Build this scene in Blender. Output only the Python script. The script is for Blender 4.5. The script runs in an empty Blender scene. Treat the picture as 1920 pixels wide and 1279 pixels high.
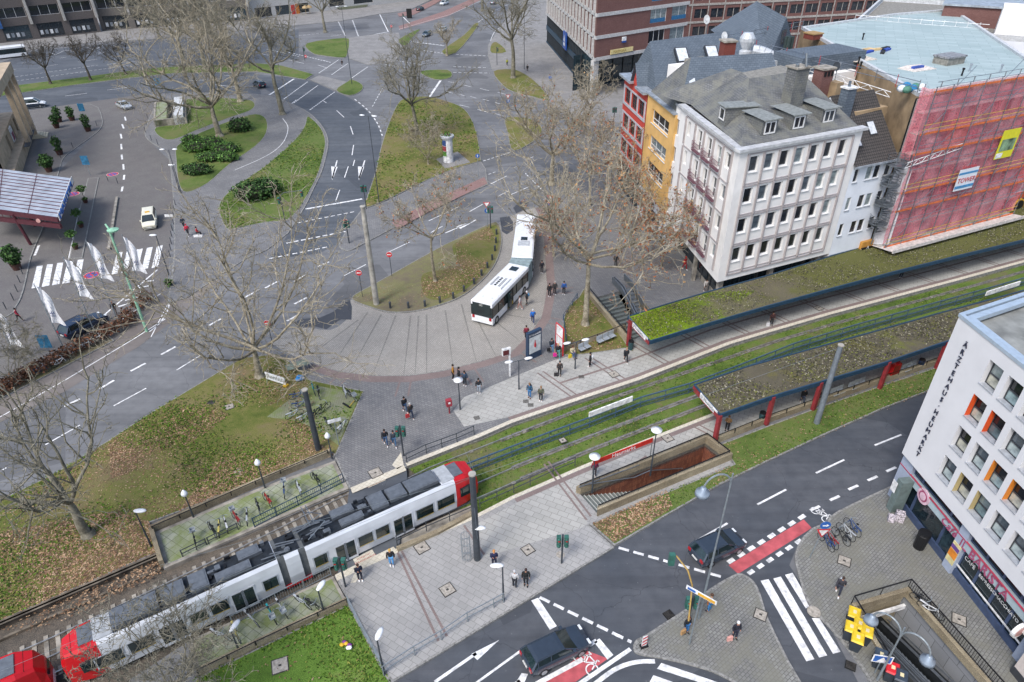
import bpy,math,random
from mathutils import Vector,Matrix,geometry
R=random.Random(7)
PI=math.pi
rad=math.radians
SC=bpy.context.scene
COL=SC.collection
H=40.0
FPX=1280.0
CX,CY=960.0,639.5
PITCH,ROLL=rad(34.0984),rad(0.75764)
fw=Vector((0,math.cos(PITCH),-math.sin(PITCH)))
_r0=Vector((1,0,0));_u0=_r0.cross(fw)
rt=_r0*math.cos(ROLL)-_u0*math.sin(ROLL)
up=_r0*math.sin(ROLL)+_u0*math.cos(ROLL)
cam=bpy.data.cameras.new("camera")
cam.lens=24.0;cam.sensor_width=36.0;cam.clip_start=0.5;cam.clip_end=3000
camo=bpy.data.objects.new("camera",cam);COL.objects.link(camo)
camo.matrix_world=Matrix(((rt.x,up.x,-fw.x,0),(rt.y,up.y,-fw.y,0),(rt.z,up.z,-fw.z,H),(0,0,0,1)))
SC.camera=camo
w=bpy.data.worlds.new("World");SC.world=w;w.use_nodes=True
wn=w.node_tree.nodes;wl=w.node_tree.links
sky=wn.new('ShaderNodeTexSky');sky.sky_type='NISHITA';sky.sun_disc=False
SUN_EL,SUN_AZ=rad(52),rad(215)
sky.sun_elevation=SUN_EL;sky.sun_rotation=SUN_AZ
sky.air_density=1.0;sky.dust_density=2.5;sky.ozone_density=1.0
wl.new(sky.outputs[0],wn['Background'].inputs[0])
wn['Background'].inputs[1].default_value=0.15
sun=bpy.data.lights.new("sun",'SUN');sun.energy=1.7;sun.angle=rad(18);sun.color=(1.0,0.985,0.965)
suno=bpy.data.objects.new("sun",sun);COL.objects.link(suno)
sd=Vector((math.sin(SUN_AZ)*math.cos(SUN_EL),math.cos(SUN_AZ)*math.cos(SUN_EL),math.sin(SUN_EL)))
suno.rotation_euler=sd.to_track_quat('Z','Y').to_euler()
SC.view_settings.view_transform='Standard';SC.view_settings.look='None'
SC.view_settings.exposure=0.62;SC.view_settings.gamma=1.0
SC.render.engine='CYCLES'
SC.cycles.max_bounces=5;SC.cycles.diffuse_bounces=2;SC.cycles.glossy_bounces=2
SC.cycles.transparent_max_bounces=12;SC.cycles.transmission_bounces=3
SC.cycles.caustics_reflective=False;SC.cycles.caustics_refractive=False
def G(px,py,z=0.0):
 """ground point (at height z) that the surveyed camera sees at a photo pixel"""
 d=fw+rt*((px-CX)/FPX)-up*((py-CY)/FPX)
 t=(z-H)/d.z
 return Vector((d.x*t,d.y*t,z))
def G2(p,z=0.0):
 q=G(p[0],p[1],z);return(q.x,q.y)
def zat(g,py):
 """height above ground point g whose picture row is py"""
 best=(1e9,0)
 for i in range(0,2000):
  z=i*0.02
  v=Vector((g[0],g[1],z-H));y=CY-FPX*v.dot(up)/v.dot(fw)
  if abs(y-py)<best[0]:best=(abs(y-py),z)
 return best[1]
def lin(c):
 if isinstance(c,str):
  c=c.lstrip('#');c=[int(c[i:i+2],16)/255 for i in(0,2,4)]
  c=[x/12.92 if x<=.04045 else((x+.055)/1.055)**2.4 for x in c]
 return(c[0],c[1],c[2],1)
_mats={}
class NT:
 def __init__(s,name):
  s.m=bpy.data.materials.new(name);s.m.use_nodes=True
  s.n=s.m.node_tree.nodes;s.l=s.m.node_tree.links;s.b=s.n['Principled BSDF']
 def new(s,t,**k):
  n=s.n.new(t)
  for a,b in k.items():
   if a.startswith('i_'):
    key=a[2:]
    key=int(key)if key.isdigit()else key.replace('_',' ')
    n.inputs[key].default_value=b
   else:setattr(n,a,b)
  return n
 def lk(s,a,b):s.l.new(a,b)
 def uv(s,scale=1.0,rot=0.0,obj=False):
  t=s.new('ShaderNodeTexCoord');mp=s.new('ShaderNodeMapping')
  sc=scale if isinstance(scale,tuple)else(scale,)*3
  mp.inputs['Scale'].default_value=sc;mp.inputs['Rotation'].default_value=(0,0,rot)
  s.lk(t.outputs['Object' if obj else 'UV'],mp.inputs[0]);return mp.outputs[0]
 def noise(s,vec,scale,detail=3,rough=.55):
  n=s.new('ShaderNodeTexNoise');n.inputs['Scale'].default_value=scale
  n.inputs['Detail'].default_value=detail;n.inputs['Roughness'].default_value=rough
  if vec is not None:s.lk(vec,n.inputs['Vector'])
  return n.outputs['Fac']
 def ramp(s,fac,stops):
  r=s.new('ShaderNodeValToRGB');e=r.color_ramp.elements
  while len(e)<len(stops):e.new(.5)
  for i,(p,c)in enumerate(stops):e[i].position=p;e[i].color=lin(c)
  s.lk(fac,r.inputs[0]);return r.outputs[0]
 def mix(s,fac,a,b,mode='MIX'):
  m=s.new('ShaderNodeMix',data_type='RGBA',blend_type=mode)
  for k,v in((0,fac),(6,a),(7,b)):
   if isinstance(v,(int,float)):m.inputs[k].default_value=v
   elif isinstance(v,(str,tuple,list)):m.inputs[k].default_value=lin(v)
   else:s.lk(v,m.inputs[k])
  return m.outputs[2]
 def math(s,op,a,b=None):
  m=s.new('ShaderNodeMath',operation=op)
  for k,v in((0,a),(1,b)):
   if v is None:continue
   if isinstance(v,(int,float)):m.inputs[k].default_value=v
   else:s.lk(v,m.inputs[k])
  return m.outputs[0]
 def bump(s,h,strength=.3,dist=.02):
  b=s.new('ShaderNodeBump');b.inputs['Strength'].default_value=strength;b.inputs['Distance'].default_value=dist
  s.lk(h,b.inputs['Height']);s.lk(b.outputs[0],s.b.inputs['Normal'])
 def out(s,col,rough=.8,metal=0.0,spec=.5):
  if isinstance(col,(str,tuple)):s.b.inputs['Base Color'].default_value=lin(col)
  else:s.lk(col,s.b.inputs['Base Color'])
  if isinstance(rough,(int,float)):s.b.inputs['Roughness'].default_value=rough
  else:s.lk(rough,s.b.inputs['Roughness'])
  s.b.inputs['Metallic'].default_value=metal
  s.b.inputs['Specular IOR Level'].default_value=spec
  return s.m
def plain(name,col,rough=.6,metal=0.0,var=.12,scale=3.0,spec=.5):
 """painted or solid surface with slight soiling"""
 if name in _mats:return _mats[name]
 t=NT(name);v=t.uv(obj=True)
 n=t.noise(v,scale,4)
 dark=tuple(x*(1-var*2.2)for x in lin(col)[:3])
 lite=tuple(min(1,x*(1+var))for x in lin(col)[:3])
 c=t.mix(t.ramp(n,[(.3,(0,0,0)),(.7,(1,1,1))]),dark,lite)
 m=t.out(c,rough,metal,spec);_mats[name]=m;return m
def asphalt(name,a,b,speck=.5,patch=.6,rough=.85,along=None):
 if name in _mats:return _mats[name]
 t=NT(name);v=t.uv()
 big=t.noise(v,.12,5,.6);mid=t.noise(v,1.1,4);fine=t.noise(v,28,2)
 c=t.mix(t.ramp(big,[(.36,(0,0,0)),(.62,(1,1,1))]),a,b)
 da=tuple(x*.72 for x in lin(a)[:3])
 c=t.mix(t.math('MULTIPLY',t.ramp(mid,[(.42,(0,0,0)),(.66,(1,1,1))]),patch*.55),c,da)
 if along is not None:
  mp=t.new('ShaderNodeMapping');mp.inputs['Rotation'].default_value=(0,0,-along);mp.inputs['Scale'].default_value=(.05,.9,1);t.lk(t.uv(),mp.inputs[0])
  st=t.noise(mp.outputs[0],1.0,4,.6);c=t.mix(.75,c,t.ramp(st,[(.32,(.74,.74,.75)),(.5,(1,1,1)),(.68,(1.2,1.2,1.19))]),'MULTIPLY')
  vb=t.new('ShaderNodeTexVoronoi',distance='CHEBYCHEV');vb.inputs['Scale'].default_value=.11;t.lk(t.uv(1,-along),vb.inputs['Vector'])
  sx=t.new('ShaderNodeSeparateColor');t.lk(vb.outputs['Color'],sx.inputs[0]);c=t.mix(t.ramp(sx.outputs[0],[(.80,(0,0,0)),(.81,(.5,.5,.5))]),c,tuple(x*.62 for x in lin(a)[:3]))
 sp=t.ramp(fine,[(.25,(.62,.62,.62)),(.5,(1,1,1)),(.8,(1.35,1.35,1.35))])
 c=t.mix(speck,c,sp,'MULTIPLY')
 vr=t.new('ShaderNodeTexVoronoi',feature='DISTANCE_TO_EDGE');vr.inputs['Scale'].default_value=.16
 nz=t.new('ShaderNodeTexNoise');nz.inputs['Scale'].default_value=.8;nz.inputs['Detail'].default_value=6
 t.lk(v,nz.inputs['Vector'])
 ad=t.new('ShaderNodeMix',data_type='RGBA',blend_type='ADD');ad.inputs[0].default_value=1.0
 t.lk(v,ad.inputs[6]);t.lk(nz.outputs['Color'],ad.inputs[7]);t.lk(ad.outputs[2],vr.inputs['Vector'])
 cr=t.ramp(vr.outputs['Distance'],[(0.0,(.45,.45,.45)),(.0035,(1,1,1))])
 c=t.mix(.8,c,cr,'MULTIPLY')
 vs=t.new('ShaderNodeTexVoronoi');vs.inputs['Scale'].default_value=1.5;vs.inputs['Randomness'].default_value=1
 t.lk(v,vs.inputs['Vector'])
 gum=t.ramp(vs.outputs['Distance'],[(.0,(.5,.5,.5)),(.075,(0,0,0))])
 c=t.mix(gum,c,'#9a9a98')
 t.bump(fine,.25,.01)
 m=t.out(c,rough);_mats[name]=m;return m
def paving(name,a,b,mortar,bw,bh,rot=0.0,msize=.012,off=.5,speck=.35,blot=.5,moss=None,rough=.85,scalevar=.35,blot_c=None):
 """slabs, setts, bricks, tiles: bw x bh metres"""
 if name in _mats:return _mats[name]
 t=NT(name);v=t.uv(1.0,rot)
 br=t.new('ShaderNodeTexBrick',offset=off,squash=1.0)
 br.inputs['Scale'].default_value=1.0;br.inputs['Brick Width'].default_value=bw;br.inputs['Row Height'].default_value=bh
 br.inputs['Mortar Size'].default_value=msize;br.inputs['Mortar Smooth'].default_value=.1;br.inputs['Bias'].default_value=0
 br.inputs['Color1'].default_value=lin(a);br.inputs['Color2'].default_value=lin(b);br.inputs['Mortar'].default_value=lin(mortar)
 t.lk(v,br.inputs['Vector'])
 big=t.noise(v,scalevar,5,.6);fine=t.noise(v,18,3)
 c=t.mix(t.math('MULTIPLY',t.ramp(big,[(.35,(0,0,0)),(.65,(1,1,1))]),blot),br.outputs['Color'],blot_c or tuple(x*.55 for x in lin(a)[:3]))
 sp=t.ramp(fine,[(.28,(.7,.7,.7)),(.55,(1,1,1)),(.8,(1.25,1.25,1.25))])
 c=t.mix(speck,c,sp,'MULTIPLY')
 if moss:
  mo=t.noise(v,.55,6,.7)
  c=t.mix(t.math('MULTIPLY',t.ramp(mo,[(.42,(0,0,0)),(.6,(1,1,1))]),.75),c,moss)
 vs=t.new('ShaderNodeTexVoronoi');vs.inputs['Scale'].default_value=1.1;t.lk(v,vs.inputs['Vector'])
 gum=t.ramp(vs.outputs['Distance'],[(.0,(.5,.5,.5)),(.05,(0,0,0))])
 c=t.mix(gum,c,'#b0aeaa')
 t.bump(br.outputs['Fac'],-.4,.01)
 m=t.out(c,rough);_mats[name]=m;return m
def grassm(name,cols,scale=1.0,rough=.95):
 """lawn: patches of green, straw and bare earth with blade-sized grain"""
 if name in _mats:return _mats[name]
 t=NT(name);v=t.uv()
 big=t.noise(v,.16*scale,6,.62);mid=t.noise(v,1.4*scale,5,.7);fine=t.noise(v,14,4,.75)
 f=t.math('ADD',t.math('MULTIPLY',big,.55),t.math('ADD',t.math('MULTIPLY',mid,.25),t.math('MULTIPLY',fine,.2)))
 n=len(cols)
 c=t.ramp(f,[(.37+.26*i/(n-1),k)for i,k in enumerate(cols)])
 sp=t.ramp(fine,[(.3,(.45,.45,.45)),(.5,(1,1,1)),(.75,(1.5,1.5,1.3))])
 c=t.mix(.75,c,sp,'MULTIPLY')
 t.bump(fine,.8,.05)
 m=t.out(c,rough,0,.2);_mats[name]=m;return m
def glassm(name,cols,rough=.06,spec=.8):
 """window panes: each pane takes its own tone of dark room or drawn curtain"""
 if name in _mats:return _mats[name]
 t=NT(name);oi=t.new('ShaderNodeObjectInfo');v=t.uv(obj=True)
 wn_=t.new('ShaderNodeTexWhiteNoise',noise_dimensions='1D');t.lk(oi.outputs['Random'],wn_.inputs['W'])
 c=t.ramp(wn_.outputs['Value'],[(i/len(cols),k)for i,k in enumerate(cols)])
 for nn in t.n:
  if nn.bl_idname=='ShaderNodeValToRGB':nn.color_ramp.interpolation='CONSTANT'
 n=t.noise(v,2.2,3)
 c=t.mix(.7,c,t.ramp(n,[(.35,(.35,.35,.4)),(.65,(1.2,1.2,1.2))]),'MULTIPLY')
 m=t.out(c,rough,0,spec);_mats[name]=m;return m
class MB:
 def __init__(s):s.v=[];s.f=[];s.m=[]
 def add(s,vs,fs,mi=0):
  k=len(s.v);s.v.extend([tuple(p)for p in vs]);s.f.extend([tuple(i+k for i in f)for f in fs]);s.m.extend([mi]*len(fs));return s
 def quad(s,a,b,c,d,mi=0):return s.add([a,b,c,d],[(0,1,2,3)],mi)
 def box(s,x0,x1,y0,y1,z0,z1,mi=0,M=None):
  vs=[(x,y,z)for z in(z0,z1)for y in(y0,y1)for x in(x0,x1)]
  if M is not None:vs=[M@Vector(p)for p in vs]
  return s.add(vs,[(0,2,3,1),(4,5,7,6),(0,1,5,4),(2,6,7,3),(0,4,6,2),(1,3,7,5)],mi)
 def tube(s,p,q,r0,r1=None,n=8,mi=0,caps=True):
  r1=r0 if r1 is None else r1
  p=Vector(p);q=Vector(q);d=(q-p)
  if d.length<1e-6:return s
  d.normalize();a=d.orthogonal().normalized();b=d.cross(a)
  vs=[]
  for c,r in((p,r0),(q,r1)):
   for i in range(n):
    t=2*PI*i/n;vs.append(c+(a*math.cos(t)+b*math.sin(t))*r)
  fs=[(i,(i+1)%n,n+(i+1)%n,n+i)for i in range(n)]
  if caps:fs+=[tuple(range(n))[::-1],tuple(range(n,2*n))]
  return s.add(vs,fs,mi)
 def path(s,pts,r,n=6,mi=0):
  for a,b in zip(pts,pts[1:]):s.tube(a,b,r,r,n,mi)
  return s
 def bar(s,p,q,w,h,mi=0):
  """box beam from p to q, width w (horizontal), height h hanging below the line"""
  p=Vector(p);q=Vector(q);d=(q-p);d.normalize();sd_=Vector((d.y,-d.x,0))
  if sd_.length<1e-5:sd_=Vector((1,0,0))
  sd_=sd_.normalized()*w/2;u=Vector((0,0,h))if abs(d.z)<.95 else d.orthogonal().normalized()*h
  vs=[p-sd_,p+sd_,q+sd_,q-sd_];vs=[x-u for x in vs]+vs
  return s.add(vs,[(3,2,1,0),(4,5,6,7),(0,1,5,4),(1,2,6,5),(2,3,7,6),(3,0,4,7)],mi)
 def prism(s,poly,z0,z1,mt=0,ms=None,holes=(),bottom=False,sides=True):
  ms=mt if ms is None else ms
  poly=ccw(poly)
  loops=[poly]+[ccw(h)[::-1]for h in holes]
  tri=geometry.tessellate_polygon([[Vector((x,y,0))for x,y in l]for l in loops])
  flat=[p for l in loops for p in l]
  fs=[]
  for t in tri:
   a,b,c=[flat[i]for i in t]
   ar=(b[0]-a[0])*(c[1]-a[1])-(b[1]-a[1])*(c[0]-a[0])
   if abs(ar)<1e-9:continue
   fs.append(tuple(t)if ar>0 else tuple(t)[::-1])
  s.add([(x,y,z1)for x,y in flat],fs,mt)
  if bottom:s.add([(x,y,z0)for x,y in flat],[f[::-1]for f in fs],mt)
  if sides and z1!=z0:
   for l in loops:
    n=len(l)
    s.add([(x,y,z0)for x,y in l]+[(x,y,z1)for x,y in l],[(i,(i+1)%n,n+(i+1)%n,n+i)for i in range(n)],ms)
  return s
 def lathe(s,prof,c=(0,0,0),n=12,mi=0):
  c=Vector(c);vs=[];fs=[]
  for r,z in prof:
   for i in range(n):
    t=2*PI*i/n;vs.append(c+Vector((r*math.cos(t),r*math.sin(t),z)))
  for k in range(len(prof)-1):
   for i in range(n):fs.append((k*n+i,k*n+(i+1)%n,(k+1)*n+(i+1)%n,(k+1)*n+i))
  fs.append(tuple(range((len(prof)-1)*n,len(prof)*n)));fs.append(tuple(range(n))[::-1])
  return s.add(vs,fs,mi)
 def ell(s,c,rx,ry,rz,n=10,k=6,mi=0):
  c=Vector(c);vs=[c+Vector((0,0,-rz))];fs=[]
  for j in range(1,k):
   a=-PI/2+PI*j/k
   for i in range(n):
    t=2*PI*i/n;vs.append(c+Vector((rx*math.cos(a)*math.cos(t),ry*math.cos(a)*math.sin(t),rz*math.sin(a))))
  vs.append(c+Vector((0,0,rz)));L=len(vs)-1
  for i in range(n):fs.append((0,1+(i+1)%n,1+i));fs.append((L,L-n+i,L-n+(i+1)%n))
  for j in range(k-2):
   for i in range(n):fs.append((1+j*n+i,1+j*n+(i+1)%n,1+(j+1)*n+(i+1)%n,1+(j+1)*n+i))
  return s.add(vs,fs,mi)
 def mesh(s,name,mats,smooth=False,uv=True,inv=None):
  me=bpy.data.meshes.new(name)
  vs=s.v if inv is None else[tuple(inv@Vector(p))for p in s.v]
  me.from_pydata(vs,[],s.f)
  for m in(mats if isinstance(mats,(list,tuple))else[mats]):me.materials.append(m)
  if any(s.m):me.polygons.foreach_set('material_index',s.m)
  if smooth:me.polygons.foreach_set('use_smooth',[True]*len(s.f))
  if uv:
   lay=me.uv_layers.new(name='uv');data=[0.0]*(2*len(me.loops))
   V=me.vertices
   for p in me.polygons:
    n=p.normal
    if abs(n.z)>.9:a=Vector((1,0,0));b=Vector((0,1,0))
    else:a=Vector((-n.y,n.x,0)).normalized();b=n.cross(a)
    for li in p.loop_indices:
     co=V[me.loops[li].vertex_index].co;data[2*li]=co.dot(a);data[2*li+1]=co.dot(b)
   lay.data.foreach_set('uv',data)
  me.update();return me
 def build(s,name,mats,parent=None,smooth=False,world=False,uv=True):
  inv=parent.matrix_world.inverted()if(world and parent is not None)else None
  me=s.mesh(name,mats,smooth,uv,inv)
  o=bpy.data.objects.new(name,me);COL.objects.link(o)
  if parent is not None:o.parent=parent
  return o
def ccw(p):
 a=sum(p[i][0]*p[(i+1)%len(p)][1]-p[(i+1)%len(p)][0]*p[i][1]for i in range(len(p)))
 return list(p)if a>0 else list(p)[::-1]
def tag(o,label=None,cat=None,group=None,kind=None):
 if label:o['label']=label
 if cat:o['category']=cat
 if group:o['group']=group
 if kind:o['kind']=kind
 return o
def root(name,label,cat,loc=(0,0,0),rz=0.0,group=None):
 o=bpy.data.objects.new(name,None);COL.objects.link(o);o.empty_display_size=.2
 M=Matrix.Translation(Vector(loc))@Matrix.Rotation(rz,4,'Z')
 o.location=loc;o.rotation_euler=(0,0,rz);o.matrix_world=M
 return tag(o,label,cat,group)
def copy_tree(o,parent=None):
 c=o.copy();COL.objects.link(c)
 if parent is not None:c.parent=parent;c.matrix_parent_inverse=o.matrix_parent_inverse.copy()
 for ch in list(o.children):copy_tree(ch,c)
 return c
def place(proto,loc,rz,label,cat=None,group=None,first=None,scale=None):
 """move the prototype itself the first time, copies afterwards"""
 if not proto.get('_used'):o=proto;proto['_used']=1
 else:o=copy_tree(proto)
 o.location=loc;o.rotation_euler=(0,0,rz)
 if scale:o.scale=(scale,)*3
 tag(o,label,cat,group);return o
def setmat(o,name,mat,slot=0):
 """give one part of a copied thing a material of its own"""
 for c in o.children:
  if c.name.split('.')[0]==name:
   c.material_slots[slot].link='OBJECT';c.material_slots[slot].material=mat
def frm(o,ang):return Matrix.Translation(Vector((o[0],o[1],0)))@Matrix.Rotation(ang,4,'Z')
def text(body,size,mat,parent,M,name='lettering',extrude=.01,font_scale=1.0,align='LEFT',shear=0.0):
 """flat letters in the local XY plane of world matrix M"""
 cu=bpy.data.curves.new(name,'FONT');cu.body=body;cu.size=size;cu.extrude=extrude;cu.align_x=align;cu.shear=shear
 cu.resolution_u=2;cu.offset=font_scale*0.0
 t=bpy.data.objects.new('t',cu);COL.objects.link(t)
 dg=bpy.context.evaluated_depsgraph_get();me=bpy.data.meshes.new_from_object(t.evaluated_get(dg))
 bpy.data.objects.remove(t);me.materials.clear();me.materials.append(mat);me.name=name
 o=bpy.data.objects.new(name,me);COL.objects.link(o)
 if parent is not None:me.transform(parent.matrix_world.inverted()@M);o.parent=parent
 else:me.transform(M)
 return o
def spl(pts,n=6,closed=True):
 """Catmull-Rom through the points; a point given as a 3-tuple (x, y, 1) is a corner"""
 out=[];N=len(pts)
 for i in range(N if closed else N-1):
  p0,p1,p2,p3=pts[(i-1)%N],pts[i],pts[(i+1)%N],pts[(i+2)%N]
  if not closed:
   if i==0:p0=p1
   if i==N-2:p3=p2
  if len(p1)>2:p0=p1
  if len(p2)>2:p3=p2
  for k in range(n):
   t=k/n;q=[]
   for c in(0,1):
    a,b,c_,d=p0[c],p1[c],p2[c],p3[c]
    q.append(.5*(2*b+(-a+c_)*t+(2*a-5*b+4*c_-d)*t*t+(-a+3*b-3*c_+d)*t**3))
   out.append(tuple(q))
 if not closed:out.append(tuple(pts[-1][:2]))
 return out
def offset(poly,d):
 """polyline offset to the right by d"""
 out=[]
 for i,p in enumerate(poly):
  a=poly[max(0,i-1)];b=poly[min(len(poly)-1,i+1)]
  t=Vector((b[0]-a[0],b[1]-a[1])).normalized();out.append((p[0]+t.y*d,p[1]-t.x*d))
 return out
def inset(poly,d):
 poly=ccw(poly);n=len(poly);out=[]
 for i in range(n):
  a=Vector(poly[i-1]);p=Vector(poly[i]);b=Vector(poly[(i+1)%n])
  e1=(p-a);e2=(b-p)
  if e1.length<1e-6 or e2.length<1e-6:out.append(tuple(p));continue
  e1.normalize();e2.normalize()
  n1=Vector((-e1.y,e1.x));n2=Vector((-e2.y,e2.x));m=n1+n2
  if m.length<1e-4:m=n1
  m.normalize();k=d/max(.35,m.dot(n1));out.append(tuple(p+m*k))
 return out
def px(pts,z=0.0):return[G2(p,z)+((1,)if len(p)>2 else())for p in pts]
TZ=-0.25
PZ=0.12
m_asph=asphalt('asphalt_old','#666769','#77787a',.45,.6,.85,rad(28))
m_asph_d=asphalt('asphalt_new','#474b51','#56585c',.5,.75,.62,rad(27))
m_asph_m=asphalt('asphalt_mid','#4d5259','#5c6065',.45,.6,.8,rad(75))
m_court=paving('court_setts','#6c6a67','#797672','#4e4b49',.22,.14,rad(20),.01,blot=.6,speck=.5,blot_c='#5f5a5a')
m_fan=paving('loop_setts','#a7a29a','#b8b3aa','#6d6a66',.2,.16,rad(-8),.022,blot=.35,speck=.45)
m_plaza=paving('plaza_setts','#777778','#888786','#595959',.36,.22,rad(28),.018,blot=.45,speck=.45)
m_slab=paving('pale_slabs','#a5a49e','#b3b1ab','#7d7b76',.8,.5,rad(27),.016,blot=.3,speck=.35)
m_slab_s=paving('plaza_slabs','#9c9b98','#a6a4a1','#7b7a77',.62,.42,rad(32),.014,off=.33,blot=.4,speck=.35)
m_moss=paving('mossy_slabs','#8f9380','#a2a693','#5f6350',.6,.6,rad(32),.02,off=0,blot=.4,moss='#6c7a35')
m_setts=paving('pavement_setts','#7c7c79','#8f8f8b','#575653',.3,.2,rad(-38),.02,blot=.5,speck=.5,moss='#757469')
m_far=paving('far_slabs','#8b8987','#989693','#6f6d6b',.5,.5,0,.02,blot=.5)
m_red=paving('red_band','#8e706b','#997b75','#735a56',.24,.12,rad(28),.01,blot=.3)
m_pinkband=paving('brown_band','#83736f','#8e7e79','#6b5d5a',.24,.12,rad(28),.01,blot=.4)
m_cream=paving('cream_slabs','#cdc5b2','#d8d1c0','#a39b88',.3,.3,rad(27),.01,off=0,blot=.25)
m_kerb=plain('kerb_stone','#8d8c88',.9,var=.25,scale=6)
m_grass=grassm('grass_leafy',['#4c5728','#5f6832','#717040','#786f4c','#7a6d54'])
m_grass_g=grassm('grass_green',['#3d4d26','#4d602d','#5e6f38','#696e43','#6e684a'])
m_grass_v=grassm('grass_vivid',['#465c28','#54702d','#628036','#707f42'])
m_track=grassm('grass_track',['#3f4e26','#50642c','#5f7434','#6a6c45','#6b6552'])
m_soil=grassm('bare_soil',['#665f50','#756c5a','#7c7a54','#847d68'])
m_ballast=grassm('ballast',['#3f3c38','#55504a','#6a6259','#736a5f'])
m_white=plain('road_paint','#e6e6e5',.7,var=.2,scale=2.5)
m_redpaint=plain('cycle_paint','#b9565c',.8,var=.14,scale=1.5)
m_rail=plain('rail_steel','#b9b6b0',.35,.7,var=.2)
m_conc=plain('concrete','#9c968b',.9,var=.25,scale=1.2)
m_aggr=grassm('exposed_aggregate',['#6e6353','#857a66','#9c917b','#b0a58e'])
m_patch=asphalt('asphalt_patch','#3d4047','#484b50',.4,.3)
Npx=[(307,1067),(480,992),(655,917),(764,874),(899,820),(960,793),(1080,752),(1200,712),(1370,645),(1440,624),(1560,589),(1680,557),(1800,525),(1920,492)]
Nl=[G2(p,PZ)for p in Npx]
_e=Vector(Nl[-1])-Vector(Nl[-4]);_e.normalize();Nl.append(tuple(Vector(Nl[-1])+_e*45))
Spx=[(627,1080),(740,1030),(890,966),(960,930),(1075,880),(1180,836),(1335,775)]
Sl=[G2(p,PZ)for p in Spx]+[(x,y)for x,y in offset(Nl,6.95)[9:]]
Nleft=[G2(p,PZ)for p in[(-400,1350),(0,1170),(297,1039)]]
Sleft=[G2(p,PZ)for p in[(355,1199),(200,1300),(60,1420),(-300,1560)]]
corridor=Nleft+Nl+Sl[::-1]+Sleft
corridor_poly=corridor
S1=px([(1110,561),(1187,541),(1262,636),(1184,650)])
S2=px([(1088,929),(1322,833),(1360,863),(1119,964)])
S3=px([(1594,1137),(1700,1106),(1870,1300),(1960,1420),(1790,1450),(1690,1300)])
def ground():
 mb=MB();mb.prism([(-420,-60),(420,-60),(420,750),(-420,750)],0,0,0,holes=[corridor_poly,S1,S2,S3],sides=False)
 tag(mb.build('ground',m_asph),kind='structure')
ground()
def sheet(name,poly,z,mat,holes=()):
 mb=MB();mb.prism(poly,z,z,0,sides=False,holes=holes);return tag(mb.build(name,mat),kind='structure')
def raised(name,poly,z,mat,kerb=m_kerb,w_=.16,holes=(),z0=-.45):
 """raised area with a kerb stone round it"""
 poly=ccw(poly);inn=inset(poly,w_);mb=MB()
 mb.prism(poly,z0,z,1,1,holes=[inn])
 mb.prism(inn,z,z+.004,0,0,holes=holes,sides=False)
 for h in holes:
  h=ccw(h);n=len(h)
  mb.add([(x,y,-.4)for x,y in h]+[(x,y,z+.004)for x,y in h],[((i+1)%n,i,n+i,n+(i+1)%n)for i in range(n)],1)
 return tag(mb.build(name,[mat,kerb]),kind='structure')
sheet('road',px([(720,1290),(960,1142),(1152,1026),(1260,962),(1350,910),(1440,866),(1540,819),(1657,767),(1740,735),(1900,672),(2300,540),(2300,700),(1690,905),(1570,960),(1500,1010),(1480,1060),(1560,1184),(1640,1340),(1500,1500),(300,1600)]),.004,m_asph_d)
sheet('road',px(spl([(480,140,1),(555,146),(590,155),(627,172),(655,184),(690,210),(715,255),(705,320),(682,392,1),(655,425),(637,455,1),(600,475,1),(505,487,1),(542,437),(572,390),(590,352),(605,320),(612,292),(616,265),(607,240),(587,217),(562,200),(530,187),(495,165,1)],3)),.006,m_asph_m)
sheet('road',px([(-300,150),(0,118),(62,95),(300,75),(480,67),(560,55),(560,110),(480,120),(295,129),(150,146),(0,166),(-300,200)]),.004,m_asph_m)
sheet('road',px([(-300,215),(0,180),(140,160),(325,138),(480,136),(490,178),(375,173),(275,176),(190,188),(60,206),(-300,260)]),.005,m_asph_m)
sheet('courtyard',px([(60,206),(190,188),(275,176),(300,185),(283,215),(275,260),(317,300),(325,380),(312,560),(215,640),(100,720),(-250,900),(-250,500),(30,577),(112,320),(190,240)]),.008,m_court)
sheet('service_road',px([(312,560),(215,640),(0,745),(-250,870),(-250,960),(0,792),(120,735),(260,650),(340,590),(420,520)]),.010,asphalt('asphalt_brown','#6d6662','#7b7571',.4,.5))
for po in([(548,606),(566,598),(600,596),(625,585),(640,572),(655,562),(660,575),(659,600),(640,599),(628,606),(612,618),(590,612),(570,615)],[(937,408),(955,406),(962,416),(962,432),(950,440),(941,434)],[(968,400),(985,392),(992,380),(975,378),(962,390)]):
 sheet('asphalt_patch',px(po),.020,m_patch)
loop_out=[(1003,390),(1015,415),(1021,460),(1024,517),(1026,536),(1022,563),(1015,596),(996,623),(960,659),(905,677),(830,696),(767,705),(700,705),(635,697),(587,682)]
sheet('turning_loop',px(spl([(505,642,1),(560,614),(620,619),(655,592),(657,562,1),(700,560,1),(880,500,1),(930,420,1),(960,405)]+[p for p in loop_out]+[(545,665)],3)),.012,m_fan)
mb=MB();loopc=G2((800,470))
for a,b in(((770,592),(757,705)),((742,592),(700,700)),((800,590),(800,703)),((715,590),(655,698)),((835,582),(850,690)),((690,585),(620,690)),((865,570),(893,678)),((895,600),(930,668)),((925,600),(975,640)),((950,590),(1005,600)),((672,600),(580,668)),((960,570),(1018,566)),((785,592),(778,705))):
 p=Vector(G2(a));q=Vector(G2(b));d=(q-p).normalized();n_=Vector((-d.y,d.x))
 mb.quad((p+n_*.10).to_3d(),(p-n_*.10).to_3d(),(q-n_*.03).to_3d(),(q+n_*.03).to_3d())
mb.v=[(x,y,.018)for x,y,z in mb.v]
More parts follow.
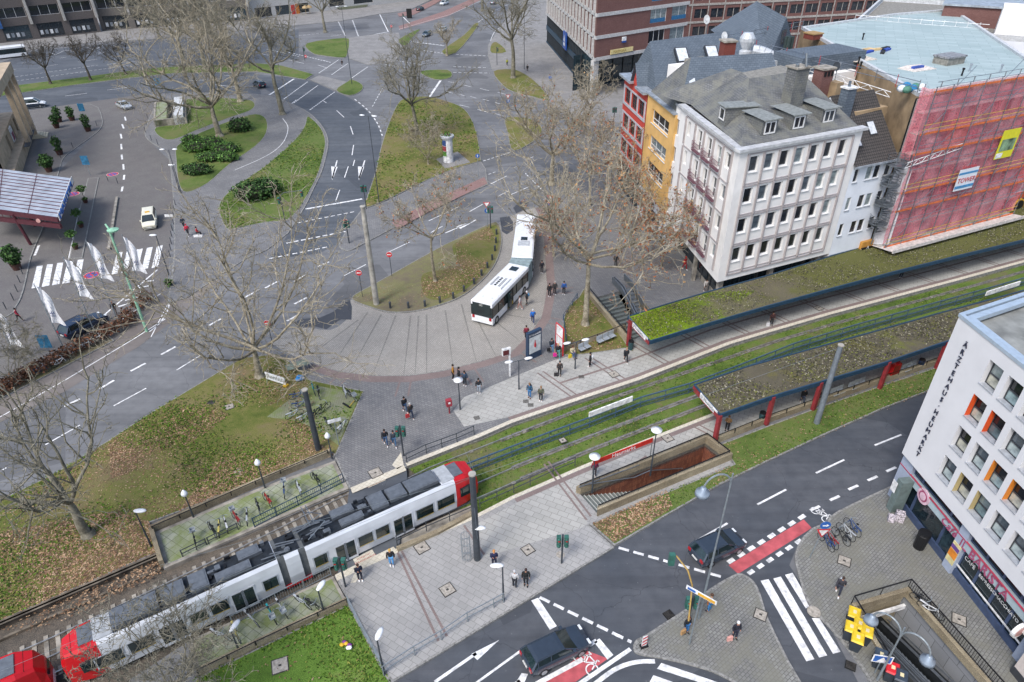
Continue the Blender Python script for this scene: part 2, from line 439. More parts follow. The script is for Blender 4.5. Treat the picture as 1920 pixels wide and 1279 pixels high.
tag(mb.build('paving_joints',plain('joint_dark','#7f7c76',.9)),kind='structure')
P1=px([(627,857),(680,735),(575,717),(587,682)]+spl(loop_out[::-1],3,False)[1:-1]+[(1003,390),(1022,372),(1050,350),(1100,322),(1150,298),(1185,240),(1330,150),(1420,60),(2300,60)])+[Nl[-1]]+Nl[2:-1][::-1]
raised('pavement',P1,PZ,m_plaza,m_kerb,.14,holes=[S1])
P3=[G2(p,PZ)for p in[(630,1086),(655,1131),(722,1262),(735,1280),(960,1143),(1152,1026),(1105,985),(1376,872),(1345,826),(1440,789),(1540,753),(1657,713),(1762,678),(1900,630),(2250,520)]]+[Sl[-1]]+Sl[:-1][::-1]
raised('pavement',P3,PZ,m_slab_s,m_kerb,.14,holes=[S2])
P8=px(spl([(1720,890,1),(1570,960),(1550,982),(1522,992),(1500,1017),(1490,1044),(1494,1069),(1515,1134),(1560,1184),(1600,1234),(1640,1300),(1720,1480,1),(2400,1480,1),(2400,620,1)],3))
raised('pavement',P8,PZ,m_setts,m_kerb,.16,holes=[S3])
isl=px(spl([(1187,1216),(1192,1202),(1210,1192),(1285,1144,1),(1330,1106),(1375,1080),(1392,1078),(1412,1091),(1425,1115),(1440,1162),(1480,1244,1),(1560,1380,1),(1500,1400,1),(1372,1279,1),(1335,1261),(1285,1246),(1235,1235),(1196,1228)],3))
raised('traffic_island',isl,PZ,m_setts)
raised('pavement',px(spl([(283,215),(300,192),(340,180),(440,177),(490,178),(530,189),(562,202),(587,218),(607,241),(616,266),(612,293),(604,322),(589,354),(571,391),(541,438,1),(500,470),(470,482),(440,500),(350,560,1),(314,570,1),(326,480),(325,380),(317,300),(307,282),(282,267),(271,250)],3)),.10,m_plaza)
raised('pavement',px(spl([(635,460),(641,468),(656,471),(692,453),(785,405),(915,347,1),(911,318,1),(902,304,1),(855,318),(805,338),(730,376),(697,390),(680,392,1),(655,425),(640,450)],3)),.12,m_plaza)
raised('pavement',px(spl([(192,222),(190,240),(175,255),(140,280),(120,297),(112,320),(95,380),(82,427),(60,480),(45,545),(30,577),(0,602),(-250,720,1),(-250,240,1),(60,208),(170,196)],3)),.10,m_court)
raised('pavement',px([(-300,148),(0,105),(62,93),(120,84),(300,73),(480,55),(640,40),(710,27),(767,20),(812,-2),(900,-45),(1000,-150),(-700,-100),(-700,120)]),.12,m_far)
raised('pavement',px([(915,85),(915,105),(922,130),(940,160),(985,182),(1031,192),(1060,215),(1100,235),(1160,240),(1300,160),(1300,0),(1150,-60),(980,-60),(945,40)]),.12,m_far)
raised('refuge',px([(648,72),(727,62),(748,62),(757,95),(740,117),(690,122),(655,110)]),.1,m_far)
raised('refuge',px([(582,150),(598,142),(650,154),(631,171)]),.1,m_far)
raised('refuge',px([(130,486),(155,485),(186,334),(165,335),(150,390)]),.1,m_court)
def lawn(pts,mat,z=.13,k=m_kerb,s=True,w_=.12):return raised('lawn',px(spl(pts,3)if s else pts),z,mat,k,w_)
L1=[(-300,1110),(0,940),(107,887),(200,830),(265,787),(355,732),(455,672),(520,665),(560,690),(582,714),(683,735),(630,857),(617,848),(480,903),(335,962),(281,982),(297,1037),(0,1168),(-300,1300)]
lawn(L1,m_grass,.13,s=False)
L4=[(745,197),(760,186),(802,182),(842,192),(870,205),(887,230),(897,265),(902,303,1),(855,317),(805,337),(730,374),(697,388),(682,390,1),(692,360),(705,320),(715,275),(730,230)]
lawn(L4,m_grass,.14)
L6i=[(660,560),(668,552),(705,532),(815,470),(855,450),(920,420),(934,420),(940,435),(941,460),(930,495),(905,527),(870,555),(830,572),(780,585),(730,587),(692,577),(665,567)]
lawn(L6i,m_soil,.14)
sheet('lawn',px(spl([(855,456),(918,426),(933,428),(935,460),(924,492),(900,522),(866,549),(830,564),(800,560),(790,535),(795,515),(830,508),(858,500),(850,475)],3)),.152,m_grass)
L5=[(578,219),(602,241),(611,268),(605,300),(594,335),(578,365),(563,390),(540,413),(500,418),(450,428),(425,430),(410,395),(420,370),(450,345),(490,318),(530,285),(560,255),(572,235)]
lawn(L5,m_grass_g,.13)
lawn([(330,300),(335,345),(350,362),(390,345),(430,310),(480,275),(500,250),(500,225),(480,215),(440,225),(400,240),(365,255),(332,275)],m_grass_g,.14)
lawn([(292,240),(300,258),(325,263),(370,245),(430,222),(470,208),(478,195),(455,187),(350,187),(350,230)],m_grass_g,.14)
lawn([(-300,215),(0,166),(37,160),(150,146),(225,136),(300,127),(400,123),(480,119),(530,124),(588,140),(573,150),(480,135),(325,138),(250,146),(140,160),(25,177),(-300,235)],m_grass_g,.12,s=False)
for po in([(575,82),(647,72),(655,82),(652,100),(645,109),(605,105),(585,100)],[(630,170),(650,155),(660,150),(680,160),(677,172),(655,180)],[(747,75),(787,55),(775,70),(760,87)],[(890,45),(896,50),(855,100),(828,97),(870,66)],[(787,135),(840,132),(846,146),(815,150)],[(921,100),(921,84),(932,80),(950,98)],[(925,135),(960,131),(985,140),(1010,160),(1031,189),(997,182),(960,172),(942,160)],[(946,226),(960,220),(997,225),(1017,243),(1002,265),(962,284),(952,252)],[(1060,585),(1084,560),(1104,548),(1176,648),(1172,655),(1060,668),(1052,640)]):
 lawn(po,m_grass if po[0][0]>880 else m_grass_g,.135)
L7=[(370,1272),(480,1219),(655,1134),(722,1262),(735,1282),(500,1500),(200,1500)]
lawn(L7,m_grass_v,.12,s=False)
L8=[(1106,984),(1376,872),(1350,835),(1440,800),(1540,763),(1657,723),(1762,688),(1900,640),(2250,520),(2300,540),(1900,672),(1740,735),(1657,767),(1540,819),(1440,866),(1350,910),(1260,962),(1152,1025)]
lawn(L8,m_grass_g,.13,s=False)
lawn([(150,555),(215,640),(100,700),(0,750),(-200,850),(-200,830),(0,730),(90,685),(205,632)][1:],m_soil,.12,s=False)
raised('bike_standing',[G2(p,PZ)for p in[(290,998),(480,918),(628,864),(654,916),(480,991),(309,1066)]],.14,m_moss,m_conc,.3)
raised('bike_standing',[G2(p,PZ)for p in[(355,1201),(625,1080),(651,1129),(480,1213),(371,1265)]],.14,m_moss,m_conc,.2)
sheet('bike_standing',px([(585,722),(676,738),(634,835),(604,812),(560,790),(500,782),(545,748)],.14),.15,paving('mossy_cobbles','#8a8c76','#98997f','#66694d',.2,.12,rad(20),.02,moss='#66782b'))
sheet('track_bed',Nleft+offset(Nl,-.3)[:4]+offset(Sl,.3)[:4][::-1]+Sleft,TZ,m_ballast)
sheet('track_bed',offset(Nl,-.3)[3:]+offset(Sl,.3)[2:][::-1],TZ+.004,m_track)
cr=[G2(p,.05)for p in[(655,917),(764,874),(772,905),(747,1034),(632,1088),(560,1000)]]
mb=MB();mb.prism([G2(p,.05)for p in[(655,917),(762,875),(764,905),(748,1030),(632,1084)]],TZ,.05,0)
tag(mb.build('crossing',m_asph_m),kind='structure')
def strip(mb,line,o0,o1,z,mi=0,s0=None,s1=None):
 """band between two offsets of a polyline"""
 a=offset(line,o0);b=offset(line,o1)
 for i in range(len(line)-1):
  mb.quad((*b[i],z),(*b[i+1],z),(*a[i+1],z),(*a[i],z),mi)
def resamp(line,step):
 out=[Vector(line[0])];acc=0
 for a,b in zip(line,line[1:]):
  a=Vector(a);b=Vector(b);L=(b-a).length;t=step-acc
  while t<=L:out.append(a+(b-a)*(t/L));t+=step
  acc=L-(t-step)
 return out
Nn=Nl[3:];Sn=Sl[1:]
mb=MB();strip(mb,Nn,.0,-.42,PZ+.012,0);strip(mb,Sn,-.0,.32,PZ+.012,0)
tag(mb.build('platform_edge',m_cream),kind='structure')
mb=MB();strip(mb,Nn[2:],-.42,-.85,PZ+.010,0);strip(mb,Sn[2:],.36,.78,PZ+.010,0)
strip(mb,Nn[3:],-2.9,-3.15,PZ+.009,0)
for k,p in enumerate(resamp(Nn[3:],5.4)):
 q=p+Vector((_e.x,_e.y))*.6
 for s in(p,q):
  d=Vector((-.62,.78));mb.quad((*s,PZ+.011),(*(s+Vector((_e.x,_e.y))*.18),PZ+.011),(*(s+d*5.6+Vector((_e.x,_e.y))*.18),PZ+.011),(*(s+d*5.6),PZ+.011),0)
for a,b in(((745,1035),(822,1202)),((753,1033),(838,1193)),((1020,870),(1100,975)),((1028,865),(1108,968)),((1190,870),(1212,855)),((625,1150),(625,1150)),((870,985),(908,1040)),((1215,835),(1262,812)),((1300,800),(1330,815)),((1308,795),(1340,812))):
 if a==b:continue
 mb.bar(G(*a,PZ+.014),G(*b,PZ+.014),.16,.02,0)
tag(mb.build('brick_bands',m_pinkband),kind='structure')
mb=MB();ring_=[G2(p,PZ)for p in loop_out];strip(mb,ring_,-.02,-1.0,PZ+.009,0)
for k,q in enumerate(resamp(ring_,1.0)):
 if k%6 in(0,1)and k>6:
  d=(q-Vector(G2((800,560)))).normalized();t=Vector((-d.y,d.x))*.09;e=q+d*3.2
  if k>22:mb.quad(*[(v.x,v.y,PZ+.0095)for v in(q-t,e-t,e+t,q+t)])
tag(mb.build('brick_bands',m_pinkband),kind='structure')
sheet('walkway',[G2(p,0)for p in[(746,1036),(892,966),(884,944),(742,1006)]],TZ+.12,m_conc)
sheet('platform_paving',offset(Nn,-.85)[2:]+px([(2300,150),(1500,560),(1240,614),(1180,640),(1040,675),(960,708),(870,745),(850,770),(870,800)],PZ),PZ+.007,m_slab)
sheet('platform_paving',offset(Sn,.8)[1:-1]+[G2(p,PZ)for p in[(2200,540),(1762,675),(1657,710),(1440,784),(1338,822),(1326,824),(1080,925),(1102,981),(1090,990),(905,1046),(895,985)]],PZ+.007,m_slab,holes=[])
mb=MB()
for q in([(657,915),(757,872),(762,882),(661,925)],[(735,872),(752,848),(757,872),(745,880)],[(628,1078),(738,1025),(746,1036),(632,1089)],[(657,1093),(664,1076),(680,1070),(667,1092)]):
 mb.prism([G2(p,.13)for p in q],.13,.137,0)
tag(mb.build('tactile_strip',m_cream),kind='structure')
mb=MB();mats_=[m_cream,plain('warn_red','#a8403f',.8)]
for(cx,cy,a)in((704,903,22),(683,1045,22)):
 c=G(cx,cy,.06);M=Matrix.Translation(c)@Matrix.Rotation(rad(33),4,'Z')
 mb.box(-.75,.75,-.32,.32,0,.01,0,M)
o=mb.build('warning_mat',mats_);tag(o,kind='structure')
for(cx,cy)in((704,903),(683,1045)):
 c=G(cx,cy,.075);M=Matrix.Translation(c)@Matrix.Rotation(rad(33),4,'Z')
 for dy,tx in((.02,'VORSICHT'),(-.26,'STRASSENBAHN')):
  text(tx,.22,mats_[1],o,M@Matrix.Translation((0,dy,0)),'lettering',.001,align='CENTER')
T0=Vector((-24.70,23.43));TA=rad(32.11);td=Vector((math.cos(TA),math.sin(TA)));tn=Vector((td.y,-td.x))
def tf(u,o):q=T0+td*u+tn*o;return(q.x,q.y)
A2=[tf(-45,-3.5),tf(-3,-3.43),tf(8,-4.0),tf(16,-4.7),tf(24.3,-5.3)]+[G2(p,TZ+.1)for p in[(938,825),(1080,770),(1200,727)]]+offset(Nl,1.25)[9:]
B1=[tf(-45,-2.15),tf(-2,-2.05),tf(12,-1.95),tf(24,-1.72),tf(30,-1.5)]+[G2(p,TZ+.1)for p in[(960,877),(1100,820),(1305,742)]]+offset(Nl,4.75)[9:]
A1=[tf(-45,-4.9),tf(-3,-4.85),tf(8,-5.4),tf(16,-6.1),tf(24.3,-6.55)]+offset(Nl,.12)[4:]
B2=offset(B1,1.44)
mb=MB()
for ln in(A1,A2,B1,B2):
 for a,b in zip(ln,ln[1:]):mb.bar((*a,TZ+.16),(*b,TZ+.16),.09,.16,0)
o=mb.build('rail',m_rail);tag(o,kind='structure')
mb=MB()
for ln,s in((A2,-1.9),(B2,-1.9)):
 pts=resamp(ln[1:],5.2)[6:]
 for p in pts[:12]:
  mb.box(-.16,.16,-.13,.13,TZ+.02,TZ+.12,0,frm(p,rad(25)))
tag(mb.build('rail_clamp',m_conc),kind='structure')
mb=MB()
for a,b in((A1,A2),(B1,B2)):
 pa=resamp(a,.66)[:110]
 for p in pa:
  t=td.copy();n_=tn
  c=p+n_*.7
  if(c-Vector(tf(24,-3))).dot(td)>-6:break
  mb.box(-1.15,1.15,-.13,.13,TZ-.02,TZ+.05,0,frm(c,TA-PI/2))
tag(mb.build('sleeper',m_conc),kind='structure')
mb=MB()
for ln in(A2,B1,B2):strip(mb,ln[5:],-.24,.24,TZ+.05,0)
tag(mb.build('rail_bed',plain('rail_bed','#77736b',.9,var=.3,scale=2)),kind='structure')
mb=MB();wl0=[G2(p,.2)for p in[(-60,1195),(0,1168),(297,1040)]]
strip(mb,wl0,0,.28,.28,0)
for i in range(2):mb.bar((*wl0[i],.28),(*wl0[i+1],.28),.3,.7,0)
lo=offset(wl0,1.1)
for i in range(2):mb.bar((*lo[i],TZ+.22),(*lo[i+1],TZ+.22),.18,.3,0)
o=mb.build('retaining_wall',plain('damp_concrete','#6f6659',.95,var=.35,scale=1.0));tag(o,'low damp concrete retaining wall between leafy lawn and tram ballast','wall')
MK=MB();MZ=.017
def line(p,q,w_=.14,dash=None,gap=None,z=MZ,mb=None,ph=0):
 mb=mb or MK;a=G(*p,z);b=G(*q,z);d=b-a;L=d.length;d.normalize();n_=Vector((-d.y,d.x,0))*(w_/2)
 t=ph;dash=dash or L;gap=gap or 0
 while t<L-.05:
  e=min(L,t+dash);x=a+d*t;y=a+d*e
  mb.quad(x+n_,x-n_,y-n_,y+n_);t=e+gap
  if gap==0:break
def poly(pts,z=MZ,mb=None):(mb or MK).prism([G2(p,z)for p in pts],z,z,0,sides=False)
def curve(pts,w_=.13,dash=None,gap=None,z=MZ,mb=None):
 pts=spl(pts,6,False);P=[Vector(G2(p,z))for p in pts];mb=mb or MK
 if not dash:
  a=offset(P,w_/2);b=offset(P,-w_/2)
  for i in range(len(P)-1):mb.quad((*b[i],z),(*a[i],z),(*a[i+1],z),(*b[i+1],z))
  return
 per=dash+gap;acc=0;on=resamp(P,.25);k=0
 seg=[]
 for i,p in enumerate(on):
  ph=(i*.25)%per
  if ph<dash:seg.append(p)
  if(ph>=dash or i==len(on)-1)and len(seg)>1:
   a=offset(seg,w_/2);b=offset(seg,-w_/2)
   for j in range(len(seg)-1):mb.quad((*b[j],z),(*a[j],z),(*a[j+1],z),(*b[j+1],z))
   seg=[]
  elif ph>=dash:seg=[]
for a,b in(((1640,835),(1690,815)),((1530,887),(1583,862)),((1420,946),(1474,918)),((1306,1014),(1364,981))):line(a,b,.16)
for a,b in(((1662,884),(1680,876)),((1627,901),(1645,893)),((1591,918),(1609,910)),((1556,938),(1574,930)),((1519,957),(1537,949))):line(a,b,.22)
line((1160,1027),(1358,1083),.22,.75,.32);line((1012,1120),(1184,1204),.22,.75,.3)
poly([(996,1126),(1009,1121),(1044,1174),(1031,1181)])
line((815,1279),(893,1225),.2);poly([(884,1226),(936,1200),(895,1238)])
line((880,1290),(985,1214),.15);line((955,1290),(975,1276),.2)
line((1005,1283),(1091,1237),.3);poly([(1064,1228),(1116,1198),(1121,1204),(1071,1236)]);poly([(1114,1204),(1124,1197),(1150,1228),(1139,1237)])
poly([(960,1292),(978,1262),(990,1264),(978,1292)])
line((1075,1290),(1182,1217),.26);curve([(1100,1295),(1150,1257),(1190,1242),(1228,1240)],.28)
poly([(1240,1243),(1232,1254),(1310,1279),(1345,1279)]);poly([(1225,1266),(1218,1279),(1262,1279)])
for q in(((1426,1089),(1441,1086),(1527,1236),(1512,1240)),((1450,1085),(1464,1081),(1551,1229),(1536,1233)),((1472,1078),(1486,1074),(1521,1134),(1511,1141)),((1522,1159),(1536,1159),(1576,1222),(1562,1226))):poly(list(q))
rq=MB();rp=MB();poly([(1366,1060),(1507,974),(1522,990),(1500,1004),(1384,1076)],.015,rp);poly([(1017,1282),(1100,1220),(1140,1235),(1063,1290)],.015,rp)
poly([(735,417),(800,380),(908,332),(914,344),(800,399),(745,430)],.133,rq)
poly([(747,49),(830,22),(890,-5),(905,-2),(840,30),(750,56)],.015,rq);poly([(745,25),(770,20),(812,0),(830,-8),(838,-6),(815,8),(775,28),(748,31)],.133,rq)
tag(rp.build('cycle_lane',m_redpaint),kind='structure');tag(rq.build('cycle_lane',m_red),kind='structure')
for i in range(8):
 t=i/7
 x,y=1365+t*133,1055-t*82;line((x,y),(x+11,y-7),.32)
 if i<7:x,y=1403+t*125,1076-t*80;line((x,y),(x+10,y-6.5),.3)
def bike_sign(px_,py_,s,ang,z=MZ+.004,mirror=1):
 M=frm(G2((px_,py_)),ang)
 def ring(cx,cy,r,w_):
  n=18
  for i in range(n):
   a,b=2*PI*i/n,2*PI*(i+1)/n
   q=[M@Vector((cx+rr*math.cos(t),cy+rr*math.sin(t),z))for rr,t in((r-w_,a),(r,a),(r,b),(r-w_,b))]
   MK.quad(*q)
 def seg(a,b,w_=.07):
  a=Vector(a)*s;b=Vector(b)*s;d=(b-a).normalized();n_=Vector((-d.y,d.x))*w_*s/2
  MK.quad(*[M@Vector((p.x,p.y,z))for p in(a+n_,a-n_,b-n_,b+n_)])
 ring(-.5*s,0,.36*s,.07*s);ring(.5*s,0,.36*s,.07*s)
 for a,b in(((-.5,0),(-.2,.42)),((-.2,.42),(.32,.42)),((.32,.42),(-.02,0)),((-.02,0),(-.5,0)),((-.02,0),(-.25,.55)),((.5,0),(.28,.58)),((.28,.58),(.42,.62)),((-.36,.56),(-.14,.56))):seg(a,b)
bike_sign(1539,966,1.0,rad(-60));bike_sign(1098,1243,1.15,rad(-52),MZ+.006)
for a,b in(((213,761),(274,728)),((331,694),(375,667)),((85,834),(150,797)),((0,884),(12,877)),((-110,945),(-40,905))):line(a,b,.15)
for a,b in(((302,665),(329,650)),((245,696),(273,681)),((187,729),(214,713)),((392,610),(414,598)),((455,560),(486,543)),((497,540),(522,527)),((552,570),(575,558)),((538,602),(560,590)),((120,762),(150,748)),((552,528),(572,516)),((595,500),(617,491))):line(a,b,.26)
line((-100,830),(0,782),.12);line((0,782),(120,714),.12);line((120,714),(250,636),.12);line((250,636),(310,598),.12)
line((283,632),(320,560),.1);line((-60,760),(130,665),.1);line((130,665),(305,548),.1)
line((645,517),(686,496),.14);line((730,472),(768,454),.14);line((804,414),(860,388),.14);line((880,397),(905,383),.14)
line((808,436),(830,424),.14);line((835,437),(893,412),.2);poly([(854,425),(864,429),(893,413)]);line((920,345),(950,330),.14);line((958,365),(992,350),.14);line((985,300),(1000,294),.14);line((934,368),(955,357),.1)
for a,b in(((623,335),(632,301)),((673,335),(684,301))):
 line(a,b,.22)
poly([(621,312),(633,313),(623,338)]);poly([(671,312),(683,313),(673,338)])
line((646,333),(653,312),.14);line((629,378),(637,356),.14);line((573,392),(679,373),.42)
line((558,418),(664,397),.2,.6,.35);line((537,456),(648,434),.32,.62,.35);line((505,485),(614,463),.26,.62,.35)
for a,b in(((660,291),(663,272)),((657,237),(662,252)),((631,207),(645,220)),((606,189),(612,193)),((662,311),(665,300))):line(a,b,.16)
for a,b in(((545,196),(556,187)),((581,206),(628,172)),((551,193),(596,160)),((532,186),(577,153)),((598,137),(635,112)),((622,140),(652,119)),((660,146),(690,125))):line(a,b,.26,.7,.3)
line((505,178),(551,148),.45)
curve([(665,186),(690,207),(708,232),(717,255)],.22,1.6,1.1);line((717,166),(697,202),.14,1.3,1.0)
for y0,y1,x0 in((109,118,735),(100,116,740),):pass
for a,b in(((735,112),(790,122)),((762,90),(830,100)),((772,78),(832,85)),((723,121),(760,127)),((855,102),(915,105)),((850,125),(915,127)),((850,136),(918,137)),((536,97),(620,117)),((500,92),(560,106))):line(a,b,.3,.8,.5)
for a,b in(((805,182),(826,151)),):line(a,b,.5)
for a,b in(((840,153),(852,155)),((867,159),(884,163)),((900,166),(917,170)),((933,173),(949,177)),((837,171),(849,175)),((862,177),(872,180)),((882,181),(893,184)),((905,186),(917,189)),((928,192),(938,195)),((862,197),(880,201)),((895,205),(915,211)),((928,213),(948,219)),((485,100),(515,106)),((540,112),(570,119)),((596,122),(612,127)),((606,113),(617,116))):line(a,b,.15)
line((906,302),(956,286),.18,.6,.35);line((916,327),(930,322),.14,.6,.35);line((1026,232),(1031,195),.18,.6,.4);line((1135,262),(1158,280),.18,.6,.4);line((985,325),(1018,358),.16,.5,.35)
for a,b in(((72,126),(108,121)),((146,116),(183,111)),((201,121),(220,118)),((237,117),(257,115)),((274,114),(286,113)),((300,112),(330,108)),((40,118),(52,117)),((112,109),(125,107)),((162,103),(173,101)),((185,100),(197,98)),((-20,135),(30,130))):line(a,b,.15)
line((0,148),(184,122),.18,.7,.4);line((0,156),(300,115),.18,.7,.4);line((300,118),(480,100),.16,.9,.5);line((485,76),(620,60),.14,.9,.5);line((620,68),(640,65),.15)
line((122,180),(163,175),.18);line((201,169),(240,164),.18);line((278,159),(300,157),.18);line((355,151),(390,150),.18);line((396,158),(440,163),.18);line((420,142),(436,141),.15)
line((90,97),(104,103),.12);line((104,103),(122,94),.12);line((122,94),(143,97),.12);line((163,88),(176,94),.12);line((176,94),(192,86),.12)
line((423,181),(480,190),.12);line((634,40),(648,68),.35,.6,.3);line((661,38),(672,68),.35,.6,.3);line((674,70),(726,60),.4);line((712,27),(728,60),.3);line((658,35),(710,26),.4)
line((752,28),(768,44),.35);line((748,55),(845,27),.15);line((845,27),(905,0),.15);line((771,78),(833,86),.3);line((896,42),(905,36),.2);line((905,30),(960,5),.15)
curve([(918,87),(922,70),(932,55),(955,45)],.15)
for a in((235,220,226),):pass
for x0,x1,y0,y1,s in((60,80,541,498,1),):
 for k in range(5):
  dx,dy=k*19.2,-k*2.9
  poly([(59+dx,541+dy),(73+dx,538+dy),(80+dx,498+dy),(69+dx,499+dy)])
for k in range(5):
 dx,dy=k*18.8,-k*3.0
 poly([(209+dx,515+dy),(221+dx,512+dy),(230+dx,472+dy),(219+dx,474+dy)])
for a,b in(((234,219),(236,226)),((229,233),(232,241)),((226,251),(228,260)),((227,270),(228,280)),((228,290),(229,299)),((231,308),(232,318)),((233,328),(232,337)),((230,350),(228,359)),((65,479),(73,460))):line(a,b,.3)
line((150,390),(129,486),.22);line((196,590),(295,506),.2)
for k in range(5):
 t=k/4;line((222+t*50,575-t*47),(252+t*36,566-t*40),.28)
curve([(280,622),(300,605),(315,580),(318,555)],.16)
curve([(438,320),(395,352),(375,380),(371,420)],.12);curve([(440,319),(500,292),(530,268),(540,240),(530,222)],.12,z=.126)
MKo=tag(MK.build('road_marking',m_white),kind='structure')
bl=plain('sign_blue','#2c5fa8',.5);rd=plain('sign_red','#c8323a',.5);wh=plain('sign_white','#e8e8e8',.5)
for(cx,cy)in((211,327),(137,364),(172,516)):
 c=G2((cx,cy));mb=MB()
 for k,(r_,mi)in enumerate(((.95,2),(.9,1),(.66,0))):
  mb.add([(c[0]+r_*math.cos(2*PI*i/28),c[1]+r_*math.sin(2*PI*i/28),.02+k*.004)for i in range(28)],[tuple(range(28))],mi)
 for a in(PI/4,-PI/4):mb.bar((c[0]-.72*math.cos(a),c[1]-.72*math.sin(a),.036+a*.001),(c[0]+.72*math.cos(a),c[1]+.72*math.sin(a),.036+a*.001),.16,.004,1)
 tag(mb.build('road_marking',[bl,rd,wh]),kind='structure')
m_cov=plain('cover_slab','#a8a196',.9,var=.2,scale=5);m_iron=plain('cover_iron','#4a4744',.7,.4,var=.3)
for(x,y,s,a)in((839,1106,.8,35),(791,1027,.85,35),(990,1031,.7,35),(1583,1052,.75,-30),(1426,1153,.7,-30),(1798,1162,.75,-30),(430,763,.7,30),(1151,702,.8,27),(1252,822,.75,27),(1535,578,.75,25),(704,887,.9,33),(446,887,.75,40),(525,1248,.9,20),(1055,826,.5,27)):
 mb=MB();M=frm(G2((x,y),PZ),rad(a));z=PZ+.03
 mb.box(-s/2-.06,s/2+.06,-s/2-.06,s/2+.06,z-.05,z,1,M);mb.box(-s/2,s/2,-s/2,s/2,z-.05,z+.01,0,M);mb.box(-.09,.09,-.07,.07,z,z+.015,1,M)
 tag(mb.build('manhole_cover',[m_cov,m_iron]),kind='structure')
for(x,y,r_,mt)in((1526,1147,.42,m_cov),(396,755,.35,m_iron),(1051,1040,.3,m_cov),(600,801,.25,m_iron)):
 mb=MB();c=G2((x,y),PZ);mb.lathe([(r_,PZ-.02),(r_,PZ+.02),(r_-.06,PZ+.03)],(c[0],c[1],0),20);tag(mb.build('manhole_cover',mt),kind='structure')
for(x,y,a)in((1254,1152,30),(1595,1248,-30),(986,753,0),(995,760,0),(1090,707,0),(894,784,20)):
 mb=MB();M=frm(G2((x,y),.1),rad(a));z=.14
 for k in range(6):mb.box(-.26,.26,-.24+k*.085,-.24+k*.085+.045,z-.1,z,0,M)
 mb.box(-.3,.3,-.27,.27,z-.12,z-.03,1,M)
 tag(mb.build('drain_grate',[m_iron,plain('black','#141414',.8)]),kind='structure')
m_glass=glassm('window_glass',['#1c2026','#2a2f36','#59636a','#23282e','#7d8a8c','#33373c','#1a1d22','#8f9a98','#3c4248','#20242a'])
m_glass_d=glassm('window_glass_dark',['#171c22','#222931','#2e3a40','#1b2026','#3f4b50'])
m_pale=glassm('pane_frosted',['#8fa5a6','#a9b6b4','#6f8688','#b9b8a8','#5c7074'],.12)
m_glass_s=glassm('shop_glass',['#27343a','#1d2a30','#33434a','#222c33'],.04)
m_frame=plain('window_frame_white','#dcdcdb',.5,var=.05)
m_frame_d=plain('window_frame_dark','#3a3d42',.5,var=.1)
m_wall_w=plain('render_white','#e9e6e2',.85,var=.05,scale=.6)
m_wall_rel=plain('render_rib','#a9a1a0',.85,var=.08,scale=1)
m_wall_b=plain('render_bluewhite','#e0e4ea',.85,var=.05,scale=.5)
m_zinc=plain('zinc','#aab2ba',.45,.35,var=.18,scale=1.5)
m_black=plain('black_metal','#1e1f22',.5,.3)
m_dkblue=plain('blue_steel','#2c4a63',.5,.2,var=.15)
m_redsteel=plain('red_steel','#93343a',.55,.1,var=.15)
m_steel=plain('steel_grey','#8b9197',.35,.7,var=.1)
m_pole=plain('pole_dark','#4b5158',.5,.4,var=.15)
m_brick=paving('brown_brick','#76504a','#86605a','#5c4642',.26,.085,0,.012,blot=.25,speck=.2,scalevar=.5)
m_brick_r=paving('chimney_brick','#7a3a30','#8d4538','#5b3731',.24,.08,0,.012,blot=.4)
m_slate=paving('slate','#59646f','#66717c','#3c454f',.5,.28,0,.02,blot=.3,speck=.15)
m_slate_o=paving('slate_weathered','#66686a','#7a7c7d','#444648',.34,.24,0,.02,blot=.65,speck=.4,moss='#78786f',scalevar=.45)
m_tile=paving('roof_tile','#4c4846','#58534f','#2c2a29',.3,.34,0,.05,off=0,blot=.35,speck=.3)
m_grille=plain('gray_flat_roof','#8c8981',.9,var=.2)
def wall(mb,F,u0,u1,z0,z1,ops=(),mi=0,depth=.22,rev=None,y=0.0):
 """outer face of a wall in frame F (x along, +y inwards) with real openings (u0,u1,z0,z1) and their reveals"""
 rev=mi if rev is None else rev
 us=sorted({u0,u1,*[min(max(o[i],u0),u1)for o in ops for i in(0,1)]});zs=sorted({z0,z1,*[min(max(o[i],z0),z1)for o in ops for i in(2,3)]})
 def P(u,yy,z):return F@Vector((u,yy,z))
 for j in range(len(zs)-1):
  run=None
  for i in range(len(us)-1):
   cu,cz=(us[i]+us[i+1])/2,(zs[j]+zs[j+1])/2
   solid=not any(o[0]<cu<o[1]and o[2]<cz<o[3]for o in ops)
   if solid:
    if run is None:run=us[i]
   if run is not None and(not solid or i==len(us)-2):
    e=us[i+1]if solid else us[i]
    mb.quad(P(run,y,zs[j]),P(e,y,zs[j]),P(e,y,zs[j+1]),P(run,y,zs[j+1]),mi);run=None
 for o in ops:
  a,b,c,d=o[:4]
  mb.quad(P(a,y,c),P(a,y,d),P(a,y+depth,d),P(a,y+depth,c),rev)
  mb.quad(P(b,y,d),P(b,y,c),P(b,y+depth,c),P(b,y+depth,d),rev)
  mb.quad(P(a,y,d),P(b,y,d),P(b,y+depth,d),P(a,y+depth,d),rev)
  mb.quad(P(b,y,c),P(a,y,c),P(a,y+depth,c),P(b,y+depth,c),rev)
_wc={}
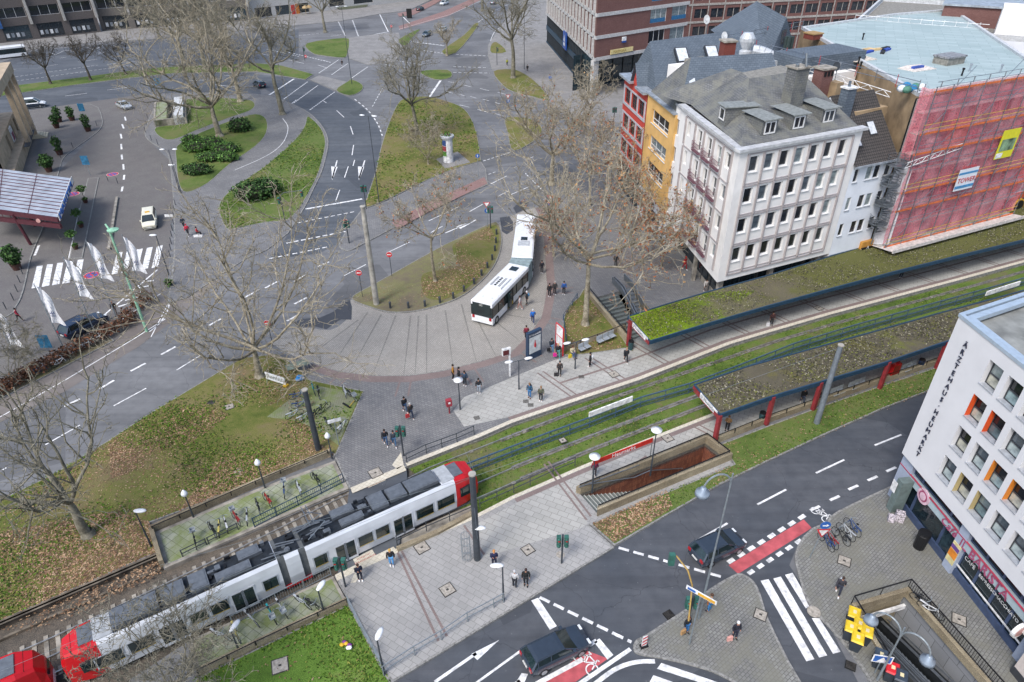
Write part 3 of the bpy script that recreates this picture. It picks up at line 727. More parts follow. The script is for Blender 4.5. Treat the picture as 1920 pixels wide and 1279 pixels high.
def window(parent,F,u0,u1,z0,z1,y=.2,glass=None,frame=None,style='plain',name='window',sill=None,fr=.07):
 """a window part (pane) with its frame (and sill) as sub-parts"""
 w_,h=round(u1-u0,2),round(z1-z0,2);glass=glass or m_glass;frame=frame or m_frame
 key=(w_,h,style,glass.name,frame.name,sill.name if sill else None,fr)
 if key not in _wc:
  g=MB();g.quad((0,0,0),(w_,0,0),(w_,0,h),(0,0,h))
  if style=='split' and h<2:g.quad((0,-.004,0),(w_,-.004,0),(w_,-.004,h*.42),(0,-.004,h*.42),1)
  f=MB();d=.06
  f.box(0,fr,-d,-.003,0,h);f.box(w_-fr,w_,-d,-.003,0,h);f.box(fr,w_-fr,-d,-.003,0,fr);f.box(fr,w_-fr,-d,-.003,h-fr,h)
  if style in('double','triple'):
   n=2 if style=='double' else 3
   for i in range(1,n):f.box(w_*i/n-.045,w_*i/n+.045,-d,-.004,fr,h-fr)
  if style=='split':f.box(fr,w_-fr,-d,-.004,h*.42,h*.42+.07)
  if style=='grid':
   f.box(w_/2-.03,w_/2+.03,-d,-.004,fr,h-fr)
   for k in(1,2):f.box(fr,w_-fr,-d+.01,-.005,h*k/3-.02,h*k/3+.02)
  if style=='lowbar':
   for i in(1,2):f.box(w_*i/3-.04,w_*i/3+.04,-d,-.004,fr,h-fr)
   f.box(fr,w_-fr,-d+.01,-.005,h*.3,h*.3+.08)
  s=None
  if sill:s=MB();s.box(-.06,w_+.06,-y-.1,0,-.07,-.002)
  _wc[key]=(g.mesh(name,[glass,m_pale]),f.mesh('frame',frame),s.mesh('sill',sill)if s else None)
 g,f,s=_wc[key]
 o=bpy.data.objects.new(name,g);COL.objects.link(o);o.parent=parent
 o.matrix_local=parent.matrix_world.inverted()@F@Matrix.Translation((u0,y,z0))
 for nm,me in(('frame',f),('sill',s)):
  if me:c=bpy.data.objects.new(nm,me);COL.objects.link(c);c.parent=o
 return o
def dirf(o,ang):return frm(o,ang)
def W(F,x,y,z=0):return F@Vector((x,y,z))
WC=(22.22,64.45);WA=rad(23.76)
def white_office():
 r=root('office_building','white ribbed five-storey corner building with weathered slate roof and dormers','building',(WC[0],WC[1],0),WA)
 F=frm(WC,WA)
 LL=15.9;la=rad(98.09);far=(WC[0]+LL*math.cos(la),WC[1]+LL*math.sin(la));FL=frm(far,la-PI)
 zt,zb=18.0,3.65
 mb=MB();wins=[]
 ops=[]
 for k in range(4):
  z=17.3-3.3*k
  for i in range(7):
   u=1.42+i*1.92
   wins.append((F,u,u+1.1,z-1.62,z));ops.append((u,u+1.1,z-1.62,z))
 wall(mb,F,0,16.0,zb,zt,ops,0,.2)
 opsl=[]
 for k in range(4):
  z=17.1-3.3*k
  for u,w_ in((2.3,1.3),(13.1,1.0)):
   a,b=LL-u-w_/2+.1,LL-u+w_/2-.1;opsl.append((a,b,z-1.6,z));wins.append((FL,a,b,z-1.6,z))
  for u in(4.6,7.2,9.9):
   a,b=LL-u-.55,LL-u+.55;opsl.append((a,b,z-2.3,z));wins.append((FL,a,b,z-2.3,z))
 wall(mb,FL,0,LL,zb,zt,opsl,0,.3)
 bx=W(F,16.0,0);b2=W(F,16.0,12.5);b3=Vector((far[0],far[1],0));c0=Vector((WC[0],WC[1],0))
 ring=[(c0.x,c0.y),(bx.x,bx.y),(b2.x,b2.y),(b3.x,b3.y)]
 for a,b in((1,2),(2,3)):
  p,q=ring[a],ring[b];mb.quad((*p,0),(*q,0),(*q,zt),(*p,zt),0)
 mb.add([(x,y,zb)for x,y in ring],[(3,2,1,0)],0)
 mb.build('wall',m_wall_w,r,world=True)
 rb=MB()
 for k in range(4):
  z=17.55-3.3*k
  rb.box(1.02,14.85,-.10,-.003,z-.02,z+.10,0,F)
  for i in range(8):rb.box(1.02+i*1.95,1.20+i*1.95,-.16,-.003,z-3.18,z-.03,0,F)
  for i in range(7):rb.box(1.24+i*1.95,2.9+i*1.95,-.07,-.003,z-3.10,z-2.98,0,F)
  rb.box(LL-14.0,LL-1.3,-.10,-.003,z-.1,z+.02,0,FL)
  for u in(1.35,3.5,5.9,8.5,11.1,14.0):rb.box(LL-u-.09,LL-u+.09,-.18,-.003,z-3.18,z-.11,0,FL)
 rb.box(1.02,14.85,-.12,-.003,4.25,4.37,0,F)
 rb.build('facade_rib',m_wall_rel,r,world=True)
 c=MB()
 c.box(-.35,16.3,-.35,.5,18.0,18.28,0,F);c.box(-.3,LL-.52,-.35,.45,18.003,18.283,0,FL);c.build('cornice',plain('cornice_metal','#c9cacb',.5,.1,var=.12,scale=2),r,world=True)
 for(FF,a,b,z0,z1)in wins:window(r,FF,a,b,z0,z1,.2 if FF is F else .3,style='split' if FF is not F and z1-z0>2 else 'plain',sill=m_frame if FF is F else None,fr=.09)
 for k in range(4):
  z=17.1-3.3*k-2.3
  for u in(4.6,7.2,9.9):
   b=MB();a0,a1=LL-u-.95,LL-u+.95
   b.box(a0,a1,-.40,-.02,z-.12,z-.02,0,FL)
   for zz in(z+.9,z+.5,z+.1):b.box(a0,a1,-.42,-.38,zz,zz+.04,0,FL);b.box(a0,a0+.04,-.38,-.02,zz,zz+.04,0,FL);b.box(a1-.04,a1,-.38,-.02,zz,zz+.04,0,FL)
   for j in range(9):b.box(a0+j*(a1-a0-.03)/8,a0+j*(a1-a0-.03)/8+.03,-.415,-.385,z,z+.9,0,FL)
   b.build('balcony',plain('balcony_red','#7b5560',.6),r,world=True)
 g=MB();gi=inset(ring,1.4);gi=ccw(gi)
 for i in range(4):
  p,q=gi[i],gi[(i+1)%4];g.quad((*p,.1),(*q,.1),(*q,zb),(*p,zb),0)
 g.build('shop_front',m_glass_s,r,world=True)
 f=MB()
 for i in range(4):
  p,q=Vector(gi[i]),Vector(gi[(i+1)%4]);n=max(2,int((q-p).length/2.2))
  for j in range(n+1):t=p+(q-p)*j/n;f.box(-.07,.07,-.07,.07,.1,zb,0,frm(t,WA))
  f.bar((*p,.75),(*q,.75),.1,.65,1)
 f.build('shop_frame',[m_frame_d,m_conc],r,world=True)
 for(x,y)in((1.0,.6),(8,.6),(15,.6)):
  p=MB();p.box(x-.25,x+.25,y-.25,y+.25,.1,zb,0,F);p.build('column',m_conc,r,world=True)
 p=MB();q=W(FL,9,.5);p.box(8.8,9.2,.2,.6,.1,zb,0,FL);p.build('column',m_conc,r,world=True)
 zr,zf=18.3,22.6
 def on(u,v,z):return tuple(W(F,u,v,z))
 e=[on(.5,.55,zr),on(15.7,.55,zr),on(15.7,13.6,zr),tuple(Vector((far[0],far[1],zr))+Vector((.9,-.2,0)))];zf=22.0
 t=[on(8.0,9.3,zf),on(15.3,9.6,zf),on(15.3,12.6,zf),on(9.1,11.8,zf)]
 m=MB()
 for i in range(4):m.quad(e[i],e[(i+1)%4],t[(i+1)%4],t[i],0)
 m.quad(t[0],t[1],t[2],t[3],1)
 q=[e[3],on(3.6,19.5,18.5),on(9.6,14.2,21.9),t[3]]
 m.quad(q[3],q[2],q[1],q[0],0);m.quad(q[1],q[2],on(11,20,18.5),on(4,20,18.5),0);m.quad(q[2],q[3],on(15.5,13.7,20),on(15.5,19,18.6),0)
 m.build('roof',[m_slate_o,m_grille],r,world=True)
 for u,v in((4.5,1.4),(8.3,1.5),(12.6,1.8)):
  d=MB();z=18.75
  d.add([on(u-.95,v,z-.3),on(u+.95,v,z-.3),on(u+.95,v,z+1.45),on(u-.95,v,z+1.45),on(u-.8,v+3.6,z+1.2),on(u+.8,v+3.6,z+1.2),on(u-.95,v+2.9,z+.6),on(u+.95,v+2.9,z+.6)],[(0,1,2,3),(0,3,4,6),(1,7,5,2),(3,2,5,4)],0)
  d.add([on(u-1.2,v-.35,z+1.5),on(u+1.2,v-.35,z+1.5),on(u+1.1,v+3.2,z+1.62),on(u-1.1,v+3.2,z+1.62),on(u-1.2,v-.35,z+1.38),on(u+1.2,v-.35,z+1.38)],[(0,1,2,3),(4,5,1,0)],1)
  d.build('dormer',[m_slate_o,plain('dormer_lid','#8d918e',.7,.1,var=.15)],r,world=True)
  window(r,F,u-.7,u+.7,z+.0,z+1.25,v-.03,frame=m_frame,fr=.13,style='double')
 d=MB();z=19.0;d.box(8.2,9.9,.8,4.2,z-.6,z+1.5,0,FL);d.box(7.95,10.1,.5,4.4,z+1.5,z+1.6,1,FL);d.build('dormer',[m_slate_o,plain('dormer_lid','#8d918e',.7,.1,var=.15)],r,world=True)
 window(r,FL,8.45,9.65,z+.1,z+1.3,.77,frame=m_frame,fr=.12)
 c=MB();c.box(9.6,11.3,4.4,5.8,19.4,23.7,0,F);c.box(9.45,11.45,4.25,5.95,23.7,23.85,1,F)
 o=c.build('chimney',[m_slate_o,m_conc],r,world=True)
 c=MB();c.tube(W(F,10.8,4.5,23.85),W(F,10.8,4.8,25.1),.13,n=8);c.tube(W(F,10.0,4.9,23.85),W(F,10.0,4.9,24.1),.2,n=8);c.build('flue',m_steel,r,world=True)
 s=MB();fx=1.6
 o2=(far[0]+2.3*math.cos(la),far[1]+2.3*math.sin(la));FS=frm(o2,la-PI)
 ops=[(.6,1.4,16.2-3.3*k-1.9,16.2-3.3*k)for k in range(4)]
 wall(s,FS,0,2.3,.1,17.6,ops,0,.25,y=.25);s.box(-.1,2.35,.1,.6,17.6,17.9,1,FS);s.quad(W(FS,0,.25,17.6),W(FS,2.3,.25,17.6),W(FS,2.3,9,17.6),W(FS,0,9,17.6),1)
 s.quad(W(FS,0,9,0),W(FS,0,.25,0),W(FS,0,.25,17.6),W(FS,0,9,17.6),0)
 s.build('side_bay',[m_wall_w,m_zinc],r,world=True)
 for a,b,c_,d in ops:window(r,FS,a,b,c_,d,.48)
white_office()
def tiled_house():
 r=root('town_house','white rendered house with dark tiled roof and skylights beside the scaffold','house',(WC[0],WC[1],0),WA)
 F=frm(WC,WA);mb=MB();ops=[]
 for k,zt in enumerate((13.6,10.35,7.2)):
  ops.append((16.5,17.15,zt-1.5,zt));ops.append((18.3,19.2,zt-1.5,zt));ops.append((19.45,20.35,zt-1.5,zt));ops.append((21.1,21.95,zt-1.5,zt))
 wall(mb,F,16.02,22.3,3.4,14.15,ops,0,.15);mb.build('wall',m_wall_b,r,world=True)
 for a,b,c,d in ops:window(r,F,a,b,c,d,.14,sill=plain('sill_grey','#a9adb2',.6),fr=.06)
 g=MB();g.quad(W(F,16.02,.1,.1),W(F,20.6,.1,.1),W(F,20.6,.1,3.4),W(F,16.02,.1,3.4),0);g.build('shop_front',m_glass_s,r,world=True)
 f=MB()
 for u in(16.05,17.2,18.5,19.2,19.9,20.55):f.box(u,u+.1,0,.09,.1,3.4,0,F)
 for z in(.1,2.2,3.3):f.box(16.05,20.6,.02,.08,z,z+.12,0,F)
 f.build('shop_frame',m_frame,r,world=True)
 p=MB();t=NT('fruit_poster');vv=t.new('ShaderNodeTexVoronoi');vv.inputs['Scale'].default_value=9;c=t.ramp(vv.outputs['Position']if False else vv.outputs['Color'],[(.1,'#c23a2c'),(.35,'#dca13a'),(.55,'#6f9a35'),(.8,'#e9d9c0')]);mp=t.out(c,.6)
 p.box(16.2,18.4,.03,.07,.25,1.9,0,F);p.build('poster',mp,r,world=True)
 s=MB();s.box(20.7,22.25,-.5,-.35,1.5,3.5,0,F);s.box(20.7,22.6,-.36,.1,.2,4.2,1,F)
 so=s.build('sign',[m_black,plain('ochre','#c08a3e',.7)],r,world=True)
 text('>>',.9,m_white,r,F@Matrix.Translation((21.9,-.53,3.2))@Matrix.Rotation(PI/2,4,'X')@Matrix.Rotation(PI/2,4,'Z'),'lettering',.01,align='CENTER')
 text('arch',.62,m_white,r,F@Matrix.Translation((20.75,-.53,1.7))@Matrix.Rotation(PI/2,4,'X'),'lettering',.01)
 ro=MB();ro.quad(W(F,15.95,-.35,14.0),W(F,22.4,-.35,14.0),W(F,22.4,5.2,20.2),W(F,15.95,5.2,20.2),0)
 ro.quad(W(F,22.4,10.5,14),W(F,15.95,10.5,14),W(F,15.95,5.2,20.2),W(F,22.4,5.2,20.2),0)
 ro.add([W(F,22.3,0,3),W(F,22.3,10.4,3),W(F,22.3,10.4,14),W(F,22.3,5.2,20.1),W(F,22.3,0,14)],[(0,1,2,3,4)],1)
 ro.add([W(F,16.03,0,3),W(F,16.03,0,14),W(F,16.03,5.2,20.1),W(F,16.03,10.4,14),W(F,16.03,10.4,3)],[(0,1,2,3,4)],1)
 ro.box(15.95,22.4,-.5,-.33,13.85,14.05,2,F)
 ro.build('roof',[m_tile,m_wall_b,m_zinc],r,world=True)
 sl=math.atan2(6.2,5.55)
 for u,v in((16.9,1.5),(19.6,2.2)):
  M=F@Matrix.Translation((u,v-.35,14.0+v*6.2/5.55))@Matrix.Rotation(sl,4,'X')
  s=MB();s.box(-.1,1.0,-.1,1.5,.0,.10,0,M);s.box(0,.9,0,1.4,.1,.115,1,M);s.build('skylight',[m_frame_d,plain('skylight_glass','#cdd3d8',.15)],r,world=True)
 c=MB();c.box(16.4,17.6,3.4,4.4,17,21.2,0,F);c.box(16.3,17.7,3.3,4.5,21.2,21.35,1,F);c.tube(W(F,17,4,21.35),W(F,17,4,21.9),.15,mi=0);c.build('chimney',[m_slate,m_white],r,world=True)
tiled_house()
la=rad(98.09);FX=frm((WC[0]+27.95*math.cos(la),WC[1]+27.95*math.sin(la)),la-PI)
def orange_house():
 r=root('town_house','orange rendered narrow house with slate roof beside the white corner building','house',tuple(FX.translation),la-PI)
 mb=MB();ops=[(2.2,8.6,z-1.75,z)for z in(15.2,11.9,8.6)]
 wall(mb,FX,0,10.4,4.2,16.6,ops,0,.35);mb.quad(W(FX,10.4,0,3),W(FX,10.4,9,3),W(FX,10.4,9,16.6),W(FX,10.4,0,16.6),0)
 mb.build('wall',plain('orange_render','#dcb06c',.85,var=.07,scale=.6),r,world=True)
 for a,b,c,d in ops:window(r,FX,a,b,c,d,.3,style='lowbar',frame=m_frame,sill=m_frame,fr=.12)
 s=MB();wall(s,FX,0,10.4,.1,4.2,[(1.2,9.2,.3,2.9)],0,.5);s.build('shop_wall',plain('shop_white','#d8d9dc',.7),r,world=True)
 g=MB();g.quad(W(FX,1.2,.48,.3),W(FX,9.2,.48,.3),W(FX,9.2,.48,2.9),W(FX,1.2,.48,2.9));g.build('shop_front',m_glass_s,r,world=True)
 text('REISEBÜRO',1.1,m_frame_d,r,FX@Matrix.Translation((1.3,-.02,3.1))@Matrix.Rotation(PI/2,4,'X'),'lettering',.02)
 gt=MB();gt.box(-.05,10.4,-.3,.35,16.6,16.8,0,FX);gt.build('gutter',m_zinc,r,world=True)
 ro=MB();A,B,C,D,T1,T2=[W(FX,*q)for q in((0,.3,16.8),(10.4,.3,16.8),(10.4,14,16.8),(0,14,16.8),(5.7,2.9,22),(5.2,13.5,22))]
 ro.add([A,B,T1],[(0,1,2)],0);ro.quad(B,C,T2,T1,1);ro.quad(D,A,T1,T2,0);ro.add([C,D,T2],[(0,1,2)],0)
 ro.build('roof',[m_slate_o,m_slate],r,world=True)
 for u in(6.5,5.4):
  M=FX@Matrix.Translation((8.3 if u>6 else 8.0,2.2 if u>6 else 7.5,19.0 if u>6 else 19.4))@Matrix.Rotation(rad(90),4,'Z')@Matrix.Rotation(rad(45),4,'X')
  s=MB();s.box(-.1,.9,-.1,1.4,-.1,.10,0,M);s.box(0,.8,0,1.3,.1,.115,1,M);s.build('skylight',[m_frame_d,plain('skylight_glass','#cdd3d8',.15)],r,world=True)
orange_house()
FR=frm((WC[0]+38.7*math.cos(la),WC[1]+38.7*math.sin(la)),la-PI)
def red_house():
 r=root('town_house','red rendered corner house with grey window bands and blue slate roof','house',tuple(FR.translation),la-PI)
 mb=MB();ops=[];zs=(15.0,11.4,7.8)
 for z in zs:
  for i in range(3):ops.append((.9+i*3.2,3.1+i*3.2,z-2.0,z))
 wall(mb,FR,0,10.6,4.6,16.3,ops,0,.25)
 mb.build('wall',plain('red_render','#bf4438',.8,var=.07),r,world=True)
 b=MB()
 for z in zs:
  b.box(.2,10.4,-.06,-.003,z+.02,z+.28,0,FR);b.box(.2,10.4,-.10,-.003,z-2.4,z-2.03,0,FR)
  for i in range(4):b.box(.2+i*3.2,.75+i*3.2,-.05,-.003,z-2.02,z+.01,0,FR)
 b.build('window_band',plain('band_grey','#b6b6bb',.7),r,world=True)
 for a,b_,c,d in ops:window(r,FR,a,b_,c,d,.22,style='grid',frame=plain('frame_green','#3e4a46',.5),glass=m_glass_d)
 g=MB();g.quad(W(FR,0,.1,.1),W(FR,10.6,.1,.1),W(FR,10.6,.1,4.6),W(FR,0,.1,4.6),0)
 g.quad(W(FR,0,14,0),W(FR,0,0,0),W(FR,0,0,16.3),W(FR,0,14,16.3),1);g.build('ground_floor',[m_glass_s,plain('slate_side','#4d5660',.8)],r,world=True)
 c=MB();c.box(-.6,4.6,-.7,2.2,16.3,16.6,0,FR);c.box(7.0,10.7,-.7,2.2,16.303,16.6,0,FR);c.build('cornice',m_zinc,r,world=True)
 d=MB();d.add([W(FR,4.3,-.1,16.3),W(FR,7.3,-.1,16.3),W(FR,5.8,-.1,19.0)],[(0,1,2)],0)
 d.quad(W(FR,4.0,-.5,16.2),W(FR,5.8,-.5,19.3),W(FR,5.8,5,19.3),W(FR,4.0,5,16.2),1);d.quad(W(FR,5.8,-.5,19.3),W(FR,7.6,-.5,16.2),W(FR,7.6,5,16.2),W(FR,5.8,5,19.3),1)
 d.build('gable',[plain('red_render','#bf4438',.8),m_slate],r,world=True)
 ro=MB();A,B,C,D,T1,T2=[W(FR,*q)for q in((-.2,.9,16.6),(11.6,.9,16.4),(11.6,17,16.4),(-3,17,16.6),(4.0,1.9,21.6),(-.8,15.5,21.6))]
 ro.add([A,B,T1],[(0,1,2)],0);ro.quad(B,C,T2,T1,0);ro.quad(D,A,T1,T2,0);ro.quad(C,W(FR,11.6,17,8),W(FR,-3,17,8),D,1);ro.add([C,D,T2],[(0,1,2)],0)
 ro.build('roof',[m_slate,m_slate_o],r,world=True)
 sl=math.atan2(5.2,7.6)
 for v in(5.2,9.6):
  M=FR@Matrix.Translation((4.4-.1*v,v,21.45))@Matrix.Rotation(rad(-90),4,'Z')@Matrix.Rotation(-sl,4,'X')@Matrix.Rotation(PI,4,'Z')
  s=MB();s.box(-.15,1.55,-.15,2.35,-.3,.16,0,M@Matrix.Translation((0,-3.6,0)));s.box(0,1.4,0,2.2,.16,.175,1,M@Matrix.Translation((0,-3.6,0)));s.build('skylight',[m_frame_d,plain('skylight_glass','#cdd3d8',.15)],r,world=True)
 c=MB();c.box(11.6,13.1,8.5,10.0,17,22.8,0,FR);c.box(11.45,13.25,8.35,10.15,22.8,23.0,1,FR);c.build('chimney',[m_brick_r,m_conc],r,world=True)
red_house()
def rear_house():
 F=frm(WC,WA);r=root('rear_building','slate-gabled rear building with metal kitchen ducts on its flat roof','building',(WC[0],WC[1],0),WA)
 mb=MB();mb.box(11,30,14.5,28,0,19.6,0,F);mb.box(21.5,32,15.5,20.5,19.5,21.6,1,F);mb.box(12,15,19,26,19.5,20.6,2,F);mb.build('wall',[m_wall_w,m_slate,m_grille],r,world=True)
 P=[W(F,*q)for q in((27.2,27,19.5),(35,31,19.5),(42,45,19.5),(33.5,41.5,19.5),(31,29.2,23.6),(37.6,43,23.6))]
 ro=MB();ro.add(P,[(0,1,4),(1,2,5,4),(2,3,5),(3,0,4,5)],0);ro.prism([tuple(p[:2])for p in P[:4]],0,19.5,1);ro.add([P[0]+Vector((-3.5,1,0)),P[0],P[4],P[5],P[3]+Vector((-3.5,3,0))],[(0,1,2,3,4)],0)
 ro.build('roof',[m_slate,m_wall_w],r,world=True)
 M=frm(P[0].lerp(P[1],.45),math.atan2((P[1]-P[0]).y,(P[1]-P[0]).x));w_=MB();w_.box(-.6,.7,-.12,.05,20.3,22.1,0,M);w_.box(-.4,.5,-.15,-.12,20.5,21.9,1,M);w_.build('window',[m_frame_d,m_glass],r,world=True)
 d=MB();c=W(F,20.5,24.5,19.6)
 d.lathe([(.8,0),(.8,1.4),(.5,1.6),(1.0,2.6),(1.0,3.0),(.6,3.6),(0.05,3.6)],c,14)
 for k in range(5):d.tube(W(F,20.8+k*.5,23.5-.5*k,21.3-.05*k*k),W(F,21.3+k*.5,23.0-.5*k,21.3-.05*(k+1)**2),.6,n=10)
 d.box(19.5,23.5,19.5,22.5,19.6,20.6,0,F);d.tube(W(F,18,20,19.6),W(F,18,20,21.4),.3,n=10);d.build('duct',plain('duct_zinc','#c6cacd',.45,.3,var=.1),r,world=True)
 c=MB();c.box(17.0,18.6,7.8,9.2,12,22.2,0,F);c.box(16.85,18.75,7.65,9.35,22.2,22.4,1,F)
 for k in range(3):c.box(17.2+k*.5,17.5+k*.5,7.74,7.8,21.5,22.0,2,F)
 c.build('chimney',[m_brick,m_conc,m_black],r,world=True)
rear_house()
GA=rad(23.76)
def scaffold_block():
 F=frm(WC,WA);zr=20.6
 BL,BR,FRc,FLc=[G(*p,zr)for p in((1502.5,51),(1677.5,26),(1918,140),(1722,176))]
 r=root('apartment_block','flat-roofed block with pale green roofing sheets behind the red netting','building',(FLc.x,FLc.y,0),0)
 ex=(FRc-FLc)*1.25;FR2=FLc+ex;BR2=BL+(BR-BL)*1.0
 ring=[(FLc.x,FLc.y),(FR2.x,FR2.y),(BR.x+12,BR.y+4),(BR.x,BR.y),(BL.x,BL.y)]
 mb=MB();mb.prism(ring,0,zr-.3,0,0)
 mb.build('wall',plain('ochre_render','#a08a6c',.9,var=.2,scale=.5),r,world=True)
 m_gr=paving('roof_sheets','#a9b9ba','#97a9aa','#8b9c9d',2.6,1.0,rad(23.76),.04,blot=.3,speck=.15,scalevar=.3,blot_c='#8a9a9b')
 ins=inset(ring,.45)
 s=MB();s.prism(ins,zr-.25,zr-.2,0);s.build('roof',m_gr,r,world=True)
 p=MB();p.prism(ring,zr-.3,zr+.1,0,holes=[ins]);p.build('parapet',plain('parapet','#c3c6c8',.7),r,world=True)
 FG=frm((FLc.x,FLc.y),math.atan2(ex.y,ex.x));z=zr-.2
 def item(name,label,cat,u,v,parts,group=None):
  c=W(FG,u,v,z);q=root(name,label,cat,tuple(c),FG.to_euler().z,group)
  for pn,mbf,mt in parts:mbf.build(pn,mt,q)
 a=MB();a.box(-1.6,1.6,-1.0,1.0,0,.8,0);b=MB();b.box(-1.7,1.7,-1.1,1.1,.8,1.0,0)
 item('roof_hatch','large grey roof light box near the right parapet of the green roof','roof hatch',16.5,8.5,[('base',a,m_grille),('lid',b,plain('hatch_lid','#8f8f92',.5,var=.3,scale=3))])
 a=MB();a.box(-.9,.9,-.9,.9,0,.7);b=MB();b.box(-1.0,1.0,-1.0,1.0,.7,.85)
 item('roof_hatch','brown roof hatch with timber top at the back of the green roof','roof hatch',14.0,28.0,[('base',a,m_brick_r),('lid',b,plain('timber','#a8895c',.8))])
 for(u,v,lb)in((3.2,22.0,'dark stack of rolled roofing felt standing on the green roof'),):
  a=MB()
  for k in range(4):a.tube((-.3+.5*(k%2),-.2+.5*(k//2),0),(-.3+.5*(k%2),-.2+.5*(k//2),2.2),.26,n=10)
  item('roofing_rolls',lb,'roofing rolls',u,v,[('roll',a,plain('felt_dark','#2c3a38',.7))])
 for(u,v,c1,c2,lb)in((9.0,15.5,'#d9cdbd','#444444','pale sheet with black roofing felt laid out, rear of two'),(10.8,8.5,'#e0d6cb','#3550a0','pale sheet with a blue roll on it, nearer the street')):
  a=MB();a.prism([(-1.9,-1.2),(1.7,-1.4),(2.1,1.1),(.2,1.5),(-2.1,1.0)],0,.06);b=MB();b.box(-.9,.9,-.3,.1,.06,.3)
  item('ground_sheet',lb,'sheet',u,v,[('sheet',a,plain('sheet'+c1,c1,.8,var=.2)),('roll',b,plain('roll'+c2,c2,.6))])
 a=MB();
 for k,(x,y,an,L,c)in enumerate(((-1.5,0,.2,2.4,0),(0,.7,-.1,3.2,1),(1.6,-.3,.3,2.2,0),(.3,-.9,.6,2.0,2),(-.8,1.1,.1,2.8,1),(2.6,.6,.2,1.6,2))):
  M=Matrix.Translation((x,y,0))@Matrix.Rotation(an,4,'Z');a.box(-L/2,L/2,-.25,.25,0,.25,c,M)
 item('building_materials','heap of timber boards and blue rolls beside the roof gutter','building materials',14.4,17.5,[('board',a,[plain('roll_blue','#2747a8',.5),plain('timber_light','#d9bb87',.8),plain('felt_black','#26282c',.8)])])
 a=MB()
 for k in range(7):a.ell((R.uniform(-2,2),R.uniform(-.8,.8),.35),.5,.45,.4,mi=k%3)
 item('tarpaulin','blue and white tarpaulin bundles at the front left roof corner','tarpaulin',1.6,2.0,[('bundle',a,[plain('tarp_blue','#2f7fb0',.4),plain('tarp_white','#d9dde0',.6),plain('tarp_green','#4e7f6c',.6)])])
 for i,(u,v)in enumerate(((2.2,12.5),(4.6,11.5),(6.6,13.5),(17.5,2.5),(12.0,3.5),(8.6,26.5),(14.8,4.5),(19.5,24.0))):
  a=MB();a.tube((0,0,0),(0,0,.7),.1,n=8);a.lathe([(.16,.7),(.16,.85),(.05,.9)],(0,0,0),8)
  c=W(FG,u,v,z);q=a.build('vent_pipe',m_black if i%3 else m_zinc);q.location=c;tag(q,'small '+('grey' if i%3==0 else 'black')+' vent pipe on the green roof, '+['beside the left guard rail, rear of two','left of the dark-rolled sheet','behind the rear white sheet','right of the big light box','nearest the blue-roll sheet','in front of the brown timber hatch','between big light box and blue-roll sheet','at the rear right parapet'][i],'vent pipe','vent pipes on the green roof')
 for(u,v,zz,s,lb)in((-.6,10.5,21.5,1.0,'dark satellite dish on a mast at the roof edge'),(-3.5,7.5,19.6,.9,'pale grey dish on the ochre party wall'),(-.9,4.0,18.6,.7,'small dish below the roof edge over the tiles'),(-1.5,29,22.0,1.1,'white dish, lower of the pair at the far scaffold corner'),(-1.5,33,23.5,1.2,'white dish, higher of the pair at the far scaffold corner')):
  c=W(FG,u,v,zz);q=root('satellite_dish',lb,'satellite dish',tuple(c),rad(-60))
  d=MB();d.lathe([(.02,0),(.25*s,.03),(.42*s,.1),(.5*s,.18)],(0,0,0),14);d.v=[(x,-zc,y)for x,y,zc in d.v];d.build('reflector',m_pole if 'dark' in lb else plain('dish_white','#cfd2d4',.5),q)
  a=MB();a.tube((0,.05,0),(0,.1,-2.2),.04,n=6);a.tube((0,0,-.4*s),(0,-.45,0),.02,n=5);a.build('mast',m_steel,q)
 o=MB();o.box(-5.0,-.1,3.0,12,8,18.6,0,FG);o.box(-4.9,-3.9,6.4,7.6,18.6,20.9,0,FG);o.build('party_wall',plain('ochre_render','#a08a6c',.9),r,world=True)
 lo=MB();lo.box(-12,-.2,12.2,18.0,8,17.4,0,FG);lo.build('rear_wall',m_wall_w,r,world=True)
 return FG,r
FG,_=scaffold_block()
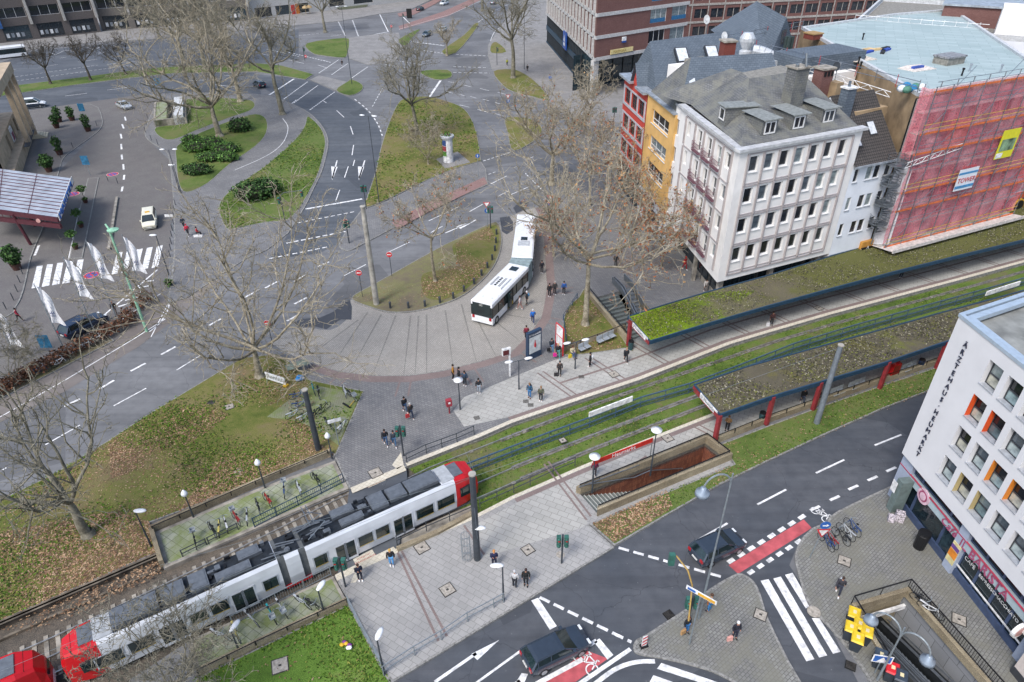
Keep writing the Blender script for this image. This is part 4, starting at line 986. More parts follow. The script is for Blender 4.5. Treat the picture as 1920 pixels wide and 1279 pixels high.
def scaffold():
 F=frm(WC,WA);u0,u1=22.7,45.5;zt=21.6
 r=root('scaffold','scaffold with orange boards wrapped in red netting on the street front','scaffold',tuple(W(F,u0,0)),WA)
 nets=NT('red_netting');bsdf=nets.b;tr=nets.new('ShaderNodeBsdfTransparent');ms=nets.new('ShaderNodeMixShader');outn=nets.n['Material Output']
 v=nets.uv();n1=nets.noise(v,.35,4);n2=nets.noise(v,5,3)
 nets.lk(nets.ramp(n1,[(.3,'#e0707e'),(.55,'#ea8c97'),(.75,'#f2b4ba')]),bsdf.inputs['Base Color']);bsdf.inputs['Roughness'].default_value=.8
 nets.lk(nets.ramp(n2,[(.3,(.32,.32,.32)),(.7,(.68,.68,.68))]),ms.inputs[0]);nets.lk(tr.outputs[0],ms.inputs[1]);nets.lk(bsdf.outputs[0],ms.inputs[2]);nets.lk(ms.outputs[0],outn.inputs[0])
 n=MB();cols=24;rows=14
 def np_(i,j):u=u0+(u1-u0)*i/cols;z=4.0+(zt-4.0)*j/rows;return W(F,u,-1.45+.14*math.sin(i*1.7+j*.6)+.08*math.sin(j*2.3+i),z+(.15*math.sin(i*.9)if j==0 else 0))
 for i in range(cols):
  for j in range(rows):n.quad(np_(i,j),np_(i+1,j),np_(i+1,j+1),np_(i,j+1))
 for j in range(rows):
  z0,z1=4+(zt-4)*j/rows,4+(zt-4)*(j+1)/rows
  if z0>13:n.quad(W(F,u0,-.2,z0),W(F,u0,-1.4,z0),W(F,u0,-1.4,z1),W(F,u0,-.2,z1))
 n.build('netting',nets.m,r,world=True,smooth=True)
 w_=MB();w_.quad(W(F,22.35,-.15,3.6),W(F,23.6,-1.6,3.9),W(F,23.4,-1.6,13),W(F,22.4,-.15,13.5));w_.build('white_sheet',plain('sheeting_white','#d6d6da',.6,var=.12),r,world=True)
 fr_=MB();wall(fr_,F,u0+.1,u1,3.6,20.3,[(u0+.8+2.1*i,u0+2.0+2.1*i,18.6-3.0*k-1.7,18.6-3.0*k)for i in range(10)for k in range(5)],0,.2)
 fr_.build('facade',plain('facade_grey','#b9aeac',.9,var=.1),r,world=True)
 g=MB();g.quad(W(F,u0+.1,.2,3.6),W(F,u1,.2,3.6),W(F,u1,.2,20.3),W(F,u0+.1,.2,20.3));g.build('glazing',m_glass_d,r,world=True)
 lv=[3.7+2.2*k for k in range(9)]
 for kz,z in enumerate(lv):
  b=MB();b.box(u0,u1,-1.25,-.45,z-.06,z,0,F);b.build('deck',plain('scaffold_deck','#b7b3ad',.6),r,world=True)
  if kz%3==1:continue
  b=MB();b.box(u0,u1,-1.74,-1.68,z,z+.2,0,F);b.build('toe_board',plain('toe_orange','#d8703c',.6,var=.15),r,world=True)
 for i in range(10):
  u=u0+.15+i*2.5;b=MB()
  for y in(-1.78,-.4):b.tube(W(F,u,y,.1),W(F,u,y,zt+.3),.05,n=6)
  b.build('standard',m_steel,r,world=True)
 b=MB()
 for k,z in enumerate(lv):
  for zz in(z+.6,z+1.1):b.tube(W(F,u0,-1.8,zz),W(F,u1,-1.8,zz),.03,n=5,mi=1 if k%3==0 else 0)
  for i in range(9):
   if(i+k)%3==0:b.tube(W(F,u0+.15+i*2.5,-1.8,z),W(F,u0+.15+(i+1)*2.5,-1.8,z+2.2),.03,n=5)
 b.build('brace',[m_steel,plain('tube_yellow','#c9a63a',.5)],r,world=True)
 c=MB();c.quad(W(F,u0-.4,-3.2,3.9),W(F,u1,-3.2,3.9),W(F,u1,-.2,3.5),W(F,u0-.4,-.2,3.5));c.box(u0-.4,u1,-3.3,-3.2,3.75,4.15,0,F);c.build('protective_roof',plain('fan_white','#cfc9c4',.7,var=.18),r,world=True)
 e=MB()
 P=[W(FG,0,.2,20.7),W(FG,0,30,20.7),W(FG,17,33,20.7)]
 for a,b_ in((P[0],P[1]),(P[1],P[2])):
  nn=int((b_-a).length/2.5)
  for i in range(nn+1):q=a+(b_-a)*i/nn;e.tube(q,q+Vector((0,0,1.3)),.04,n=5,mi=i%2)
  for h in(.5,1.1):e.tube(a+Vector((0,0,h)),b_+Vector((0,0,h)),.04,n=5)
 e.build('guard_rail',[m_steel,plain('tube_red','#b23a3f',.5)],r,world=True)
 for(a,b_)in((W(F,22.0,-1.6,13.4),W(F,30.5,-1.6,14.4)),(W(FG,-.3,3,19.6),W(FG,-.3,17,20.2))):
  t=MB();up_=Vector((0,0,.55));t.tube(a,b_,.045,n=5);t.tube(a+up_,b_+up_,.045,n=5);k=14
  for i in range(k):p=a+(b_-a)*i/k;q=a+(b_-a)*(i+1)/k;t.tube(p+(up_ if i%2 else Vector()),q+(Vector()if i%2 else up_),.03,n=5)
  t.build('lattice_girder',m_white,r,world=True)
 for(u,z,w2,h,bg)in((36.6,12.2,3.0,3.4,'yellow'),(31.3,9.2,3.2,2.6,'white')):
  bn=MB();bn.box(u,u+w2,-1.92,-1.88,z,z+h,0,F)
  if bg=='yellow':
   mt=[plain('banner_yellow','#d8d22c',.6,var=.05)];bn.box(u+.3,u+w2-.3,-1.94,-1.921,z+.9,z+2.3,1,F);bn.box(u+.1,u+1.2,-1.94,-1.921,z+.1,z+.7,2,F)
   mt+=[plain('banner_pic','#7f9b78',.7,var=.4,scale=1.2),m_white]
  else:
   mt=[plain('banner_white','#dfe3e8',.6,var=.04),plain('banner_blue','#4a8fc0',.6)];bn.box(u,u+w2,-1.94,-1.921,z+.25,z+.6,1,F);bn.box(u,u+w2,-1.94,-1.921,z+1.95,z+2.2,1,F)
  bn.build('banner',mt,r,world=True)
  if bg=='white':
   text('TOWER',.84,plain('letter_red','#c2343c',.6),r,F@Matrix.Translation((u+.12,-1.96,z+.95))@Matrix.Rotation(PI/2,4,'X'),'lettering',.01)
   text('GERÜSTBAU',.42,plain('letter_red','#c2343c',.6),r,F@Matrix.Translation((u+.15,-1.96,z+2.7))@Matrix.Rotation(PI/2,4,'X'),'lettering',.01)
 o=MB();o.box(28.3,31.6,-1.0,-.9,14.6,17.4,0,F);o.build('orange_sheet',plain('toe_orange','#d8703c',.6),r,world=True)
scaffold()
def fire_stair():
 F=frm(WC,WA);r=root('fire_stair','grey steel fire stair with round landings fixed to the white house','fire stair',tuple(W(F,21.6,-.8)),WA)
 for k in range(4):
  z=5.2+2.3*k+1.5
  p=MB();p.lathe([(1.0,z),(1.0,z+.12)],(0,0,0),14);p.build('landing',m_steel,r)
  g=MB()
  for h in(.4,.7,1.0):
   for i in range(14):a,b=2*PI*i/14,2*PI*(i+1)/14;g.tube((math.cos(a),math.sin(a),z+h),(math.cos(b),math.sin(b),z+h),.03,n=4)
  for i in range(7):a=2*PI*i/7;g.tube((math.cos(a),math.sin(a),z),(math.cos(a),math.sin(a),z+1.0),.03,n=4)
  g.build('guard_rail',m_steel,r)
 p=MB();p.tube((0,0,4),(0,0,15),.08,n=8)
 for i in range(40):a=i*.45;z=5.5+i*.2;p.box(.08,.95,-.12,.12,z,z+.04,0,Matrix.Rotation(a,4,'Z'))
 p.build('spindle',m_steel,r)
fire_stair()
def right_blocks():
 p=G2((1780,60),19);F=frm(p,rad(-32));r=root('rear_building','group of grey flat roofs with a white tower behind the green roof','building',(p[0],p[1],0),rad(-32))
 mb=MB();mb.box(-14,34,-4,30,0,19,0,F);mb.build('wall',m_wall_b,r,world=True)
 t=MB();t.box(-13.5,33.5,-3.5,29.5,19.0,19.05,0,F);t.build('roof',m_grille,r,world=True)
 pr=MB();ring=[tuple(W(F,*q)[:2])for q in((-14,-4),(34,-4),(34,30),(-14,30))];pr.prism(ring,19,19.8,0,holes=[inset(ring,.4)]);pr.build('parapet',plain('parapet','#c3c6c8',.7),r,world=True)
 b=MB();b.box(-2,9,6,15,19.05,22.0,0,F);b.box(-2.3,9.3,5.7,15.3,22.0,22.3,1,F);b.build('plant_room',[m_brick,m_zinc],r,world=True)
 b=MB();b.box(6,16,-3.8,1,19.05,23.5,0,F);b.box(15,24,-2,8,19.05,21.0,0,F);b.build('stair_tower',m_wall_w,r,world=True)
 k=MB()
 for i in range(12):k.tube(W(F,-13.8+i*1.6,-3.8,19.8),W(F,-13.8+i*1.6,-3.8,21.2),.04,n=4)
 for h in(.6,1.2):k.tube(W(F,-13.8,-3.8,19.8+h),W(F,5,-3.8,19.8+h),.05,n=4)
 k.build('guard_rail',m_white,r,world=True)
right_blocks()
def orange_shop():
 F=frm(WC,WA);r=root('shop_building','orange and dark shop front with round disc sign at the right edge','building',tuple(W(F,46,0)),WA)
 mb=MB();wall(mb,F,45.6,70,.1,19,[(47+4*i,49.5+4*i,z,z+1.7)for i in range(5)for z in(5.5,8.8,12.1,15.4)],0,.2);mb.quad(W(F,45.6,20,0),W(F,45.6,0,0),W(F,45.6,0,19),W(F,45.6,20,19));mb.build('wall',plain('orange_red','#b5532c',.8),r,world=True)
 for i in range(5):
  for z in(5.5,8.8,12.1,15.4):window(r,F,47+4*i,49.5+4*i,z,z+1.7,.18,style='double')
 b=MB();b.box(45.6,60,-.12,-.01,2.6,4.6,0,F);b.build('fascia',m_pole,r,world=True)
 d=MB();d.tube(W(F,48.5,-.15,3.6),W(F,48.5,-.35,3.6),1.1,n=20);d.build('sign',plain('sign_ring','#d9a23a',.5),r,world=True)
 d=MB();d.tube(W(F,48.5,-.35,3.6),W(F,48.5,-.40,3.6),.9,n=20);d.build('sign_face',m_black,r,world=True)
orange_shop()
def brick_office():
 o=(18.38,153.76);a=rad(34.53);la2=rad(96.69);LL=62;far=(o[0]+LL*math.cos(la2),o[1]+LL*math.sin(la2))
 F=frm(o,a);FL=frm(far,la2-PI)
 r=root('office_building','brown brick office block with white bands over a dark glazed arcade','building',(*o,0),a)
 mb=MB();rows=[8.3,12.5,16.85,21.2]
 ops=[(u,u+5.0 if u<20 else u+4.7,z+.9,z+3.7)for z in rows for u in(15.4,22.0)]
 opl=[(LL-2.0-3.6*i-2.6,LL-2.0-3.6*i,z+1.3,z+3.6)for z in rows for i in range(16)]
 wall(mb,F,0,27.2,8.3,26,ops,0,.3);wall(mb,FL,0,LL,8.3,26,opl,0,.4)
 mb.quad(W(F,27.2,0,0),W(F,27.2,30,0),W(F,27.2,30,26),W(F,27.2,0,26));mb.prism([tuple(W(F,0,0)[:2]),tuple(W(F,27.2,0)[:2]),tuple(W(F,27.2,30)[:2]),far],26,26.02,0,sides=False)
 mb.build('wall',m_brick,r,world=True)
 m_bd=plain('band_concrete','#bdbcba',.8,var=.12)
 b=MB()
 for z in[7.6,11.9,16.2,20.6]:b.box(-.12,27.3,-.15,.3,z,z+.68,0,F);b.box(0,LL+.1,-.15,.3,z+.003,z+.68,0,FL)
 for z in rows:
  for i in range(17):b.box(LL-1.6-3.6*i,LL-1.1-3.6*i,-.5,-.02,z,z+3.6,0,FL)
 b.build('concrete_band',m_bd,r,world=True)
 for(u0,u1,z0,z1)in ops:window(r,F,u0,u1,z0,z1,.25,style='triple' if u0<20 else 'double',frame=m_frame,glass=m_glass,fr=.12)
 sp=MB()
 for z in rows[1:]:
  for u in(15.5,22.1):sp.box(u,u+4.6,.1,.2,z+.95,z+1.75,0,F)
 sp.build('spandrel',plain('spandrel_blue','#2f6c97',.4),r,world=True)
 for(u0,u1,z0,z1)in opl:window(r,FL,u0,u1,z0,z1,.35,style='double',fr=.12)
 g=MB();g.quad(W(F,0,7,.1),W(F,27,7,.1),W(F,27,7,7.6),W(F,0,7,7.6));g.quad(W(FL,0,.25,.1),W(FL,LL-4,.25,.1),W(FL,LL-4,.25,7.6),W(FL,0,.25,7.6));g.quad(W(FL,LL-4,.25,.1),W(F,3,7,.1),W(F,3,7,7.6),W(FL,LL-4,.25,7.6))
 g.build('arcade_glazing',m_glass_s,r,world=True)
 f=MB();m_tl=plain('teal_panel','#1f3b4d',.5)
 for i in range(34):f.box(1+1.75*i-.06,1+1.75*i+.06,.05,.24,.1,7.6,0,FL)if 1+1.75*i<LL-4 else None
 f.box(0,LL-4,.02,.2,3.6,4.9,1,FL);f.box(0,LL-4,.04,.2,.1,.5,1,FL)
 for i in range(8):f.box(2+i*3.2,2.12+i*3.2,6.8,6.98,.1,7.6,0,F)
 f.build('arcade_frame',[m_frame_d,m_tl],r,world=True)
 for(u,v)in((.8,.8),(27,.8)):c=MB();c.box(u-.7,u+.7,v-.5,v+.5,.1,7.6,0,F);c.build('column',m_bd,r,world=True)
 s=MB();s.box(LL-33,LL-29,-.6,-.3,4.2,8.2,0,FL);s.build('sign',plain('sign_blue2','#1f4fa0',.4),r,world=True)
 t=MB();t.add([W(FL,LL-32.0,-.64,6.0),W(FL,LL-30.2,-.64,6.0),W(FL,LL-31.1,-.64,7.6)],[(0,1,2)]);t.box(LL-32,LL-30.2,-.66,-.62,5.0,5.7,0,FL);t.build('emblem',m_white,r,world=True)
 s=MB();s.box(4.2,10.7,-.35,-.15,8.45,9.35,0,F);s.build('sign',plain('sign_cream','#d9c88f',.6),r,world=True)
 text('MARMARA',.8,plain('letter_ochre','#9c8436',.6),r,F@Matrix.Translation((4.9,-.36,8.62))@Matrix.Rotation(PI/2,4,'X'),'lettering',.01)
 s=MB();s.box(7.3,8.4,-.4,-.15,10.6,11.6,0,F);s.box(7.3,8.4,-.42,-.14,10.5,10.85,1,F);s.build('sign',[m_white,plain('sign_blue2','#1f4fa0',.4)],r,world=True)
brick_office()
def far_block():
 p=G2((1290,60),6);F=frm(p,rad(12));r=root('office_building','long ivy-brown brick block with white window grid at the top right','building',(*p,0),rad(12))
 mb=MB();ops=[(1.2+4.6*i,4.8+4.6*i,z,z+2.2)for i in range(34)for z in(5,9.2,13.4,17.6)]
 wall(mb,F,-2,160,0,21,ops,0,.3);mb.prism([tuple(W(F,*q)[:2])for q in((-2,0),(160,0),(160,16),(-2,16))],21,21.02,0,sides=False);mb.build('wall',m_brick,r,world=True)
 g=MB();g.quad(W(F,-2,.28,0),W(F,160,.28,0),W(F,160,.28,20.9),W(F,-2,.28,20.9));g.build('glazing',m_glass,r,world=True)
 b=MB()
 for z in(3.8,8.0,12.2,16.4,20.4):b.box(-2.1,160.1,-.15,-.01,z,z+.5,0,F)
 for i in range(35):b.box(.2+4.6*i,.45+4.6*i,-.12,-.01,0,20.4,0,F);b.box(3.0+4.6*i,3.12+4.6*i,.1,.2,4,20.4,0,F)
 b.build('window_grid',plain('grid_concrete','#a9a49d',.8,var=.2),r,world=True)
far_block()
AO=(28.75,37.0);AA=rad(-83.7)
def medical():
 F=frm(AO,AA);nb=rad(24.0);zt,zb=16.4,4.5;LEN=27
 r=root('medical_centre','white corner building with orange window reveals above a glazed cafe','building',(*AO,0),AA)
 cols={0:15.43,1:12.78,2:10.17,3:7.53};ops=[]
 for k,z in cols.items():
  for i in range(14):u=3.42+1.62*i;ops.append((u,u+1.18,z-1.78,z,k,i))
 mb=MB();wall(mb,F,0,LEN,zb,zt,[o[:4]for o in ops],0,.42,rev=0)
 e=Vector(AO)+Vector((math.cos(nb),math.sin(nb)))*24;FN=frm(e,nb-PI)
 opn=[(24-u-1.2,24-u,z-1.78,z)for z in cols.values()for u in(3,6,9,12,15,18)]
 wall(mb,FN,0,24,zb,zt,opn,0,.3)
 b3=W(F,LEN,0);mb.add([(*AO,zb),(b3.x,b3.y,zb),(b3.x+22,b3.y+6,zb),(e.x,e.y,zb)],[(0,3,2,1)][0:1],0);mb.quad((b3.x,b3.y,0),(b3.x+22,b3.y+6,0),(b3.x+22,b3.y+6,zt),(b3.x,b3.y,zt))
 mb.build('wall',plain('render_clean','#d6d6d8',.8,var=.03,scale=.5),r,world=True)
 for o in opn:window(r,FN,*o,.28,frame=m_frame_d)
 cl={(1,0):'#d8521f',(1,1):'#d8521f',(3,1):'#b5a373',(2,2):'#d9822b',(2,3):'#d9822b',(3,2):'#b5a373',(1,4):'#d8521f',(0,4):'#d9822b',(2,5):'#b5a373'}
 for(u0,u1,z0,z1,k,i)in ops:
  window(r,F,u0,u1,z0+.02,z1,.4,glass=m_glass,frame=m_frame_d,style='split',sill=None,fr=.06)
  m=MB();m.box(u0-.03,u1+.03,-.06,.34,z0-.02,z0+.03,0,F);m.build('sill',plain('sill_alu','#b9bdc4',.4,.3),r,world=True)
  if(k,i)in cl:m=MB();m.box(u0+.001,u0+.03,-.01,.39,z0+.03,z1,0,F);m.build('reveal',plain('reveal'+cl[(k,i)],cl[(k,i)],.6,var=.05),r,world=True)
 b4=(b3.x+22,b3.y+6);ring=[AO,(b3.x,b3.y),b4,(e.x,e.y)];ins=inset(ring,.75);ins2=inset(ring,1.9)
 p=MB();out_=inset(ring,-.06);p.prism(out_,zt,zt+.22,0,holes=[inset(ring,.22)]);p.prism(inset(ring,.3),zt-.2,zt+.12,0,holes=[ins]);p.build('parapet',plain('capping','#b4c3d0',.35,.3,var=.06),r,world=True)
 p=MB();p.prism(inset(ring,.2),zt-.5,zt-.45,0);p.build('roof',plain('roof_membrane','#8d8f8b',.8,var=.2,scale=.8),r,world=True)
 p=MB();q=inset(ring,3.0);p.prism(q,zt-.45,zt+.3,0);p.build('solar_deck',paving('deck_panels','#7386a0','#7c8fa8','#5c6c82',1.6,.5,rad(24),.03,off=0,blot=.15,speck=.1),r,world=True)
 s=MB();segs=[(0.0,1.2,'p'),(1.2,2.2,'g'),(2.2,5.3,'g'),(5.3,6.6,'g'),(6.6,7.4,'p'),(7.4,8.9,'g'),(8.9,10.4,'g'),(10.4,11.9,'g'),(11.9,13.4,'g'),(13.4,14.3,'p')]
 m_pan=plain('panel_bluegrey','#a3adbf',.5,var=.04);m_fr=plain('frame_blue','#42506c',.45);m_bd=plain('band_aqua','#a9b9bf',.5,var=.05)
 for a,b,t in segs:
  if t=='p':s.box(a,b,.25,.7,.1,zb,0,F)
 s.box(0,14.3,.30,.6,2.75,3.4,1,F);s.build('fascia',[m_pan,m_bd],r,world=True)
 t_=MB();t_.box(0,14.3,.22,.32,3.4,3.47,0,F);t_.build('neon_strip',plain('strip_red','#b4445a',.5),r,world=True)
 for a,b,t in segs:
  if t=='g':
   window(r,F,a,b,.15,2.72,.6,glass=m_glass_s,frame=m_fr,name='shop_window',fr=.1);window(r,F,a,b,3.5,zb-.02,.6,glass=m_glass_s,frame=m_fr,name='shop_window',fr=.08)
 ba=MB();ba.box(0,14.3,.45,.58,.1,.7,0,F);ba.build('plinth',m_fr,r,world=True)
 bb=MB();bb.box(7.4,13.4,.44,.50,1.05,1.15,0,F);bb.build('window_stripe',m_white,r,world=True)
 n_=MB();n_.quad(W(FN,0,.4,.1),W(FN,22,.4,.1),W(FN,22,.4,zb),W(FN,0,.4,zb));n_.build('side_glazing',m_glass_s,r,world=True)
 bn=MB();bn.box(6.65,7.35,.20,.24,.9,2.7,0,F);bn.box(6.65,7.35,.19,.2,2.1,2.45,1,F);bn.box(6.65,7.35,.19,.2,1.4,2.05,2,F);bn.build('banner',[plain('banner_cream','#ded29b',.6),plain('banner_violet','#6b4a8f',.6),plain('banner_orange','#e0892f',.6)],r,world=True)
 RX=Matrix.Rotation(PI/2,4,'X')
 mg=plain('letter_magenta','#a0506f',.5);dk=plain('letter_dark','#2e3246',.5)
 text('Café',.85,mg,r,F@Matrix.Translation((5.0,.26,2.8))@RX,'lettering',.03,shear=.3)
 text('IL BARISTA',.92,mg,r,F@Matrix.Translation((7.0,.26,2.72))@RX,'lettering',.03)
 text('CAFÉ',.42,m_white,r,F@Matrix.Translation((7.6,.52,2.0))@RX,'lettering',.005);text('ESPRESSO',.36,m_white,r,F@Matrix.Translation((9.0,.52,2.0))@RX,'lettering',.005);text('MACCHIATO',.34,m_white,r,F@Matrix.Translation((10.5,.52,2.0))@RX,'lettering',.005)
 RZ=Matrix.Rotation(0,4,'Z')
 for i,ch in enumerate('ÄRZTEHAUS·HEUMARKT'):
  z=14.95-i*.555;text(ch,.52,dk,r,F@Matrix.Translation((1.4,-.06,z))@RX,'lettering',.03,align='CENTER')
 d=MB();c=W(F,3.0,.16,3.05)
 for rr,mi,y in((.62,0,.26),(.42,1,.24),(.3,0,.22)):d.tube(W(F,3.0,.3,3.05),W(F,3.0,y-.04,3.05),rr,n=22,mi=mi)
 d.build('round_sign',[plain('sign_pink','#d9b7c4',.5),plain('letter_magenta','#a0506f',.5)],r,world=True)
 a=root('illuminated_sign','round white projecting signs on the corner between cafe and red door','sign',tuple(W(F,13.6,-.2,3.2)),AA)
 for dz,dx,rr in((0,0,.55),(.35,1.0,.6)):
  q=MB();q.tube((dx-.1,-.6+dx*.1,dz),(dx+.1,-.55+dx*.1,dz),rr,n=20);q.build('disc',m_white,a);q=MB();q.tube((dx-.12,-.6+dx*.1,dz),(dx+.12,-.55+dx*.1,dz),rr*.7,n=20);q.build('disc_face',plain('sign_pale_red','#c99a93',.5),a)
 q=MB();q.box(-.1,1.2,-.4,.2,-.1,.1);q.build('bracket',m_white,a)
 u=MB();u.box(.2,.8,-.8,.1,.1,3.2,0,F@Matrix.Translation((1.0,.2,0)));u.build('entrance_pillar',plain('pillar_greygreen','#6a7876',.5),r,world=True)
 u=MB();u.box(.99,1.5,-.72,-.70,1.9,2.9,0,F);u.build('notice',m_white,r,world=True)
medical()
def cream_house():
 F=frm(tuple(W(frm(AO,AA),14.35,-.55)[:2]),AA+rad(3));r=root('town_house','cream house with red door and framed menu at the lower right corner','house',tuple(F.translation),AA+rad(3))
 mb=MB();wall(mb,F,0,20,.1,13,[(2.2,4.6,.1,2.6),(6,7.4,4.6,6.4),(1.5,2.9,4.6,6.4)],0,.35);mb.quad(W(F,0,6,.1),W(F,0,0,.1),W(F,0,0,13),W(F,0,6,13));mb.build('wall',plain('cream_render','#c9bfb8',.85,var=.06),r,world=True)
 d=MB();d.box(2.2,4.6,.3,.38,.1,2.6,0,F);d.build('door',plain('door_red','#8f2f2b',.5),r,world=True)
 pl=MB();pl.box(-.03,2.2,-.05,-.003,.1,.7,0,F);pl.build('plinth',m_frame_d,r,world=True)
 m=MB();m.box(.7,1.6,-.1,-.005,1.3,2.5,0,F);m.box(.8,1.5,-.115,-.1,1.4,2.4,1,F);m.build('menu_case',[plain('wood_red','#8c4a33',.5),m_white],r,world=True)
 for a,b in((6,7.4),(1.5,2.9)):window(r,F,a,b,4.6,6.4,.3,frame=m_frame_d)
cream_house()
def hotel():
 z0=G2((62,248),.1);p1=G2((30,330),.1)
 dirv=Vector(G2((40,320),.1))-Vector(G2((62,250),.1));a=math.atan2(dirv.y,dirv.x)
 o=G2((64,258),.1);F=frm(o,a);r=root('hotel','beige stone hotel front with tall square piers and arched window','building',(*o,0),a)
 S=-1
 mb=MB();ms=plain('limestone','#b8a58c',.85,var=.12,scale=.8)
 L=26;F2=frm(tuple(W(F,L,0)[:2]),a+PI)
 wall(mb,F2,0,L,.1,5.2,[(L-3.4,L-1.6,2.2,4.6),(L-7.4,L-6,1.8,4.6),(L-15,L-13,1.8,4.6)],0,.5,y=1.6);wall(mb,F2,0,L-.5,5.2,16,[(L-3.5*i-3.4,L-3.5*i-1.4,7,11)for i in range(6)],0,.4,y=6);mb.quad(W(F2,0,1.6,5.2),W(F2,L,1.6,5.2),W(F2,L,6,5.2),W(F2,0,6,5.2));mb.quad(W(F2,L,1.6,0),W(F2,L,9,0),W(F2,L,9,5.2),W(F2,L,1.6,5.2))
 mb.box(0,L,.2,1.6,.1,2.0,0,F2);mb.build('wall',ms,r,world=True)
 g=MB();g.quad(W(F2,0,2.08,.1),W(F2,L,2.08,.1),W(F2,L,2.08,5.1),W(F2,0,2.08,5.1));g.quad(W(F2,0,6.4,5.3),W(F2,L-.6,6.4,5.3),W(F2,L-.6,6.4,15.9),W(F2,0,6.4,15.9));g.build('glazing',m_glass_d,r,world=True)
 for i in range(3):
  q=MB();u=L-.6-4.6*i;q.box(u-.55,u+.35,-.9,-.1,.9 if i==0 else 2.0,12.0,0,F2);q.build('pier',ms,r,world=True)
 b=MB();b.box(-2,L+.4,-1.0,1.0,12.0,13.6,0,F2);b.build('entablature',ms,r,world=True)
 b=MB();b.box(L-13,L-2,-.95,-.05,2.0,2.06,0,F2)
 for k in range(3):b.tube(W(F2,L-13,-.9,2.2+k*.4),W(F2,L-2,-.9,2.2+k*.4),.03,n=4)
 b.build('balustrade',m_pole,r,world=True)
 s=MB()
 for k in range(4):s.box(L-1.2,L+1.4-.35*k+.6,-2.3+.35*k,.8,.1+.2*k,.3+.2*k,0,F2)
 s.build('steps',plain('step_stone','#cabfa6',.85),r,world=True)
 p=MB();p.box(L-10.5,L-8.3,1.4,1.55,2.4,4.8,0,F2);p.box(L-10.2,L-8.6,1.37,1.4,2.6,3.9,1,F2);p.build('poster',[m_white,plain('poster_multi','#8c3a5c',.6,var=.4,scale=6)],r,world=True)
 zc=5.0;c=[G(*q,zc)for q in((-60,309),(134,335),(108,408),(-60,385))]
 rc=root('entrance_canopy','glass entrance canopy with burgundy frame and blue hotel lettering','canopy',(c[1].x,c[1].y,0),0)
 bur=plain('burgundy_steel','#552a33',.5,.1)
 gl=MB();gl.add([tuple(x+Vector((0,0,.05)))for x in c],[(3,2,1,0)]);gl.build('roof_glass',plain('canopy_glass','#a9afb8',.2,0,var=.15,scale=.6),rc,world=True)
 fr=MB()
 for i in range(4):fr.bar(c[i],c[(i+1)%4],.3,.6)
 for k in range(1,12):t=k/12;fr.bar(c[0].lerp(c[3],t)+Vector((0,0,.12)),c[1].lerp(c[2],t)+Vector((0,0,.12)),.08,.1)
 for t in(.35,.68):fr.bar(c[0].lerp(c[1],t)+Vector((0,0,.09)),c[3].lerp(c[2],t)+Vector((0,0,.09)),.07,.06)
 fr.bar(c[2]-Vector((0,0,.9)),c[3]-Vector((0,0,1.2)),.3,.6)
 for k in range(12):t=k/11;fr.tube(c[3].lerp(c[2],t)-Vector((0,0,.3)),c[3].lerp(c[2],t)-Vector((0,0,1.1)),.04,n=4)
 fr.build('frame',bur,rc,world=True)
 for q in((58,459),(66,424)):b_=G(*q,.1);m=MB();m.tube(b_,b_+Vector((-.3,-.4,4.6)),.2,.2,8);m.build('column',bur,rc,world=True)
 e=(c[1]-c[2]);an=math.atan2(e.y,e.x);L_=e.length
 M=Matrix.Translation(c[2]+Vector((.25,-.05,-.35)))@Matrix.Rotation(an,4,'Z')@Matrix.Rotation(PI/2,4,'X')
 bk=MB();bk.box(.0,L_,-.1,.75,-.1,-.05,0,M);bk.build('sign_board',m_white,rc,world=True)
 text('MARITIM',1.0,plain('letter_blue','#2466b8',.5),rc,M@Matrix.Translation((.25,0,0))@Matrix.Scale(L_/4.6,4,(1,0,0)),'lettering',.06)
 d=MB();q=c[2].lerp(c[3],.22)-Vector((0,.25,.7));d.tube(q,q-Vector((0,.06,0)),.28,n=16);d.build('round_sign',plain('sign_pale_red','#d9c9c6',.5),rc,world=True)
hotel()
